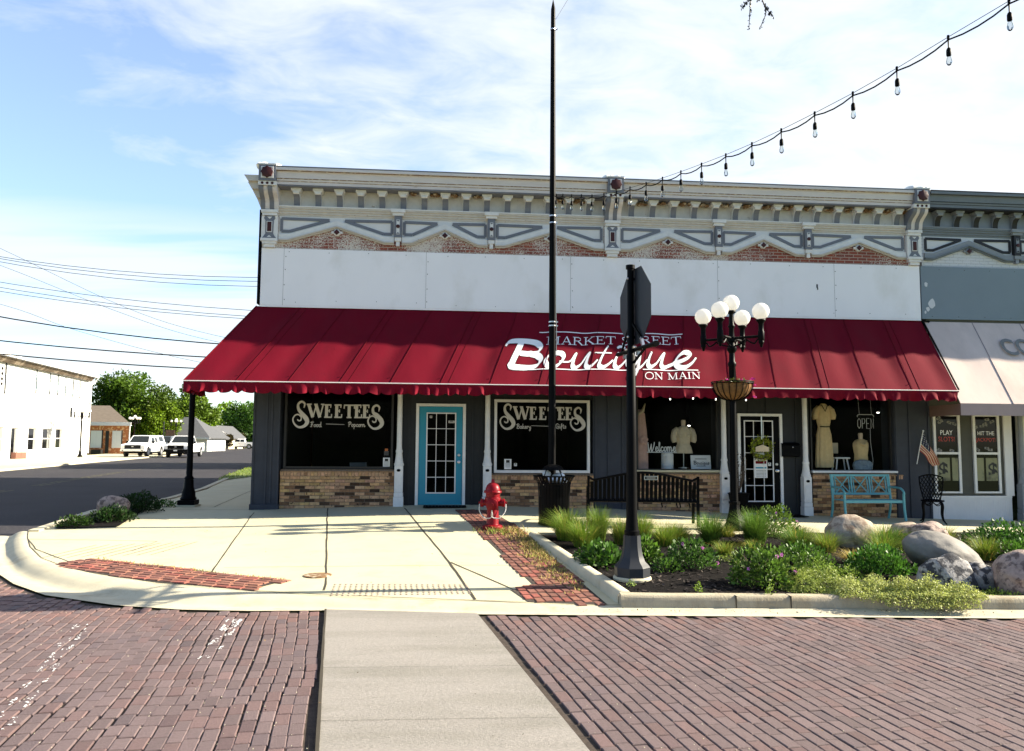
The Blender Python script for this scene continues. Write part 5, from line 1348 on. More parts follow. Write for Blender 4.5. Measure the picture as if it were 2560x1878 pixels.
script(b, lambda u, v, k: (u, -.004 - k, v), 'Welcome', -.31, .03, .095, .62, .020); b.build('word', M['paper'], t, smooth=False)
t = thing('shop_card', 'white card reading Boutique propped at the window corner', 'sign', (5.53, FY + .12, 1.142))
b = MB(); b.prism([(-.22, 0, 0), (.22, 0, 0), (.22, .05, .31), (-.22, .05, .31)], (0, .012, 0)); b.build('board', M['paper'], t, smooth=False)
b = MB()
boutique(b, lambda u, v, k: (-.185 + u * .000185, .012 - .003 - k * .05 + .06 * .5 * (1 - v / 600) - .008, .20 - (v - 150) * .00026))
for z, w_ in ((.225, .13), (.075, .10)): b.box(-w_, w_, .05 * z / .31 - .005, .05 * z / .31 - .003, z, z + .012)
b.build('lettering', M['letterblack'], t, smooth=False)
t = thing('open_sign', 'white outlined open sign hanging in the right display window', 'sign', (9.26, FY + .12, 2.06))
tubes = []
def neon(pts, r=.007): b = MB(); b.tube([(x, 0, z) for x, z in pts], r, 6); return b
M['neon'] = mat('frosted tube', (.80, .80, .78), .3)
b = MB()
for pts in ([(-.19, .25), (-.185, .29), (-.15, .305), (.15, .305), (.185, .29), (.19, .25)],): b.tube([(x, 0, z) for x, z in pts], .007, 6)
b.build('neon_border', M['neon'], t)
for dx, strokes in ((-.15, [[(0, 0), (-.035, .05), (-.035, .17), (0, .22), (.035, .17), (.035, .05), (0, 0)]]), (-.05, [[(-.03, 0), (-.03, .22), (.02, .215), (.035, .17), (.02, .11), (-.03, .105)]]), (.05, [[(.035, 0), (-.03, 0), (-.03, .22), (.035, .22)], [(-.03, .11), (.02, .11)]]), (.15, [[(-.03, 0), (-.03, .22), (.03, 0), (.03, .22)]])):
    b = MB()
    for s in strokes: b.tube([(x + dx, 0, z) for x, z in s], .006, 6)
    b.build('neon_letter', M['neon'], t)
b = MB(); b.tube([(-.14, 0, .305), (-.16, 0, .62)], .003, 5); b.tube([(.14, 0, .305), (.12, 0, .62)], .003, 5); b.tube([(.1, 0, 0), (.11, .02, -.3), (.16, .03, -.7), (.15, .05, -.9)], .004, 5); b.build('hanging_wire', M['paper'], t)
M['spot'] = emit_mat('shop spot light', (1, .93, .8), 4.0)
sp0 = None
for lx, ly, lz, lb in ((5.62, 17.4, 2.12, 'small bright spot lamp above the cream peplum jacket'), (9.95, 17.0, 2.45, 'small bright spot lamp deep in the window beside the open sign')):
    t = thing('spot_lamp', lb, 'lamp', (lx, ly, lz))
    b = MB(); b.lathe([(.02, .10), (.05, .06), (.06, 0), (.055, .002)], (0, 0, 0), 14); b.tube([(0, 0, .1), (0, 0, 2.95 - lz)], .008, 6); b.build('housing', M['black'], t)
    b = MB(); b.lathe([(.028, -.004), (.028, -.016), (.012, -.024)], (0, 0, 0), 12); b.build('lamp_face', M['spot'], t)

t = thing('chair', 'pale metal chair standing in the dark shop behind the left lettered window', 'chair', (-1.75, 17.6, .30), math.radians(35))
M['dimmetal'] = mat('dim grey metal', (.30, .30, .29), .5)
for sx_ in (-1, 1):
    b = MB(); b.tube([(sx_*.22, .2, 0), (sx_*.2, .18, .45), (sx_*.2, .3, .92)], .014, 6); b.build('rear_leg', M['dimmetal'], t)
    b = MB(); b.tube([(sx_*.24, -.22, 0), (sx_*.2, -.2, .45)], .014, 6); b.build('front_leg', M['dimmetal'], t)
b = MB(); b.box(-.22, .22, -.22, .2, .45, .475, bev=.008); b.build('seat', M['dimmetal'], t)
b = MB(); b.prism([(-.2, .255, .68), (.2, .255, .68), (.2, .30, .92), (-.2, .30, .92)], (0, .012, 0)); b.build('backrest', M['dimmetal'], t)

# ---------------------------------------------------------------- on the wall
t = thing('mailbox', 'black wall mailbox beside the black glazed door', 'mailbox', (7.44, FY - .001, 1.43))
b = MB(); b.prism([(-.19, -.02, 0), (-.19, -.13, .02), (-.19, -.13, .24), (-.19, -.02, .30)], (.38, 0, 0)); b.build('box_body', M['black'], t, smooth=False)
b = MB(); b.prism([(-.2, -.015, .31), (-.2, -.14, .245), (-.2, -.14, .215), (-.2, -.136, .215), (-.2, -.136, .243), (-.2, -.015, .303)], (.40, 0, 0)); b.sphere((.02, -.145, .21), .014, 8, 6, 1); b.build('lid', [M['black'], M['silver']], t, smooth=False)
t = thing('door_wreath', 'yellow green leafy wreath with a tan ribbon on the black glazed door', 'wreath', (6.80, FY - .06, 1.60))
b = MB()
r3 = random.Random(4)
def leafquad(b, c, L, w, r, tint, dirv=None):
    d = Vector(dirv) if dirv else Vector((r.gauss(0, 1), r.gauss(0, 1), r.gauss(0, 1))); d.normalize()
    n = d.cross(Vector((r.gauss(0, 1), r.gauss(0, 1), r.gauss(0, 1)))); n = n.normalized() if n.length > 1e-4 else d.orthogonal()
    c = Vector(c); b.tc = tint
    i = b.av(c, c + d*L*.5 + n*w*.5, c + d*L, c + d*L*.5 - n*w*.5); b.af((i, i+1, i+2, i+3))
for k in range(620):
    a = r3.uniform(0, 2*PI); q = .20 + r3.gauss(0, .035); g = r3.uniform(.6, 1.7)
    leafquad(b, (q*math.cos(a), r3.gauss(-.01, .02), q*math.sin(a)), .06, .025, r3, (3.2*g, 2.1*g, 1.2*g))
b.tc = (1, 1, 1); b.build('leaves', M['leaf'], t, smooth=False)
b = MB(); b.tube([(.21*math.cos(k*PI/10), 0, .21*math.sin(k*PI/10)) for k in range(21)], .018, 6); b.build('twig_ring', M['bark'], t)
b = MB(); b.box(-.15, .15, -.05, -.042, -.06, .04); b.prism([(-.14, -.051, .04), (.0, -.051, .09), (.15, -.051, .03), (.0, -.051, .0)], (0, .004, 0)); b.build('ribbon', M['skin_cream'], t, smooth=False)
b = MB(); b.box(-.012, .012, -.03, -.024, .2, .70); b.build('hook', M['silver'], t)
t = thing('door_notice', 'white paper notice with red heading taped inside the black glazed door', 'notice', (6.80, FY - .018, .98))
b = MB(); b.box(-.14, .14, 0, .003, 0, .42, 0); b.box(-.12, .12, -.002, -.0005, .30, .36, 1); b.box(-.12, .12, -.002, -.0005, .20, .23, 2)
for k in range(5): b.box(-.11, .11, -.002, -.0005, .03 + k*.03, .04 + k*.03, 3)
b.box(-.08, .08, -.001, .002, .44, .54, 0); b.build('sheet', [M['paper'], M['awning'], M['teal'], M['lettergrey']], t, smooth=False)
for x, w_, lb, y in ((.02, .86, 'dark bristle doormat at the teal door', 15.82), (7.02, .95, 'thin dark patterned doormat at the black glazed door', 15.72)):
    t = thing('doormat', lb, 'doormat', (x + .02, y, zs(x, y) + .004))
    b = MB(); b.box(-w_/2, w_/2, -.22, .22, 0, .014, bev=.004); b.build('mat_pad', M['mulch'], t)
    b = MB()
    for k in range(12): b.box(-w_/2 + .03 + k*(w_ - .06)/12, -w_/2 + .05 + k*(w_ - .06)/12, -.19, .19, .0145, .02)
    b.build('ribs', M['blackmetal'], t, smooth=False)
# potted twig planter by the door
t = thing('urn_planter', 'dark urn with bare twiggy plant beside the black glazed door', 'planter', (6.12, 15.72, zs(6.12, 15.72)))
b = MB(); b.lathe([(.14, 0), (.15, .03), (.08, .08), (.10, .13), (.19, .3), (.21, .42), (.23, .45), (.2, .46)], (0, 0, 0), 18); b.build('urn', M['black'], t)
b = MB()
for k in range(26):
    a = r3.uniform(0, 2*PI); h_ = r3.uniform(.4, .85); s_1 = r3.uniform(.05, .2); b.tube([(0, 0, .42), (s_1*.5*math.cos(a), s_1*.5*math.sin(a), .42 + h_*.5), (s_1*math.cos(a), s_1*math.sin(a), .42 + h_)], [.005, .004, .002], 4)
for k in range(120):
    a = r3.uniform(0, 2*PI); q = r3.uniform(.03, .2); leafquad(b, (q*math.cos(a), q*math.sin(a), r3.uniform(.6, 1.25)), .05, .025, r3, (.3, .25, .4))
b.build('twigs', M['bark'], t, smooth=False)
# flag on a slanted staff
t = thing('flag', 'american flag on a short slanted staff between the two shops', 'flag', (10.30, FY - .12, 1.36), 0, None, .85)
b = MB(); b.tube([(-.06, -.02, -.08), (-.03, -.15, .42), (-.01, -.25, .74)], .011, 8); b.sphere((-.008, -.255, .765), .022, 10, 8); b.build('staff', M['paper'], t)
M['fred'] = mat('flag red', (.42, .06, .05), .8); M['fblue'] = mat('flag blue', (.022, .025, .055), .8)
# the cloth hangs down from the staff in folds
def fl(u, s):
    # u along the hoist (staff top -> down), s along the fly
    p = Vector((-.01 - .03*u, -.245 + .13*u, .72 - .47*u))
    drop = Vector((.36*s + .05*math.sin(u*5)*s, -.03 - .05*s + .05*math.sin(6*s + 3*u), -(.80 - .42*u)*s))
    return p + drop
b = MB()
n_u, n_s = 39, 24
i0 = len(b.v)
for a in range(n_u + 1): b.av(*[tuple(fl(a/n_u, c/n_s)) for c in range(n_s + 1)])
for a in range(n_u):
    for c in range(n_s):
        stripe = int(a / 3) % 2; m_ = 0 if stripe == 0 else 1
        if a < 21 and c < 10: m_ = 2
        q = i0 + a*(n_s+1) + c; b.af((q, q+n_s+1, q+n_s+2, q+1), m_)
f = b.build('cloth', [M['fred'], M['skin_cream'], M['fblue']], t)
b = MB()
for a in range(5):
    for c in range(4):
        p = fl((.05 + a*.11) * 1.0, .04 + c*.10); d = Vector((-.004, -.009, 0))
        b.poly([p + d + Vector((.013*math.cos(PI/2 + k*PI/5) * (1 if k % 2 == 0 else .42), 0, .013*math.sin(PI/2 + k*PI/5) * (1 if k % 2 == 0 else .42))) for k in range(10)])
b.build('stars', M['paper'], f, smooth=False)
# ---------------------------------------------------------------- street furniture
t = thing('fire_hydrant', 'red fire hydrant with silver chains standing in the paver strip', 'hydrant', (.83, 13.0, zs(.83, 13.0) + .01), math.radians(-8))
b = MB(); b.lathe([(.165, 0), (.17, .02), (.17, .05), (.15, .075), (.105, .085), (.10, .10), (.098, .45), (.105, .46), (.13, .47), (.135, .50), (.13, .53), (.115, .535), (.118, .60)], (0, 0, 0), 24); b.build('barrel', M['red'], t)
b = MB(); b.lathe([(.118, .601), (.145, .605), (.15, .62), (.145, .635), (.125, .64), (.12, .68), (.10, .73), (.06, .765), (.03, .775), (.03, .80), (.02, .83)], (0, 0, 0), 24)
for k in range(8): a = k*PI/4; b.lathe([(.012, 0), (.012, .012)], (.132*math.cos(a), .132*math.sin(a), .636), 6)
b.build('bonnet', M['red'], t)
def turned(prof, n=18):
    q = MB(); q.lathe(prof, (0, 0, 0), n); return q
for s in (-1, 1):
    q = turned([(.055, .09), (.055, .15), (.068, .152), (.068, .20), (.05, .205), (.022, .207), (.022, .235)]); q.v = [(s*z, x, .44 + y) for x, y, z in q.v]; q.build('nozzle', M['red'], t)
q = turned([(.085, .09), (.085, .13), (.10, .132), (.10, .18), (.075, .19), (.03, .195), (.03, .225)], 20); q.v = [(x, -z, .42 + y) for x, y, z in q.v]; q.build('pumper_cap', M['red'], t)
for s in (-1, 1):
    b = MB()
    pts = [(s*.22, -.02, .42), (s*.21, -.07, .30), (s*.12, -.13, .20), (.0, -.15, .22), (0, -.19, .33)]
    sp = spline(pts, 12)
    for k in range(len(sp) - 1):
        m_ = (sp[k] + sp[k+1]) / 2; b.sphere(m_, (.009, .007, .010), 6, 4)
    b.build('chain', M['silver'], t)
t = thing('litter_bin', 'black slatted litter bin with domed rain lid and white bag inside', 'litter bin', (1.95, 13.62, zs(1.95, 13.62)))
b = MB(); n = 30
for k in range(n):
    a = 2*PI*k/n; d = Vector((math.cos(a), math.sin(a), 0)); tt = Vector((-math.sin(a), math.cos(a), 0))
    prof = [(.27, .03), (.275, .5), (.29, .74), (.36, .86)]
    for (r0, z0), (r1, z1) in zip(prof, prof[1:]):
        p, q = d*r0, d*r1; w = .022
        i = b.av((p + tt*w)[:2] + (z0,), (p - tt*w)[:2] + (z0,), (q - tt*w*1.1)[:2] + (z1,), (q + tt*w*1.1)[:2] + (z1,)); b.af((i, i+1, i+2, i+3))
b.build('slats', M['blackmetal'], t, smooth=False)
b = MB()
for r, z in ((.272, .04), (.29, .74), (.362, .865)):
    b = MB(); b.tube([(r*math.cos(a*PI/16), r*math.sin(a*PI/16), z) for a in range(33)], .014, 6); b.build('hoop', M['blackmetal'], t)
b = MB(); b.lathe([(.24, .02), (.25, .5), (.26, .70), (.25, .71), (.2, .5)], (0, 0, 0), 24); b.build('liner', M['plastic'], t)
b = MB(); b.lathe([(.17, .965), (.19, .968), (.187, .982), (.15, 1.03), (.08, 1.06), (.02, 1.068)], (-.02, 0, 0), 28); b.build('dome_lid', M['black'], t)
for a in range(4):
    b = MB(); c_, s_1 = math.cos(a*PI/2 + .6), math.sin(a*PI/2 + .6); b.tube([(.285*c_, .285*s_1, .74), (.16*c_ - .02, .16*s_1, .97)], .009, 6); b.build('bracket', M['blackmetal'], t)
b = MB()
for k in range(9): b.sphere((rnd.uniform(-.14, .14), rnd.uniform(-.15, .1), rnd.uniform(.76, .90)), (.08, .08, .06), 9, 6)
b.build('bag', M['paper'], t)

# black slatted bench, its back to the street
BN = thing('bench', 'black metal bench of vertical slats with an arched back and small plaque', 'bench', (3.62, 14.05, zs(3.6, 14.0)), math.radians(-9))
BL = .97
b = MB(); NS = 25
def btop(x): return .86 + .085 * math.cos(x / BL * PI / 1.25) if abs(x) < BL else .86
for k in range(NS):
    x = -BL + .06 + (2*BL - .12)*k/(NS-1); w = .017
    pts = [(-.36, .425), (-.335, .45), (-.325, .50), (-.36, .70), (-.385, btop(x) - .02)]
    for (y0, z0), (y1, z1) in zip(pts, pts[1:]): b.bar((x, y0, z0), (x, y1, z1), .010, w*3.3, up=(1, 0, 0))
b.build('back_slats', M['blackmetal'], BN, smooth=False)
b = MB()
for k in range(NS):
    x = -BL + .06 + (2*BL - .12)*k/(NS-1)
    pts = [(-.36, .43), (-.30, .43), (.02, .455), (.10, .45), (.13, .41)]
    for (y0, z0), (y1, z1) in zip(pts, pts[1:]): b.bar((x, y0, z0), (x, y1, z1), .010, .040, up=(1, 0, 0))
b.build('seat_slats', M['blackmetal'], BN, smooth=False)
b = MB(); b.tube([(-BL + 2*BL*k/20, -.385, btop(-BL + 2*BL*k/20)) for k in range(21)], .022, 8); b.tube([(-BL, -.345, .43), (BL, -.345, .43)], .02, 8); b.tube([(-BL, .12, .40), (BL, .12, .40)], .018, 8); b.build('rail', M['blackmetal'], BN)
for s in (-1, 1):
    b = MB(); b.bar((s*BL, -.36, 0), (s*BL, -.345, .46), .05, .05); b.bar((s*BL, -.345, .46), (s*BL, -.385, .88), .045, .045); b.build('leg', M['blackmetal'], BN, smooth=False)
    b = MB(); b.bar((s*BL, .20, 0), (s*BL, .15, .55), .05, .05); b.build('leg', M['blackmetal'], BN, smooth=False)
    b = MB(); b.tube(spline([(s*BL, -.36, .68), (s*BL, -.1, .67), (s*BL, .10, .65), (s*BL, .165, .60), (s*BL, .16, .52)], 5), .024, 8); b.bar((s*BL, -.34, .44), (s*BL, .14, .43), .04, .04); b.build('armrest', M['blackmetal'], BN)
b = MB(); b.box(.02, .26, -.405, -.395, .815, .885, 0); b.box(.035, .245, -.4075, -.4052, .826, .874, 1)
for k in range(2): b.box(.06, .22, -.409, -.4078, .838 + k*.018, .846 + k*.018, 2)
b.build('plaque', [M['silver'], M['black'], M['letterdim']], BN, smooth=False)
b = MB()
for x in (.35, .62, .68, .95 - .1): b.prism([(x, 0, .40), (x + .03, 0, .40), (x + .05, .02, .30), (x + .03, .02, .29)], (0, .006, 0))
b.build('loose_strap', M['plastic'], BN, smooth=False)

# teal garden bench against the brick
t = thing('bench', 'turquoise garden bench with three crossed back panels against the brick', 'bench', (8.80, 15.62, zs(8.8, 15.5)))
TL = .635
def tb(nm, fn, sm=False): b = MB(); fn(b); return b.build(nm, M['tealb'], t, smooth=sm)
def back(b):
    y0, y1 = .14, .20
    b.bar((-TL, y1, .90), (TL, y1, .90), .035, .045); b.bar((-TL, y0, .52), (TL, y0, .52), .035, .045)
    for k in range(4):
        x = -TL + .03 + (2*TL - .06)*k/3; b.bar((x, y0, .52), (x, y1, .90), .03, .028)
    for k in range(3):
        x0 = -TL + .03 + (2*TL - .06)*k/3; x1 = x0 + (2*TL - .06)/3; a = .05
        b.bar((x0 + a, y0 + .001, .54), (x1 - a, y1 + .001, .88), .022, .02); b.bar((x0 + a, y1 + .004, .88), (x1 - a, y0 + .004, .54), .022, .02)
        b.bar((x0 + a, y0, .54), (x0 + a, y1, .88), .018, .018); b.bar((x1 - a, y0, .54), (x1 - a, y1, .88), .018, .018)
tb('backrest', back)
def seat(b):
    for k in range(6): y = -.32 + k*.085; b.box(-TL, TL, y, y + .06, .40 - .004*abs(k - 2), .42 - .004*abs(k - 2))
    b.box(-TL, TL, -.345, -.325, .36, .415)
tb('seat', seat)
for s in (-1, 1):
    tb('leg', lambda b: b.tube([(s*TL, -.40, 0), (s*TL, -.36, .25), (s*TL, -.35, .45), (s*TL, -.35, .56)], .026, 8), True)
    tb('leg', lambda b: b.tube([(s*TL, .22, 0), (s*TL, .15, .2), (s*TL, .13, .42), (s*TL, .20, .92)], .026, 8), True)
    tb('armrest', lambda b: b.tube(spline([(s*TL, .16, .66), (s*TL, -.05, .665), (s*TL, -.25, .65), (s*TL, -.36, .57), (s*TL, -.345, .50)], 5), .022, 8), True)

# cast lattice chair
t = thing('chair', 'black cast metal garden chair with lattice back by the white wainscot', 'chair', (10.02, 15.22, zs(10.0, 15.2)), math.radians(-30))
def cb(nm, fn): b = MB(); fn(b); return b.build(nm, M['black'], t)
def cback(b):
    def pt(u, v):          # u -1..1, v 0..1
        w = .15 + .07 * math.sin(v * PI * .5) - .02 * max(0, v - .8)
        return (u * w, .20 + .06*v - .03*u*u, .46 + .46*v + .05*(1 - u*u)*v)
    rim = [pt(-1, v/8) for v in range(9)] + [pt(u/6, 1) for u in range(-6, 7)][1:] + [pt(1, 1 - v/8) for v in range(1, 9)]
    b.tube(rim, .015, 6); b.tube([pt(-1, 0), pt(0, 0), pt(1, 0)], .014, 6)
    for k in range(-4, 5):
        for sgn in (-1, 1):
            pts = []
            for j in range(13):
                v = j/12; u = k*.30 + sgn*(v - .5)*1.35
                if -1 <= u <= 1: pts.append(pt(u, v))
            if len(pts) > 2: b.tube(pts, .009, 5)
cb('backrest', cback)
def cseat(b):
    b.tube([(.20*math.cos(a*PI/12)*1.02, .20*math.sin(a*PI/12), .45) for a in range(25)], .016, 6)
    for k in range(-4, 5):
        q = math.sqrt(max(0, .04 - (k*.045)**2)); b.tube([(k*.045, -q, .452), (k*.045, q, .452)], .008, 4); b.tube([(-q, k*.045, .45), (q, k*.045, .45)], .008, 4)
    b.lathe([(.19, .435), (.195, .443)], (0, 0, 0), 20)
cb('seat', cseat)
for sx_, sy_ in ((-1, -1), (1, -1), (-1, 1), (1, 1)):
    cb('leg', lambda b: b.tube(spline([(sx_*.14, sy_*.14, .44), (sx_*.175, sy_*.17, .36), (sx_*.165, sy_*.16, .18), (sx_*.19, sy_*.18, .05), (sx_*.23, sy_*.215, .005)], 4), [.026, .026, .025, .024, .022, .021, .019, .018, .017, .016, .016, .015, .014, .014, .014, .014, .016], 7))
    cb('apron', lambda b: b.tube(spline([(sx_*.15, sy_*.15, .40), (sx_*.08, sy_*.17, .36), (0, sy_*.18, .42)], 4), .010, 5))

# five globe street lamp with hanging basket; the basket is lifted onto the near lamp only
LAMP_LABEL = 'black five globe street lamp in the planting bed carrying a wire flower basket'
lamp = thing('street_lamp', LAMP_LABEL, 'street lamp', (5.17, 13.5, zs(5.17, 13.5)), math.radians(-42), 'five globe street lamps')
b = MB(); b.lathe([(.20, -.1), (.20, .02), (.19, .05), (.175, .09), (.15, .13), (.155, .15), (.13, .20), (.105, .30), (.09, .40), (.088, .45), (.10, .46), (.10, .49), (.08, .50)], (0, 0, 0), 32, flute=.05); b.build('lamp_base', M['blackmetal'], lamp)
b = MB(); b.lathe([(.068, .49), (.062, .7), (.058, 2.5), (.06, 2.9), (.075, 2.93), (.075, 2.97), (.055, 3.0), (.05, 3.15), (.085, 3.2), (.09, 3.24), (.06, 3.28), (.05, 3.34), (.075, 3.36), (.075, 3.44), (.05, 3.46), (.045, 3.6), (.065, 3.64), (.045, 3.68), (.04, 3.86), (.085, 3.9), (.08, 3.925)], (0, 0, 0), 20, flute=.015); b.build('pole', M['blackmetal'], lamp)
for k in range(4):
    a = k*PI/2; c_, s_1 = math.cos(a), math.sin(a)
    R_ = lambda x, z: (x*c_, x*s_1, z)
    b = MB(); b.tube([R_(.05, 3.42), R_(.54, 3.42)], .024, 8); b.tube(spline([R_(.06, 3.28), R_(.18, 3.31), R_(.26, 3.38), R_(.34, 3.33), R_(.42, 3.30), R_(.47, 3.36), R_(.55, 3.40)], 4), .014, 6)
    b.tube(spline([R_(.22, 3.41), R_(.20, 3.35), R_(.26, 3.34), R_(.28, 3.38)], 4), .010, 5)
    b.lathe([(.015, 3.22), (.03, 3.27), (.05, 3.31), (.045, 3.34), (.055, 3.36), (.055, 3.50), (.045, 3.52), (.045, 3.64), (.06, 3.67), (.085, 3.70), (.08, 3.72)], (.54*c_, .54*s_1, 0), 14)
    b.build('arm', M['blackmetal'], lamp)
    b = MB(); b.sphere((.54*c_, .54*s_1, 3.865), .150, 24, 16); b.build('globe', M['globe'], lamp)
b = MB(); b.sphere((0, 0, 4.065), .150, 24, 16); b.build('globe', M['globe'], lamp)
for i, (x, y, sz_, rz_, lb) in enumerate([(-31.0, 69.5, 1.03, .3, 'street lamp in front of the white building across the street'), (-33.8, 88.3, 1.0, .8, 'street lamp rising behind the white pickup with the topper'), (-33.3, 100, 1.0, .2, 'street lamp before the grey hip roof, behind the white work truck'),
                                   (-44.3, 160, 1.03, .3, 'street lamp before the far gabled houses, nearest of the far row'), (-48.6, 195, 1.0, .6, 'street lamp in the far row, second before the end of the road'), (-49.8, 205, .92, .1, 'street lamp in the far row, third before the end of the road'), (-50.4, 214, .95, .4, 'street lamp half hidden by the grey corner pier at the road end')]):
    dup(lamp, (x, y, zst(x, y)), rz_, lb, None, sz_)
bk = thing('flower_basket', 'half round wire hanging basket with coir liner on the street lamp', 'basket', (5.17, 13.5, zs(5.17, 13.5) + 2.30))
b = MB(); pr = [(.04 + .31*math.sin(q*PI/2/8), .30 - .30*math.cos(q*PI/2/8)) for q in range(9)]; b.lathe(pr + [(.34, .31), (.05, .27)], (0, 0, 0), 28); b.build('liner', M['coir'], bk)
b = MB()
for k in range(18):
    a = 2*PI*k/18; b.tube([((r + .012)*math.cos(a), (r + .012)*math.sin(a), z - .004) for r, z in pr], .008, 5)
for z_, r_ in ((.30, .365), (.325, .37)): b.tube([(r_*math.cos(a*PI/16), r_*math.sin(a*PI/16), z_) for a in range(33)], .010, 6)
b.build('wire_frame', M['black'], bk)
b = MB()
for k in range(170):
    a = rnd.uniform(0, 2*PI); q = .33 * math.sqrt(rnd.random()); leafquad(b, (q*math.cos(a), q*math.sin(a), .31 + rnd.uniform(0, .05)), .05, .03, rnd, (.8, .6, .5))
b.build('foliage', M['leaf'], bk, smooth=False)
b = MB()
for a, q, z in ((-.6, .36, .37), (-.75, .33, .36), (-1.3, .3, .35), (-2.2, .33, .34), (-.2, .37, .28), (-.3, .38, .05)):
    for _ in range(6): leafquad(b, (q*math.cos(a) + rnd.gauss(0, .01), q*math.sin(a) + rnd.gauss(0, .01), z), .035, .03, rnd, (1.2, 1, .9))
b.build('flower', M['petal'], bk, smooth=False)

# traffic sign post seen from behind
SX, SY, SZ = 2.20, 8.97, zb(2.2, 9.0)
t = thing('sign_post', 'black street sign post with octagonal base standing in the planting bed', 'sign post', (SX, SY, SZ))
b = MB(); b.lathe([(.22, -.03), (.225, .015), (.21, .035)], (0, 0, 0), 14); b.build('footing', M['kerb'], t)
b = MB(); b.lathe([(.208, .03), (.208, .14), (.19, .165), (.15, .205), (.125, .27), (.108, .36), (.10, .48), (.10, .50)], (0, 0, 0), 8); b.build('post_base', M['signback'], t, ang=25)
b = MB(); b.lathe([(.088, .49), (.09, .55), (.078, .56), (.066, .7), (.058, 1.6), (.054, 2.6), (.04, 2.62), (.04, 3.64), (.055, 3.645), (.055, 3.69)], (0, 0, 0), 16); b.build('pole', M['black'], t)
d = Vector((.16, -.987, 0)); nrm = Vector((-.987, -.16, 0))
Cc = Vector((.0, -.01, 3.19)) - nrm * .05
rr = .455 / math.cos(PI/8)
M['signred'] = mat('sign red', (.35, .01, .015), .45, var=.03)
b = MB(); b.prism([tuple(Cc + d*rr*math.cos(PI/8 + k*PI/4) + Vector((0, 0, 1))*rr*math.sin(PI/8 + k*PI/4)) for k in range(8)], tuple(-nrm*.006)); 
oc = b.build('octagon_sign', M['signback'], t, smooth=False)
b = MB(); b.prism([tuple(Cc - nrm*.0065 + d*rr*.98*math.cos(PI/8 + k*PI/4) + Vector((0, 0, 1))*rr*.98*math.sin(PI/8 + k*PI/4)) for k in range(8)], tuple(-nrm*.002)); b.build('sign_face', M['signred'], oc, smooth=False)
mt = Matrix(((-d.x, 0, -nrm.x, Cc.x), (-d.y, 0, -nrm.y, Cc.y), (0, 1, 0, Cc.z - .13), (0, 0, 0, 1))) @ Matrix.Translation((0, 0, .0095))
plain_text('lettering', 'STOP', .34, mt, M['letter'], oc, .0008, world=False, sx=.95)
b = MB()
for z in (2.82, 3.52): b.bar(tuple(Vector((0, 0, z))), tuple(Vector((Cc.x, Cc.y, z))), .03, .03); b.sphere(Vector((-.045, -.045, z)), .014, 6, 4, 1)
b.build('clamp', [M['black'], M['silver']], t, smooth=False)
b = MB(); db = Vector((.14, -.99, 0)); c0 = Vector((.04, 0, 2.67))
b.tube([tuple(c0 - db*.55), tuple(c0 + db*.62)], .026, 10); b.tube([tuple(c0 + db*.58), tuple(c0 + db*.66)], .034, 10)
b.build('blade_arm', M['black'], t)
b = MB(); b.bar(tuple(Vector((0, 0, 3.02))), tuple(c0 - db*.42), .022, .022); b.bar(tuple(Vector((0, 0, 3.02))), tuple(c0 + db*.22 + Vector((0, 0, .12))), .022, .022); b.bar(tuple(Vector((.02, 0, 2.5))), tuple(c0 + db*.36), .022, .022)
b.build('strut', M['black'], t, smooth=False)
b = MB()
for q in (-.30, -.12, .12): b.rbox(tuple(c0 + db*q + Vector((0, 0, -.05))), (.04, .05, .05)); b.sphere(tuple(c0 + db*q*.7 + Vector((-.03, -.04, .02))), .016, 6, 4)
b.bar(tuple(c0 + db*.22 + Vector((0, 0, .12))), tuple(c0 + db*.30 + Vector((0, 0, -.02))), .03, .03)
b.build('bracket', M['silver'], t, smooth=False)
bl = MB(); bl.prism([tuple(c0 - db*.02 + Vector((.0, 0, -.0))), tuple(c0 + db*.02 + Vector((0, 0, -.02))), tuple(c0 + db*.02 + Vector((0, 0, -.16))), tuple(c0 - db*.02 + Vector((0, 0, -.16)))], (.004, .002, 0)); bl.build('collar_plate', M['black'], t, smooth=False)

# tall pole and the festoon of bulbs
t = thing('utility_pole', 'very tall slim black pole with silver bands behind the litter bin', 'pole', (1.95, 13.9, zs(1.95, 13.9)))
b = MB(); b.lathe([(.11, -.05), (.11, .03), (.075, .05), (.070, 1.2), (.062, 4.5), (.045, 9.5), (.043, 9.62), (.005, 9.80)], (0, 0, 0), 8); b.build('shaft', M['black'], t, ang=30)
for z in (5.60, 5.47, 3.62, 3.55, 9.20):
    b = MB(); r_ = .068 if z < 5 else (.061 if z < 8 else .05); b.lathe([(r_, 0), (r_ + .006, .004), (r_ + .006, .022), (r_, .026)], (0, 0, z), 8); b.rbox((r_ + .015, -.02, z + .012), (.03, .03, .02)); b.build('band', M['silver'], t, smooth=False)
b = MB(); b.tube([(.07, -.03, 3.0), (.072, -.035, 3.55), (.06, -.055, 3.7), (.065, -.04, 5.45)], .006, 5); b.tube([(.05, 0, 9.42), (.9, -2.2, 10.2), (2.0, -5, 11)], .004, 5); b.build('wire', M['silver'], t)
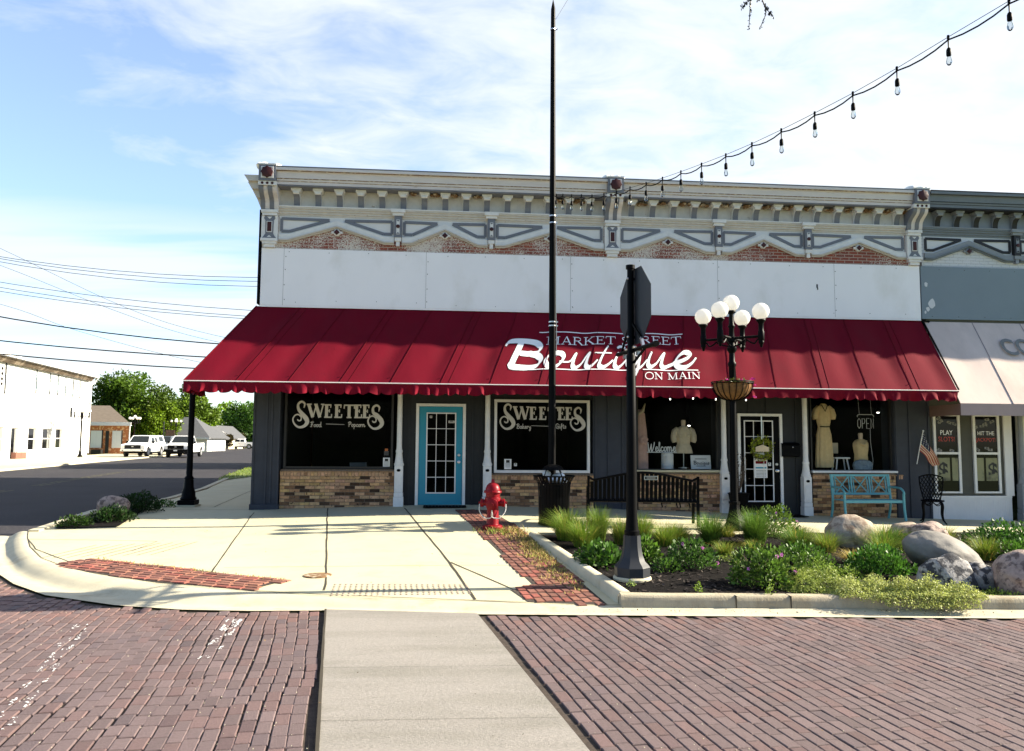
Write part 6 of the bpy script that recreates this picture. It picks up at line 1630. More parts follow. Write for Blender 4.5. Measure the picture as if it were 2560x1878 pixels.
SP = [(1.97, 13.85, 6.27), (2.07, 13.44, 6.13), (2.16, 13.02, 5.99), (2.26, 12.61, 5.86), (2.36, 12.2, 5.73), (2.47, 11.78, 5.62), (2.58, 11.37, 5.53), (2.69, 10.96, 5.46), (2.82, 10.54, 5.39), (2.94, 10.13, 5.33), (3.07, 9.72, 5.28), (3.21, 9.31, 5.24), (3.37, 8.89, 5.21), (3.53, 8.48, 5.195), (3.70, 8.07, 5.20), (3.88, 7.65, 5.22), (4.08, 7.24, 5.26), (4.30, 6.83, 5.33), (4.54, 6.41, 5.43), (4.82, 6.0, 5.55), (5.12, 5.58, 5.70), (5.44, 5.15, 5.87)]
t = thing('festoon_lights', 'festoon cable of clear bulbs running from the tall pole up over the street', 'string lights', SP[0])
o0 = Vector(SP[0])
b = MB(); pts = []
for i in range(len(SP) - 1):
    A, B = Vector(SP[i]) - o0, Vector(SP[i+1]) - o0
    for k in range(4): q = k/4; pts.append(A.lerp(B, q) - Vector((0, 0, .035 * 4*q*(1-q) + .008)))
b.tube(pts, .0075, 6); b.build('cable', M['black'], t)
b = MB(); b.tube([Vector(p) - o0 + Vector((0, 0, .018)) for p in SP], .0032, 5); b.build('support_wire', M['black'], t)
for i, p in enumerate(SP[1:] if False else SP):
    c = Vector(p) - o0
    if i == 0: c = c + Vector((.03, -.06, -.03))
    b = MB(); b.lathe([(.006, -.085), (.007, 0), (.012, .012)], c, 6); b.lathe([(.02, -.16), (.022, -.15), (.021, -.105), (.014, -.088), (.007, -.083)], c, 10); b.box(c.x - .008, c.x + .008, c.y - .008, c.y + .008, c.z - .01, c.z + .035); s_o = b.build('socket', M['black'], t)
    b = MB(); b.lathe([(.004, -.252), (.015, -.246), (.024, -.228), (.025, -.212), (.019, -.185), (.013, -.16)], c, 10); bb = b.build('bulb', M['bulb'], s_o)
# overhead lines across the side street
PL = [[(-24.37, 11.57), (-17.79, 10.92), (-10.54, 10.77)], [(-24.37, 11.50), (-17.78, 10.78), (-10.54, 10.61)], [(-24.37, 11.36), (-17.77, 10.59), (-10.56, 10.38)], [(-24.29, 10.16), (-17.71, 9.36), (-10.82, 8.89)], [(-24.28, 9.9), (-17.7, 9.07), (-11.08, 8.6)], [(-24.26, 9.71), (-17.69, 8.93), (-11.18, 8.5)], [(-24.18, 8.25), (-17.62, 7.37), (-12.54, 6.97)], [(-24.1, 6.96), (-17.58, 6.46), (-13.22, 6.25)], [(-24.06, 6.25), (-17.55, 5.79), (-13.8, 5.63)]]
PN = ['topmost of the thin high overhead wires left of the shop', 'second from top of the three high overhead wires', 'lowest of the three high overhead wires', 'upper wire of the middle overhead group', 'centre wire of the middle overhead group', 'lower wire of the middle overhead group', 'thick dark overhead wire meeting the middle of the awning slope', 'thick dark overhead wire second from the bottom', 'lowest thick overhead wire, just over the white building roof']
for i, (L_, nm) in enumerate(zip(PL, PN)):
    (x0, z0), (x1, z1), (x2, z2) = L_
    c2 = ((z2 - z0)/(x2 - x0) - (z1 - z0)/(x1 - x0)) / (x2 - x1); c1 = (z1 - z0)/(x1 - x0) - c2*(x1 - x0)
    b = MB(); b.tube([(x, 44 + (i % 3)*.3, z0 + c1*(x - x0) + c2*(x - x0)**2) for x in [-46 + k*2.5 for k in range(20)]], .016 if i < 6 else .034, 5)
    tag(b.build('power_line', M['signback'] if i < 6 else M['black']), nm, 'power line', 'overhead wires across the side street')
for i, (L_, nm) in enumerate(zip([[(-33.3, 15.8), (-24.1, 11.54), (-17.5, 9.54)], [(-33.2, 14.5), (-25.0, 11.33), (-18.1, 9.2)], [(-33.0, 11.56), (-27.3, 9.64), (-18.7, 7.5)]], ['upper faint diagonal wire crossing the level overhead wires', 'middle faint diagonal wire crossing the level overhead wires', 'lower faint diagonal wire crossing the thick overhead wires'])):
    b = MB(); b.tube(spline([(-44, 60, 2*L_[0][1] - L_[1][1] + .5)] + [(x, 60, z) for x, z in L_] + [(-8, 60, L_[2][1] - 1.6)], 6), .014, 5)
    tag(b.build('power_line', M['signback']), nm, 'power line', 'overhead wires across the side street')
# drooping twig at the top of the view
t = thing('hanging_branch', 'bare grey twigs with small buds hanging into the sky above the street', 'branch', (2.98, 7, 6.5))
for pts in ([(0, 0, 0), (-.045, 0, -.42), (-.06, 0, -.56), (-.075, .0, -.75)], [(0, 0, 0), (.06, .02, -.36), (.10, .0, -.56), (.03, 0, -.74)]):
    b = MB(); sp = spline(pts, 6); b.tube(sp, [.010 - .007*k/(len(sp)-1) for k in range(len(sp))], 5)
    for k in range(3, len(sp)):
        for _ in range(2): leafquad(b, sp[k], .025, .014, rnd, (1, 1, 1))
    b.build('twig', M['signback'], t, smooth=False)
for pts in ([(-.05, 0, -.44), (-.10, 0, -.48), (-.145, 0, -.53)], [(.085, 0, -.50), (.13, 0, -.55), (.175, 0, -.60)], [(.0, 0, -.2), (.02, 0, -.36), (.02, 0, -.44)]):
    b = MB(); sp = spline(pts, 6); b.tube(sp, [.006 - .004*k/(len(sp)-1) for k in range(len(sp))], 5)
    for k in range(1, len(sp)):
        for _ in range(3): leafquad(b, sp[k], .03, .016, rnd, (1, 1, 1))
    b.build('twig', M['signback'], t, smooth=False)
# ---------------------------------------------------------------- planting bed
bed_l = [(1.36, 12.5), (1.86, 8.06)]; bed_f = [(1.86, 8.06), (6.07, 7.72), (13, 7.12)]
bed = [(1.42, 12.5), (1.92, 8.12), (6.07, 7.80), (13, 7.2), (13, 12.4), (10.2, 12.75), (6, 12.7), (1.7, 12.55)]
sheet('planting_soil', bed, zb, 0, M['mulch'], .22)
b = MB(); tops = []
def kerb_run(b, path, w, zt0, zt1, zb0, side=1):
    n = len(path)
    for i in range(n - 1):
        A, B = Vector(path[i]), Vector(path[i+1]); L = (B - A).length; k = max(1, int(L / .5)); d = (B - A)/L; nn = Vector((-d.y, d.x)) * side
        prev = None
        for j in range(k + 1):
            p = A + d*L*j/k; f = (i + j/k)/(n - 1); zt = zt0 + (zt1 - zt0)*f + .006*noise.noise(Vector((p.x*2, p.y*2, 1)))
            ring = [(0, zb0), (.012, zt - .03), (.03, zt - .008), (.05, zt), (w - .02, zt), (w, zt - .02), (w, zb0)]
            i0 = b.av(*[(p.x + nn.x*q, p.y + nn.y*q, z) for q, z in ring])
            if prev is not None:
                for s in range(len(ring) - 1): b.af((prev + s, prev + s + 1, i0 + s + 1, i0 + s))
            elif True: b.af(range(i0, i0 + len(ring)))
            prev = i0
        b.af(range(i0, i0 + len(ring)))
kerb_run(b, [(1.86, 8.05), (6.07, 7.71), (13, 7.11)], .17, .155, .145, -.05, 1)
tag(b.build('planter_kerb', M['planter'], ang=50), 'low weathered concrete kerb along the street edge of the planting bed', 'kerb')
b = MB(); kerb_run(b, [(1.36, 12.45), (1.855, 8.23)], .16, zs(1.4, 12.4) + .07, .153, -.05, 1); b.box(1.53, 1.95, 12.42, 12.55, .1, zs(1.5, 12.5) + .06)
tag(b.build('planter_kerb', M['kerb'], ang=50), 'pale concrete kerb between the paver strip and the planting bed', 'kerb')
b = MB()
for x in (3.05, 3.62, 6.6): y = 8.05 - (x - 1.86)*.0808; b.box(x - .004, x + .004, y - .002, y + .16, .02, .1535)
o = b.build('kerb_joint', M['joint'], smooth=False); o['kind'] = 'structure'
# wood chips
b = MB()
for _ in range(6500):
    x = rnd.uniform(1.5, 9.5); y = 7.2 + 5.4*rnd.random()**1.7
    if not inpoly(bed, x, y): continue
    a = rnd.uniform(0, PI); L = rnd.uniform(.012, .04); w = rnd.uniform(.004, .011); g = rnd.choice((.35, .5, .8, 1.2, 2.2)); b.tc = (g, g*.92, g*.85)
    dx, dy = math.cos(a)*L, math.sin(a)*L; ex, ey = -math.sin(a)*w, math.cos(a)*w; z = zb(x, y) + .006; u, v = rnd.uniform(-.012, .012), rnd.uniform(-.006, .006)
    i = b.av((x - dx - ex, y - dy - ey, z - u), (x + dx - ex, y + dy - ey, z + u), (x + dx + ex, y + dy + ey, z + u + v), (x - dx + ex, y - dy + ey, z - u + v)); b.af((i, i+1, i+2, i+3))
tag(b.build('mulch_chips', M['chip'], smooth=False), 'dark shredded mulch over the planting bed', 'mulch', None, 'stuff')

def tuft(label, x, y, R, H, n, hue=(1, 1, 1), dry=0.0, group='ornamental grass tufts'):
    H *= 1.18; R *= 1.1; n = int(n*1.6); t = MB(); z0 = zb(x, y) - .01; r = random.Random(int(x*1000 + y*77))
    for _ in range(n):
        a = r.uniform(0, 2*PI); q = R*.28*math.sqrt(r.random()); bx, by = q*math.cos(a), q*math.sin(a)
        a2 = a + r.gauss(0, .5); lean = R * r.uniform(.15, 1.05); h = H * r.uniform(.55, 1.05) * (1 - .25*lean/R)
        w = r.uniform(.003, .0055); dx, dy = math.cos(a2), math.sin(a2)
        g = r.uniform(.55, 1.5); c = (g*hue[0], g*hue[1], g*hue[2])
        if r.random() < dry: c = (g*3.0, g*1.75, g*2.6)
        t.tc = c; pts = []
        for k in range(4):
            s = k/3; pts.append((bx + dx*lean*s**1.7, by + dy*lean*s**1.7, h*(1 - (1 - s)**1.5) - .35*h*max(0, lean/R - .6)*s**2))
        prev = None
        for k, p in enumerate(pts):
            ww = w*(1 - k/3.2); i = t.av((p[0] - dy*ww, p[1] + dx*ww, p[2]), (p[0] + dy*ww, p[1] - dx*ww, p[2]))
            if k: t.af((i-2, i-1, i+1, i))
    o = t.build('grass_tuft', M['blade'], smooth=False); o.location = (x, y, z0)
    return tag(o, label, 'ornamental grass', group)
G1, G2, G3 = (1.0, 1.2, .8), (.75, 1.05, .9), (1.12, 1.2, .9)
for lb, x, y, R, H, n, hue, dr in [
    ('bright green grass tuft at the bed corner beside the litter bin', 1.92, 12.0, .48, .46, 620, G1, .06), ('broad grass tuft in front of the left bench leg', 2.05, 11.35, .40, .40, 480, G1, .06),
    ('tall feathery grass tuft under the middle of the black bench', 2.42, 12.05, .34, .50, 520, G1, .05), ('pale green tuft immediately left of the sign post', 2.72, 11.7, .34, .40, 380, G3, .1),
    ('upright tuft showing just right of the sign post', 3.02, 11.75, .34, .46, 460, G1, .08), ('thin tuft below the right part of the black bench', 3.30, 11.4, .40, .34, 420, G1, .12),
    ('lower tuft between the sign post and the dense green tuft', 3.60, 11.75, .36, .30, 420, G1, .15), ('dense fresh green tuft left of the street lamp base', 4.10, 11.7, .38, .44, 620, G2, .03),
    ('largest rich green tuft in front of the street lamp base', 4.76, 11.6, .42, .50, 800, G2, .02), ('light green tuft at the right flank of the largest tuft', 5.2, 11.1, .46, .34, 480, G2, .06),
    ('small wispy tuft behind the purple flowered plant', 3.92, 10.65, .26, .2, 200, G3, .15), ('small thin tuft in front of the largest tuft', 4.42, 10.85, .24, .18, 180, G3, .3),
    ('arching grass tuft leaning against the tall pink boulder', 6.5, 11.0, .46, .36, 560, G2, .1), ('fine grass tuft left of the arching tuft', 5.45, 10.75, .38, .32, 320, G3, .12),
    ('sunlit grass tuft in front of the big grey boulder', 6.15, 10.5, .34, .3, 280, G1, .08), ('brown withered tuft between the mulch and the feathery fern', 5.38, 9.85, .32, .2, 260, (1.3, .75, 1.3), .6),
    ('yellow green tuft between the big grey boulder and the right shrub', 7.35, 10.05, .32, .34, 300, G3, .1), ('fine tuft at the back edge behind the big grey boulder', 7.6, 11.3, .34, .3, 260, G3, .2),
    ('low tuft at the rear bed edge left of the tall pink boulder', 5.75, 12.3, .3, .2, 200, G3, .3), ('short tuft below the right end of the black bench', 4.6, 12.35, .32, .2, 200, G3, .3)]:
    tuft(lb, x, y, R, H, n, hue, dr)

def bush(name, label, x, y, R, H, n, ls, hue, cat, flowers=None, spike=0.0, group=None, seed=0):
    t = thing(name, label, cat, (x, y, zb(x, y) if y < 13 and x > 1.3 else zs(x, y)), 0, group); r = random.Random(int(x*999 + y*31) + seed)
    b = MB()
    for _ in range(n):
        while True:
            u = Vector((r.uniform(-1, 1), r.uniform(-1, 1), r.uniform(0, 1)))
            if .25 < u.length < 1: break
        k = 1 + .28*noise.noise(u*2.3 + Vector((x, y, 0)))
        p = Vector((u.x*R*k, u.y*R*k, u.z*H*k + .01)); d = u + Vector((r.gauss(0, .5), r.gauss(0, .5), r.gauss(.2, .5)))
        if spike and r.random() < spike: d = Vector((u.x*.5, u.y*.5, 1)) + Vector((r.gauss(0, .2), r.gauss(0, .2), 0))
        g = r.uniform(.6, 1.4) * (.8 + .5 * noise.noise(u*3.1 + Vector((y, x, 3)))); c = (g*hue[0], g*hue[1], g*hue[2]); leafquad(b, p, ls*r.uniform(.6, 1.3), ls*r.uniform(.4, .7), r, c, d)
    b.build('foliage', M['leaf'], t, smooth=False)
    b = MB()
    for k in range(9): a = r.uniform(0, 2*PI); b.tube([(0, 0, -.02), (R*.35*math.cos(a), R*.35*math.sin(a), H*.4), (R*.6*math.cos(a), R*.6*math.sin(a), H*.75)], [.007, .005, .003], 4)
    b.build('stems', M['bark'], t)
    for k in range(flowers or 0):
        b = MB(); a = r.uniform(-2.9, .2); e = r.uniform(.1, 1.0); p = Vector((R*1.04*math.cos(a)*math.cos(e), R*1.04*math.sin(a)*math.cos(e), H*1.03*math.sin(e)))
        v = r.random(); c = (1, 1, 1) if v > .35 else (1.6, 8, 2.0)
        for q in range(5): aa = 2*PI*q/5; leafquad(b, p, .028, .026, r, c, (math.cos(aa), -.35, math.sin(aa)))
        b.build('flower', M['petal'], t, smooth=False)
    return t
bush('flowering_plant', 'dark leafy mound with purple blooms behind the sign post on its right', 3.15, 9.72, .33, .36, 1300, .05, (.8, 1.0, .9), 'plant', 14)
bush('flowering_plant', 'largest purple flowered mound in front of the street lamp', 3.62, 8.62, .36, .42, 1700, .055, (1.1, 1.2, .9), 'plant', 16)
bush('flowering_plant', 'green mound with a few purple blooms right of the street lamp base', 5.45, 12.5, .42, .46, 1500, .05, (1.4, 1.35, .9), 'plant', 8)
bush('leafy_plant', 'broad leaved green plant left of the sign post base', 2.02, 9.95, .30, .26, 600, .085, (.8, 1.05, .8), 'plant')
bush('leafy_plant', 'light green plant peeping out right of the sign post', 2.62, 10.1, .22, .30, 500, .08, (1.2, 1.35, .9), 'plant')
bush('feathery_fern', 'bright feathery fern in front of the big grey boulder', 5.32, 9.2, .40, .32, 1900, .05, (.85, 1.25, .8), 'fern', None, .4)
bush('shrub', 'dark green shrub at the back of the bed right of the boulders', 8.1, 10.6, .62, .42, 1900, .06, (.6, .9, .7), 'shrub', None, .3)
bush('shrub', 'lighter green low shrub before the dark green shrub', 7.75, 10.0, .42, .26, 1100, .05, (.9, 1.2, .8), 'shrub', None, .3)
bush('shrub', 'dark shrub at the far right rear of the planting bed', 9.3, 11.0, .7, .4, 1500, .06, (.6, .95, .7), 'shrub', None, .3)
bush('weedy_plant', 'yellow green weedy growth between the big grey boulder and the shrubs', 7.15, 11.1, .45, .22, 900, .04, (1.9, 1.6, 1.1), 'plant')
bush('leafy_plant', 'small green plant between the largest tuft and the feathery fern', 4.75, 10.1, .34, .22, 800, .05, (.9, 1.15, .8), 'plant', None, .3)
bush('leafy_plant', 'small plant in the mulch left of the feathery fern', 4.62, 9.45, .28, .2, 600, .045, (1.2, 1.3, .9), 'plant', None, .3)
bush('leafy_plant', 'low plant in the mulch between the sign post and the purple flowered mounds', 2.75, 9.45, .2, .14, 320, .045, (.9, 1.1, .8), 'plant')
# spilling ground cover with tiny yellow green leaves
b = MB(); r = random.Random(12)
def cover(cx, cy, rx, ry, H, n, hue, over=0.0):
    for _ in range(n):
        a = r.uniform(0, 2*PI); q = math.sqrt(r.random()); x = cx + rx*q*math.cos(a); y = cy + ry*q*math.sin(a)
        h = H*(1 - q*q)*r.uniform(.3, 1.0)*(1 + .9*noise.noise(Vector((x*5, y*5, 2))))
        yk = 7.97 - (x - 1.86)*.081 + .1
        z = zb(x, y) + max(0, h)
        if y < yk: z = .16 + .25*h - max(0, (yk - .09 - y))*1.2
        if z < .075: continue
        g = r.uniform(.55, 1.6); c = (g*hue[0], g*hue[1], g*hue[2])
        for _k in range(3): leafquad(b, (x + r.gauss(0, .012), y + r.gauss(0, .012), z + r.gauss(0, .012)), .021, .015, r, c)
cover(4.1, 8.45, .42, .42, .20, 1900, (2.9, 2.0, 2.6)); cover(4.55, 8.05, .50, .32, .20, 2400, (4.1, 2.55, 4.6)); cover(4.95, 7.85, .45, .30, .20, 2300, (4.1, 2.55, 4.6)); cover(4.0, 9.2, .35, .4, .22, 700, (2.0, 1.7, 1.3)); cover(4.6, 9.0, .45, .4, .16, 800, (2.3, 1.9, 1.5)); cover(5.35, 7.88, .38, .26, .16, 1300, (4.1, 2.55, 4.6)); cover(5.2, 7.66, .3, .16, .12, 700, (4.1, 2.55, 4.6)); cover(3.85, 10.2, .2, .25, .1, 150, (2, 1.6, 1.2)); cover(6.0, 7.95, .5, .12, .06, 260, (2.6, 2.0, 1.5))
cover(4.9, 10.6, .4, .35, .12, 260, (2.1, 1.8, 1.3)); cover(5.8, 10.1, .35, .3, .12, 400, (1.6, 1.6, 1.1)); cover(6.9, 10.9, .5, .5, .14, 600, (2.0, 1.8, 1.2))
cover(2.75, 8.25, .05, .05, .1, 30, (2, 1.7, 1.2)); cover(3.45, 8.05, .06, .06, .12, 40, (2, 1.7, 1.2)); cover(2.1, 8.6, .04, .04, .08, 20, (2, 1.7, 1.2))
tag(b.build('ground_cover', M['leaf'], smooth=False), 'yellow green creeping ground cover spilling over the kerb', 'ground cover', None, 'stuff')

# boulders
def boulder(label, x, y, z, r3, rot, m, seed, rough=.22, sub=4, flat=0.0):
    bm = bmesh.new(); bmesh.ops.create_icosphere(bm, subdivisions=sub, radius=1)
    for v in bm.verts:
        p = v.co.copy(); k = 1 + rough*noise.noise(p*1.1 + Vector((seed, 0, 0))) + rough*.35*noise.noise(p*3 + Vector((0, seed, 0))) + .015*noise.noise(p*9)
        if flat: 
            for dvec in ((.6, -.6, .5), (-.5, -.7, .5), (.9, .1, .4), (-.1, -.95, -.1)):
                dv = Vector(dvec).normalized(); q = p.dot(dv)*k
                if q > 1 - flat: k -= (q - (1 - flat))*.8
        v.co = Vector((p.x*r3[0]*k, p.y*r3[1]*k, p.z*r3[2]*k))
    me = bpy.data.meshes.new('boulder'); bm.to_mesh(me); bm.free(); me.materials.append(m); me.shade_smooth()
    o = bpy.data.objects.new('boulder', me); COL.objects.link(o); o.location = (x, y, z); o.rotation_euler = rot
    return tag(o, label, 'boulder', 'boulders in the planting beds')
boulder('tall pink speckled boulder behind the arching grass tuft', 6.22, 11.5, .32, (.43, .33, .34), (0, .12, .2), M['rock_tan'], 2.0, .18)
boulder('small pale boulder peeping behind the big grey boulder', 7.42, 12.0, .30, (.28, .24, .17), (0, 0, .1), M['rock_tan'], 5.0)
boulder('small rosy boulder touching the back of the big grey boulder', 7.35, 11.3, .34, (.36, .26, .22), (0, .1, 0), M['rock_pink'], 7.0)
boulder('largest smooth grey boulder tilted down to the right', 6.36, 9.5, .31, (.56, .38, .27), (.05, .40, .15), M['rock_grey'], 9.0, .10, 5)
boulder('black and white speckled angular boulder in front of the big grey boulder', 5.68, 8.35, .22, (.34, .28, .27), (.1, .30, .3), M['rock_speck'], 12.0, .22, 5, .22)
boulder('speckled granite block between the angular boulder and the pink one', 6.08, 8.42, .22, (.22, .22, .18), (0, .5, .2), M['rock_speck'], 15.0, .2, 4, .2)
boulder('pink granite boulder at the right edge of the photo on the bed kerb', 6.38, 8.12, .29, (.34, .30, .29), (0, .05, .1), M['rock_pink'], 17.0, .16, 5, .12)
# bed by the street corner, its leaf colours darkened to stand for shade
lb_ = [(-6.45, 13.65), (-5.45, 13.75), (-5.72, 15.2), (-5.95, 16.7), (-6.62, 16.5), (-6.6, 14.8)]
sheet('corner_bed_soil', lb_, zs, .02, M['mulch'], .3)
boulder('pale rounded boulder in the shady corner bed by the side street', -6.05, 15.0, zs(-6, 15) + .22, (.29, .23, .19), (0, -.1, .2), M['rock_pink'], 21.0, .15)
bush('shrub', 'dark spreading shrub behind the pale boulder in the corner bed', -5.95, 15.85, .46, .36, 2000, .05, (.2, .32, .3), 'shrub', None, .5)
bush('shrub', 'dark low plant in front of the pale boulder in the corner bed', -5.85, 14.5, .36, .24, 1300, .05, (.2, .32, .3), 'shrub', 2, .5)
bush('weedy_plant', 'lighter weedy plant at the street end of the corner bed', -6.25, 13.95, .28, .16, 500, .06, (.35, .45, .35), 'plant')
bush('weedy_plant', 'low weeds in the pavement crack beside the corner bed', -5.72, 16.7, .26, .12, 300, .05, (.7, 1.0, .7), 'plant')

# dead leaves and grit lying in the gutter and on the paving
b = MB(); r = random.Random(5)
M['deadleaf'] = mat('dead leaf', (.13, .085, .05), .9, tint=True)
for _ in range(420):
    k = r.random()
    if k < .55: x = r.uniform(1.0, 9); y = 8.0 - (x - 1.86)*.081 - abs(r.gauss(0, .10)) - .02; z = None
    elif k < .8: x = r.uniform(-4.5, 1.2); y = r.uniform(8.4, 15); z = zs(x, y) + .006
    else: x = r.uniform(-5, 6); y = r.uniform(4.5, 7.4); z = zst(x, y) + .018
    if z is None: z = .030 if y > 7.8 - (x - 1.86)*.081 else .022
    g = r.uniform(.5, 1.6); L = r.uniform(.006, .022)
    leafquad(b, (x, y, z), L, L*.6, r, (g, g, g*.9), (r.gauss(0, 1), r.gauss(0, 1), r.uniform(0, .25)))
tag(b.build('leaf_litter', M['deadleaf'], smooth=False), 'scattered dead leaf bits on the paving and gutter', 'litter', None, 'stuff')
# ---------------------------------------------------------------- across the side street
WA = Vector((-34.6, 79.0)); WD = Vector((.1202, -.9928)); WN = Vector((.9928, .1202))        # wall corner, direction towards us, outward normal
wb = thing('white_building', 'long white two storey building with battered eave across the side street', 'building', (-34.6, 79.0, 0))
def WP(u, o, z): p = WA + WD*u + WN*o; return (p.x, p.y, z)
def wbox(b, u0, u1, o0, o1, z0, z1, m=0): b.prism([WP(u0, o0, z0), WP(u1, o0, z0), WP(u1, o1, z0), WP(u0, o1, z0)], (0, 0, z1 - z0), m)
def B_(b, name, mats, parent=wb, **k): return b.build(name, mats, parent, world=True, smooth=False, **k)
ULEN = 34
low = [(12.5, 14.4), (9.55, 11.45), (6.6, 8.5)]
ops = [(4.8, 4.80)] 
b = MB()
holes = sorted([(6.6, 8.5, .75, 2.45), (9.55, 11.45, .72, 2.45), (12.5, 14.4, .66, 2.45), (16.3, 17.6, .05, 2.42), (18.75, 20.6, .6, 2.46)])
u = 0
for (a, c, z0, z1) in holes:
    wbox(b, u, a, -.3, 0, -.3, 2.47); wbox(b, a, c, -.3, 0, -.3, z0); wbox(b, a, c, -.3, 0, z1, 2.47); u = c
wbox(b, u, ULEN, -.3, 0, -.3, 2.47); wbox(b, 0, ULEN, -.3, 0, 2.471, 7.2)
wbox(b, 0, .3, -14, -.3, -.3, 7.2)
B_(b, 'wall', M['wallwhite'])
b = MB(); wbox(b, .3, ULEN, -14, -13.7, -.3, 7.2); wbox(b, ULEN - .3, ULEN, -13.7, -.3, -.3, 7.2); B_(b, 'rear_wall', M['wallwhite'])
for (a, c, z0, z1) in holes:
    b = MB(); isd = z0 < .1
    t_ = .055
    wbox(b, a, a + t_, -.2, -.1, z0, z1); wbox(b, c - t_, c, -.2, -.1, z0, z1); wbox(b, a + t_, c - t_, -.199, -.101, z0, z0 + t_); wbox(b, a + t_, c - t_, -.199, -.101, z1 - t_, z1)
    if not isd: wbox(b, a + t_, c - t_, -.19, -.11, z0 + (z1 - z0)*.49, z0 + (z1 - z0)*.53)
    w = B_(b, 'door' if isd else 'window', M['trimwhite'])
    b = MB(); wbox(b, a + t_, c - t_, -.17, -.15, z0 + t_, z1 - t_); B_(b, 'glass_pane', M['darkglass'], w)
    b = MB(); wbox(b, a + t_, a + t_ + (c - a)*.22, -.149, -.14, z0 + t_, z1 - t_); B_(b, 'curtain', M['lettergrey'], w)
b = MB()
for uu, z0, z1 in [(2.98, 5.4, 7.0), (4.84, 5.35, 7.0), (6.81, 5.3, 7.05), (8.65, 5.35, 7.1), (10.52, 5.3, 7.1), (13.43, 5.25, 7.15), (19.2, 4.9, 7.15), (22.5, 5, 7.15), (26, 5, 7.15)]:
    wbox(b, uu - .07, uu + .07, .002, .05, z0, z1)
B_(b, 'downpipe', M['signback'])
for a, c, z0, z1 in ((3.05, 3.85, 5.5, 6.95), (1.6, 2.3, 5.5, 6.95), (19.5, 20.6, 5.4, 6.9), (23, 24.2, 5.4, 6.9)):
    b = MB(); wbox(b, a, c, .002, .02, z0, z1, 0)
    for k in range(4):
        for j in range(2):
            q = (c - a)/2; h = (z1 - z0)/4; wbox(b, a + j*q + .12, a + (j+1)*q - .06, .0205, .024, z0 + k*h + .08, z0 + (k+1)*h - .08, 1)
    B_(b, 'sash_window', [M['trimwhite'], M['brick_tan']])
M['palepaint'] = mat('pale weathered paint', (.28, .42, .47), .85, var=.1, col2=(.75, .77, .77), mix=(4, .42, .55))
b = MB(); wbox(b, 4.95, 14.2, .004, .012, 5.55, 6.98); wbox(b, 15.6, 17.6, .004, .012, 4.2, 6.8); B_(b, 'faded_panel', M['palepaint'])
b = MB(); wbox(b, 15.5, 17.45, .02, .35, 0, .55); B_(b, 'brick_planter_front', M['sidebrick'])
b = MB(); wbox(b, 10.9, 11.5, .02, .25, .05, .50); B_(b, 'utility_box', M['trimwhite'])
M['shadedfascia'] = mat('shade darkened weathered fascia', (.085, .062, .042), .9, var=.3, vscale=1.5, col2=(.20, .16, .12), mix=(1.2, .5, .6))  # battered brown boards, colour darkened further for the shade under the eave
b = MB()
b.grid(60, 4, lambda q, s: WP(.6 + q*(ULEN - .5), .0 + .25 + .35*s + .02*noise.noise(Vector((q*40, 0, s))), 7.15 + .38*s + .03*noise.noise(Vector((q*60, s*3, 2)))))
B_(b, 'fascia', M['shadedfascia'])
b = MB()
b.prism([WP(-.2, .72, 7.56), WP(ULEN, .72, 7.56), WP(ULEN, .72, 7.72), WP(-.2, .72, 7.72)], tuple(Vector(WP(0, 0, 0)) - Vector(WP(0, .3, -.05)))); B_(b, 'gutter', M['trimwhite'])
b = MB(); wbox(b, -.15, ULEN, 0, .7, 7.50, 7.55); b.prism([WP(-.2, .42, 7.68), WP(ULEN, .42, 7.68), WP(ULEN, -7, 8.5), WP(-.2, -7, 8.5)], (0, 0, -.12)); b.prism([WP(-.2, -14, 7.6), WP(ULEN, -14, 7.6), WP(ULEN, -7, 8.5), WP(-.2, -7, 8.5)], (0, 0, -.12)); B_(b, 'roof', M['shingleg'])
b = MB(); b.tube([WP(.15, .62, 7.6), WP(-.35, .5, 7.5), WP(-.4, .3, 7.1), WP(.1, .12, 6.8), WP(.1, .12, .2)], .06, 6); B_(b, 'corner_downpipe', M['trimwhite'])
# bracket lamp on the wall
t = thing('wall_lantern', 'old iron wall bracket hanging on the white wall beside the lamp post', 'wall lamp', WP(4.9, .05, 3.55))
b = MB()
for q in (0, .18, .36): b.bar((q*.12, -q, 0), (q*.12, -q, .9), .05, .03)
b.bar((0, 0, .5), (.05, -.4, .5), .04, .04); b.bar((.02, -.15, -.5), (.02, -.15, 0), .03, .03); b.build('iron_bars', M['signback'], t, smooth=False)

# orange brick shop behind it
ob = thing('brick_building', 'low orange brick building with brown hip roof beyond the white building', 'building', (-36, 86, 0))
def O_(b, name, mats, parent=ob): return b.build(name, mats, parent, world=True, smooth=False)
b = MB(); b.prism([(-46, 86, -.4), (-33.5, 86, -.4), (-38.5, 97, -.4), (-46, 97, -.4)], (0, 0, 3.5)); O_(b, 'wall', M['orangebrick'])
b = MB(); b.prism([(-47, 85.5, 3.1), (-33.1, 85.5, 3.1), (-37.6, 91, 5.25), (-46, 91, 5.25)], (0, 0, .06)); b.prism([(-33.1, 85.5, 3.1), (-38.2, 97.3, 3.1), (-39, 92, 5.25), (-37.6, 91, 5.25)], (0, 0, .06)); O_(b, 'roof', M['shingle'])
b = MB(); b.box(-47.02, -33.08, 85.42, 85.495, 2.98, 3.36); b.box(-46.9, -33.2, 85.5, 86, 3.0, 3.05); b.bar((-33.25, 85.6, 3.0), (-33.4, 85.9, 0), .09, .09); O_(b, 'fascia', M['trimwhite'])
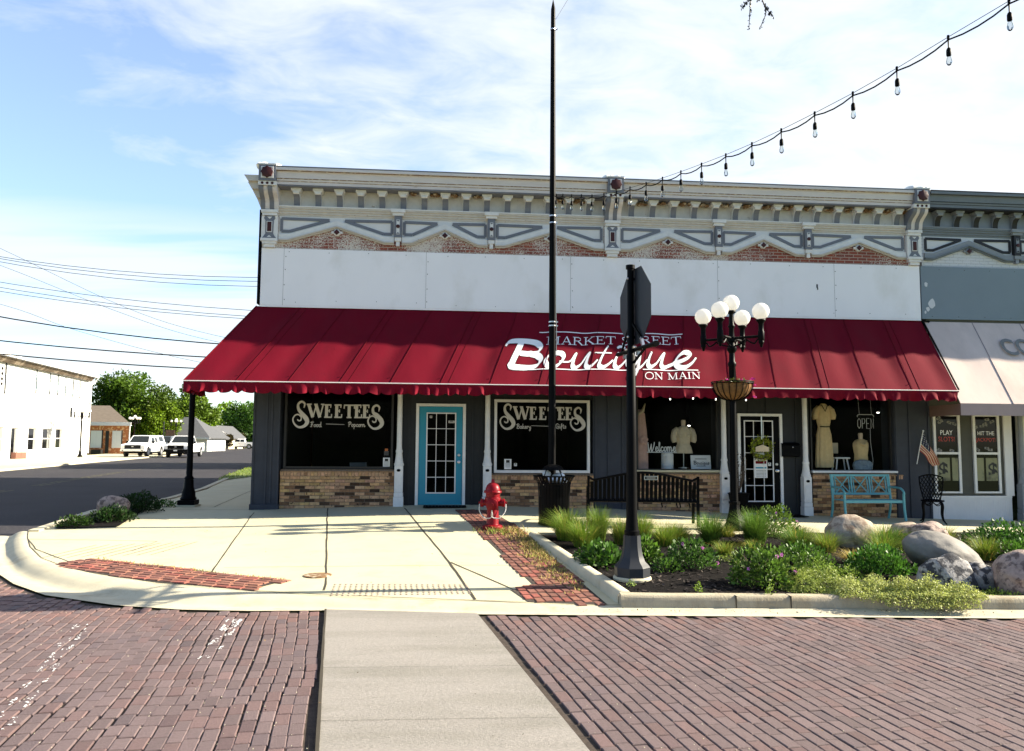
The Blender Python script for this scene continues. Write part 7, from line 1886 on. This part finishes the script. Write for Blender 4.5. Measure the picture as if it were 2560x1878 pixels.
for a, c in ((-37.35, -36.2), (-35.15, -34.2)):
    b = MB(); b.box(a, c, 85.93, 85.995, .62, 2.45); w = O_(b, 'window', M['trimwhite'])
    b = MB(); b.box(a + .08, a + .5*(c - a) - .02, 85.915, 85.929, .7, 2.37); b.box(a + .5*(c - a) + .02, c - .08, 85.915, 85.929, .7, 2.37); O_(b, 'curtain', M['paper'], w)
    b = MB(); b.box(c, c + .1, 85.91, 85.99, .62, 2.5); O_(b, 'side_frame', M['darkframe'], w)
b = MB(); b.box(-35.82, -35.48, 85.93, 85.99, -.1, 2.42); O_(b, 'door', M['darkframe'])
b = MB(); b.box(-37.0, -36.0, 85.4, 85.9, -.2, .42); O_(b, 'planter', M['darkframe'])

def house(label, x0, x1, y0, y1, h, ridge, wallm, roofm, hip=0.0, along='x', wins=()):
    t = thing('house', label, 'house', ((x0 + x1)/2, (y0 + y1)/2, 0)); z0 = zst((x0 + x1)/2, y0) - .4
    b = MB(); b.box(x0, x1, y0, y1, z0, h)
    e = .5
    if along == 'y' and hip == 0:
        xm = (x0 + x1)/2; b.prism([(x0, y0, h), (x1, y0, h), (xm, y0, ridge - .12)], (0, y1 - y0, 0))
    if along == 'x' and hip == 0:
        ym = (y0 + y1)/2; b.prism([(x0, y0, h), (x0, y1, h), (x0, ym, ridge - .12)], (x1 - x0, 0, 0))
    b.build('wall', wallm, t, world=True, smooth=False)
    b = MB()
    if along == 'x':
        ym = (y0 + y1)/2
        A, Bq, Cq, D = (x0 - e, y0 - e, h - .1), (x1 + e, y0 - e, h - .1), (x1 + e - hip*(x1-x0), ym, ridge), (x0 - e + hip*(x1-x0), ym, ridge)
        b.prism([A, Bq, Cq, D], (0, 0, .14)); b.prism([(x0 - e, y1 + e, h - .1), (x1 + e, y1 + e, h - .1), Cq, D], (0, 0, .14))
        if hip: b.prism([Bq, (x1 + e, y1 + e, h - .1), Cq], (0, 0, .14)); b.prism([A, (x0 - e, y1 + e, h - .1), D], (0, 0, .14))
    else:
        xm = (x0 + x1)/2
        for xe in (x0 - e, x1 + e): b.prism([(xe, y0 - e, h - .1), (xm, y0 - e, ridge), (xm, y1 + e, ridge), (xe, y1 + e, h - .1)], (0, 0, .14))
    b.build('roof', roofm, t, world=True, smooth=False)
    b = MB(); b.box(x0 - e, x1 + e, y0 - e - .06, y0 - e - .005, h - .2, h + .06) if along == 'x' else [b.bar((xe, y0 - e - .04, h - .05), ((x0 + x1)/2, y0 - e - .04, ridge + .05), .06, .3, up=(0, 1, 0)) for xe in (x0 - e, x1 + e)]
    b.build('fascia', M['trimwhite'], t, world=True, smooth=False)
    for a, c, w0, w1 in wins:
        b = MB(); b.box(a, c, y0 - .06, y0 - .004, w0, w1, 0); b.box(a + .1, c - .1, y0 - .075, y0 - .0605, w0 + .1, w1 - .1, 1); b.build('window', [M['trimwhite'], M['darkglass']], t, world=True, smooth=False)
    return t
house('grey hip roofed house behind the white work truck', -42.5, -32.4, 110, 119, 1.75, 4.55, M['wallwhite'], M['shingleg'], .36, 'x', [(-34.6, -33.6, .3, 1.3), (-36.4, -35.4, .3, 1.3)])
house('white gabled house with pale grey roof right of the awning post', -40.4, -37.6, 128, 138, 1.6, 3.6, M['wallwhite'], M['shingleg'], 0, 'y', [(-39.4, -38.7, .3, 1.3)])
house('tan gabled house at the far end of the side street', -43.2, -38.9, 145, 155, 1.7, 3.9, M['skin_cream'], M['shingleg'], 0, 'y', [(-41.6, -40.6, .2, 1.3)])
house('unseen brick outbuilding added behind the shop to throw shade on the side street', -8.6, 2, 42.5, 54, 5.6, 7.0, M['sidebrick'], M['shingleg'], 0, 'x')  # hidden from view, added to cast the second shade band over the road

# trees
def tree(label, x, y, R, H, base, n, ls, hue, seed, clumps=34, group='trees behind the far buildings', squash=1.0, name='broadleaf_tree'):
    t = thing(name, label, 'tree', (x, y, zst(x, y) - .1), 0, group); r = random.Random(seed)
    b = MB(); cs = []
    zc = base + (H - base)*.5; rz_ = (H - base)*.5
    for k in range(clumps):
        u = Vector((r.gauss(0, 1), r.gauss(0, 1), r.gauss(0, 1))).normalized(); q = r.uniform(.45, .92)
        zz = u.z*q; wd = math.sqrt(max(.12, 1 - zz*zz))*.4 + .6
        cs.append((Vector((u.x*q*R*wd, u.y*q*R*wd*squash, zc + zz*rz_)), R*r.uniform(.20, .36)))
    for k in range(n):
        c, cr = cs[k % clumps]
        u = Vector((r.gauss(0, 1), r.gauss(0, 1), r.gauss(0, .8))).normalized()*(r.random()**.38)
        p = c + u*cr*Vector((1, 1, .8)).length*.62; g = r.uniform(.65, 1.35)*(.85 + .5*noise.noise(c*.6 + Vector((seed, 0, 0))))
        yel = 1 + .5*max(0, noise.noise(c*.4 + Vector((0, seed, 0))))
        leafquad(b, p, ls*r.uniform(.7, 1.3), ls*r.uniform(.45, .8), r, (g*hue[0]*yel, g*hue[1]*(.5 + .5*yel), g*hue[2]), u + Vector((r.gauss(0, .7), r.gauss(0, .7), r.gauss(-.1, .6))))
    b.build('crown', M['treeleaf'], t, smooth=False)
    b = MB(); b.tube([(0, 0, -.3), (.05, 0, base*.6), (.1, .1, zc), (.0, 0, zc + rz_*.6)], [R*.075, R*.06, R*.045, R*.015], 8)
    for k in range(min(12, clumps)):
        c, cr = cs[k]; b.tube([(.05, 0, base*.8 + k*.05), tuple(Vector((0, 0, zc - rz_*.4)).lerp(c, .5)), tuple(c)], [R*.03, R*.02, R*.008], 5)
    b.build('trunk', M['bark'], t)
    return t
tree('large dark round maple behind the orange brick building', -42.6, 110, 5.6, 11.4, 1.2, 22000, .42, (1.15, 1.05, .8), 3, 60)
tree('bright leafy tree standing at the right of the large dark maple', -38.6, 108, 3.0, 7.6, .8, 8000, .36, (2.4, 1.8, .9), 5, 30)
tree('mid green tree behind the grey hip roof', -44.2, 138, 5.0, 10.8, 1.5, 9000, .5, (1.6, 1.3, .9), 8, 36)
tree('second mid green tree left of the awning post', -49.0, 142, 4.8, 10.2, 1.5, 7000, .5, (2.0, 1.5, .9), 9, 30)
tree('dark round tree leaning over the far lamps beside the corner pier', -44.6, 178, 6.2, 9.8, 1.6, 11000, .55, (.7, .85, .8), 11, 40)
tree('small purple leaved tree before the far gabled houses', -38.4, 142, 1.3, 3.0, .7, 2600, .26, (.9, .32, .7), 13, 16, name='ornamental_tree')
tree('purple leaved tree at the end of the road by the parked pickup', -42.0, 160, 1.9, 3.9, .7, 2600, .3, (.8, .4, .7), 14, 16, name='ornamental_tree')
b = MB(); r = random.Random(77)
for k in range(230):
    x = r.uniform(-125, -38); y = r.uniform(215, 262); H = r.uniform(9, 14.5)*(1 - .10*noise.noise(Vector((x*.08, 0, 4)))); R = r.uniform(2.2, 3.8); g0 = r.uniform(.75, 1.5)
    for q in range(150):
        a = r.uniform(0, 2*PI); zz = r.random(); w = R*(1 - zz**2.2)**.5*math.sqrt(r.random()); g = g0*r.uniform(.6, 1.4)
        leafquad(b, (x + w*math.cos(a), y + w*math.sin(a), -1.5 + .5 + zz*H), .95, .6, r, (g*2.2, g*1.7, g*.9))
tag(b.build('woods', M['treeleaf'], smooth=False), 'distant green woods closing the end of the side street', 'woods', None, 'stuff')

# ---------------------------------------------------------------- pickups
def pickup(label, x, y, rz, paint, grille, topper=False, chromebar=True, crew=True):
    t = thing('pickup_truck', label, 'pickup truck', (x, y, zst(x, y) + .02), rz, 'pickup trucks on the side street')
    # local: front towards -y, length 5.6
    def prof(b, pts, w0, w1, m=0, taper=None):
        n = len(pts); i = b.av(*[(-(w1 if z > 1.15 else w0), y_, z) for y_, z in pts]); k = b.av(*[((w1 if z > 1.15 else w0), y_, z) for y_, z in pts])
        b.af([i + j for j in range(n)], m); b.af([k + j for j in reversed(range(n))], m)
        for j in range(n): b.af((i + j, k + j, k + (j+1) % n, i + (j+1) % n), m)
    b = MB()
    lower = [(-2.78, .55), (-2.84, .75), (-2.82, 1.02), (-2.70, 1.12), (-1.55, 1.20), (-1.2, 1.22), (2.75, 1.26), (2.80, .8), (2.78, .52), (2.2, .50), (2.12, .78), (1.9, .92), (1.55, .92), (1.33, .78), (1.25, .48), (-1.35, .45), (-1.43, .78), (-1.65, .93), (-1.98, .93), (-2.2, .78), (-2.28, .50)]
    n = len(lower); w = .985
    for s in (-1, 1):
        pass
    i = b.av(*[(-w, q, z) for q, z in lower]); k = b.av(*[(w, q, z) for q, z in lower])
    bmf = [i + j for j in range(n)]; b.af(bmf); b.af([k + j for j in reversed(range(n))])
    for j in range(n): b.af((i + j, k + j, k + (j+1) % n, i + (j+1) % n))
    cab_end = 1.05 if crew else .25
    def cabin(y0, y1, y2, y3, zb_, zt, wb_, wt):
        i = b.av((-wb_, y0, zb_), (wb_, y0, zb_), (wb_, y3, zb_), (-wb_, y3, zb_), (-wt, y1, zt), (wt, y1, zt), (wt, y2, zt), (-wt, y2, zt))
        for f in ((0, 1, 5, 4), (1, 2, 6, 5), (2, 3, 7, 6), (3, 0, 4, 7), (4, 5, 6, 7)): b.af([i + q for q in f])
    cabin(-1.42, -.62, cab_end - .15, cab_end, 1.205, 1.90, .95, .74)
    if topper: cabin(cab_end + .02, cab_end + .03, 2.62, 2.76, 1.255, 1.92, .95, .78)
    body = b.build('body', paint, t, smooth=True, ang=28)
    if not topper:
        f = MB(); f.box(-.80, .80, cab_end + .15, 2.70, 1.245, 1.2705); f.build('cargo_bed', M['plastic'], t, smooth=False)
    f = MB()
    def glassq(a, c, d_, e): 
        f.quad(a, c, d_, e)
    o_ = .012
    f.quad((-.80, -1.33 - o_, 1.27 + o_), (.80, -1.33 - o_, 1.27 + o_), (.66, -.70 - o_, 1.83 + o_), (-.66, -.70 - o_, 1.83 + o_)); f.build('windscreen', M['carglass'], t, smooth=False)
    f = MB()
    mid_ = (cab_end - .8)/2
    for s in (-1, 1):
        for a0, a1, c0, c1 in (((-1.02, mid_ - .35, -.55, mid_ - .35), (mid_ - .27, cab_end - .18, mid_ - .27, cab_end - .26)) if crew else ((-1.02, cab_end - .16, -.55, cab_end - .22),)):
            pass
        spans = ((-1.0, mid_ - .03, -.52), (mid_ + .05, cab_end - .20, mid_ + .05)) if crew else ((-1.0, cab_end - .14, -.52),)
        for p0, p1, p2 in spans:
            f.quad((s*(.927 + .004), p0, 1.29), (s*(.927 + .004), p1, 1.29), (s*(.765 + .004), p1 - .04, 1.80), (s*(.765 + .004), p2, 1.80))
        if topper:
            f.quad((s*.929, cab_end + .15, 1.34), (s*.929, 2.45, 1.34), (s*.815, 2.40, 1.79), (s*.815, cab_end + .18, 1.79))
    f.build('side_window', M['carglass'], t, smooth=False)
    f = MB(); f.box(-.66, .66, -2.872, -2.80, .74, 1.06, 0, bev=.012)
    for z in (.84, .91, .98): f.box(-.58, .58, -2.884, -2.873, z - .012, z + .012, 1)
    f.sphere((0, -2.885, .915), (.10, .012, .035), 12, 6, 2)
    f.build('grille', [M['plastic'], M['plastic'] if not chromebar else M['signback'], M['silver']], t, smooth=False)
    for s in (-1, 1):
        f = MB(); f.prism([(s*.64, -2.855, .84), (s*.97, -2.74, .86), (s*.975, -2.70, 1.06), (s*.64, -2.83, 1.05)], (0, .06, 0)); h = f.build('headlight', M['silver'], t, smooth=False)
        f = MB(); f.box(s*.72 - .07, s*.72 + .07, -2.865, -2.853, .89, 1.01); f.build('lens', M['paper'], h, smooth=False)
    f = MB(); f.box(-.98, .98, -2.93, -2.76, .50, .72, 0, bev=.03); f.box(-.6, .6, -2.92, -2.75, .36, .497, 1, bev=.02); f.build('bumper', [M['silver'] if chromebar else M['plastic'], M['plastic']], t)
    f = MB(); f.box(-.15, .15, -2.942, -2.932, .56, .67); f.build('licence_plate', M['paper'], t, smooth=False)
    for s in (-1, 1):
        f = MB(); f.box(s*.80 - .07, s*.80 + .07, -2.941, -2.931, .55, .62); f.build('fog_lamp', M['plastic'], t, smooth=False)
        f = MB(); f.rbox((s*1.10, -1.0, 1.30), (.16, .10, .20)); f.bar((s*.94, -1.0, 1.26), (s*1.06, -1.0, 1.27), .04, .04); f.build('mirror', M['plastic'], t, smooth=False)
        for yy in (-1.82, 1.72):
            f = MB(); f.lathe([(.30, 0), (.38, .02), (.395, .06), (.395, .20), (.38, .24), (.30, .25)], (0, 0, 0), 22); f.v = [(s*(1.0 - z) if True else 0, yy + x_, .395 + y_) for x_, y_, z in f.v]; wh = f.build('wheel', M['tyre'], t)
            f = MB(); f.lathe([(.245, -.012), (.25, .0), (.20, .02), (.05, .03)], (0, 0, 0), 20); 
            for q in range(6): f.bar((.05*math.cos(q*PI/3), .05*math.sin(q*PI/3), -.014), (.22*math.cos(q*PI/3), .22*math.sin(q*PI/3), -.014), .06, .012)
            f.v = [(s*(1.0 - z), yy + x_, .395 + y_) for x_, y_, z in f.v]; f.build('rim', M['rim'], wh, smooth=False)
        for q in ((-1.15, mid_, mid_ + .02, cab_end) if crew else (-1.15, cab_end)): pass
    f = MB()
    for s in (-1, 1):
        for q in ((-1.2, mid_, cab_end) if crew else (-1.2, cab_end)): f.box(s*.9855 - .003, s*.9855 + .003, q - .008, q + .008, .55, 1.2)
        f.box(s*.992 - .008, s*.992 + .008, mid_ - .25, mid_ - .1, 1.05, 1.09)
    f.build('door_seam', M['plastic'], t, smooth=False)
    f = MB(); f.box(-.9, .9, -2.2, 2.5, .30, .46); f.build('chassis', M['plastic'], t, smooth=False)
    return t
RZ = math.radians(-2)
pickup('white pickup with a white topper and wide black grille parked by the brick building', -27.0, 72.9, math.radians(2), M['vwhite'], 0, True, True)
pickup('dark grey pickup parked between the two white pickups', -28.7, 83.2, math.radians(4), M['vgrey'], 0)
pickup('white single cab work truck with black grille and black bumper standing in the road', -23.1, 71.9, math.radians(3), M['vwhite'], 0, False, False, False)
pickup('small far white pickup seen from the side near the end of the road', -38.2, 150, math.radians(-82), M['vwhite'], 0)
# sign boards and a bin by the far trucks
t = thing('road_sign', 'grey back of a tall road sign behind the parked white pickup', 'road sign', (-31.3, 90, zst(-31.3, 90)))
b = MB(); b.bar((0, 0, 0), (0, 0, 3.6), .10, .10); b.build('post', M['signback'], t, smooth=False)
b = MB(); b.rbox((.75, -.08, 2.0), (1.0, .04, 1.3)); b.build('board', M['bark'], t, smooth=False)
t = thing('dumpster', 'black bin standing before the white gabled house', 'bin', (-37.9, 126.5, zst(-38, 126)))
b = MB(); b.prism([(-.95, -.7, 0), (.95, -.7, 0), (1.0, -.75, 1.25), (-1.0, -.75, 1.25)], (0, 1.4, 0)); b.build('bin_body', M['plastic'], t, smooth=False)
b = MB(); b.prism([(-1.0, -.8, 1.26), (1.0, -.8, 1.26), (1.0, .7, 1.4), (-1.0, .7, 1.4)], (0, 0, .06)); b.build('lid', M['plastic'], t, smooth=False)
# grass verge beside the side street
vg = [(-7.7, 27.5), (-8.2, 29.5), (-10.1, 41), (-12.2, 55), (-10.5, 55), (-8.8, 42), (-6.6, 33.6)]
sheet('grass_verge', vg, zst, .10, M['lawn'], 1.0)
b = MB(); r = random.Random(31)
for _ in range(2600):
    y = r.uniform(27.5, 42); x = r.uniform(-10.5, -6)
    if not inpoly(vg, x, y): continue
    a = r.uniform(0, 2*PI); h = r.uniform(.04, .10); g = r.uniform(.7, 1.4); b.tc = (g*1.2, g*1.25, g*.8); z = zst(x, y) + .10; b.tri((x - .012*math.cos(a), y - .012*math.sin(a), z), (x + .012*math.cos(a), y + .012*math.sin(a), z), (x + r.gauss(0, .03), y + r.gauss(0, .03), z + h))
tag(b.build('verge_grass', M['blade'], smooth=False), 'short green grass on the verge beyond the shop', 'grass', None, 'stuff')
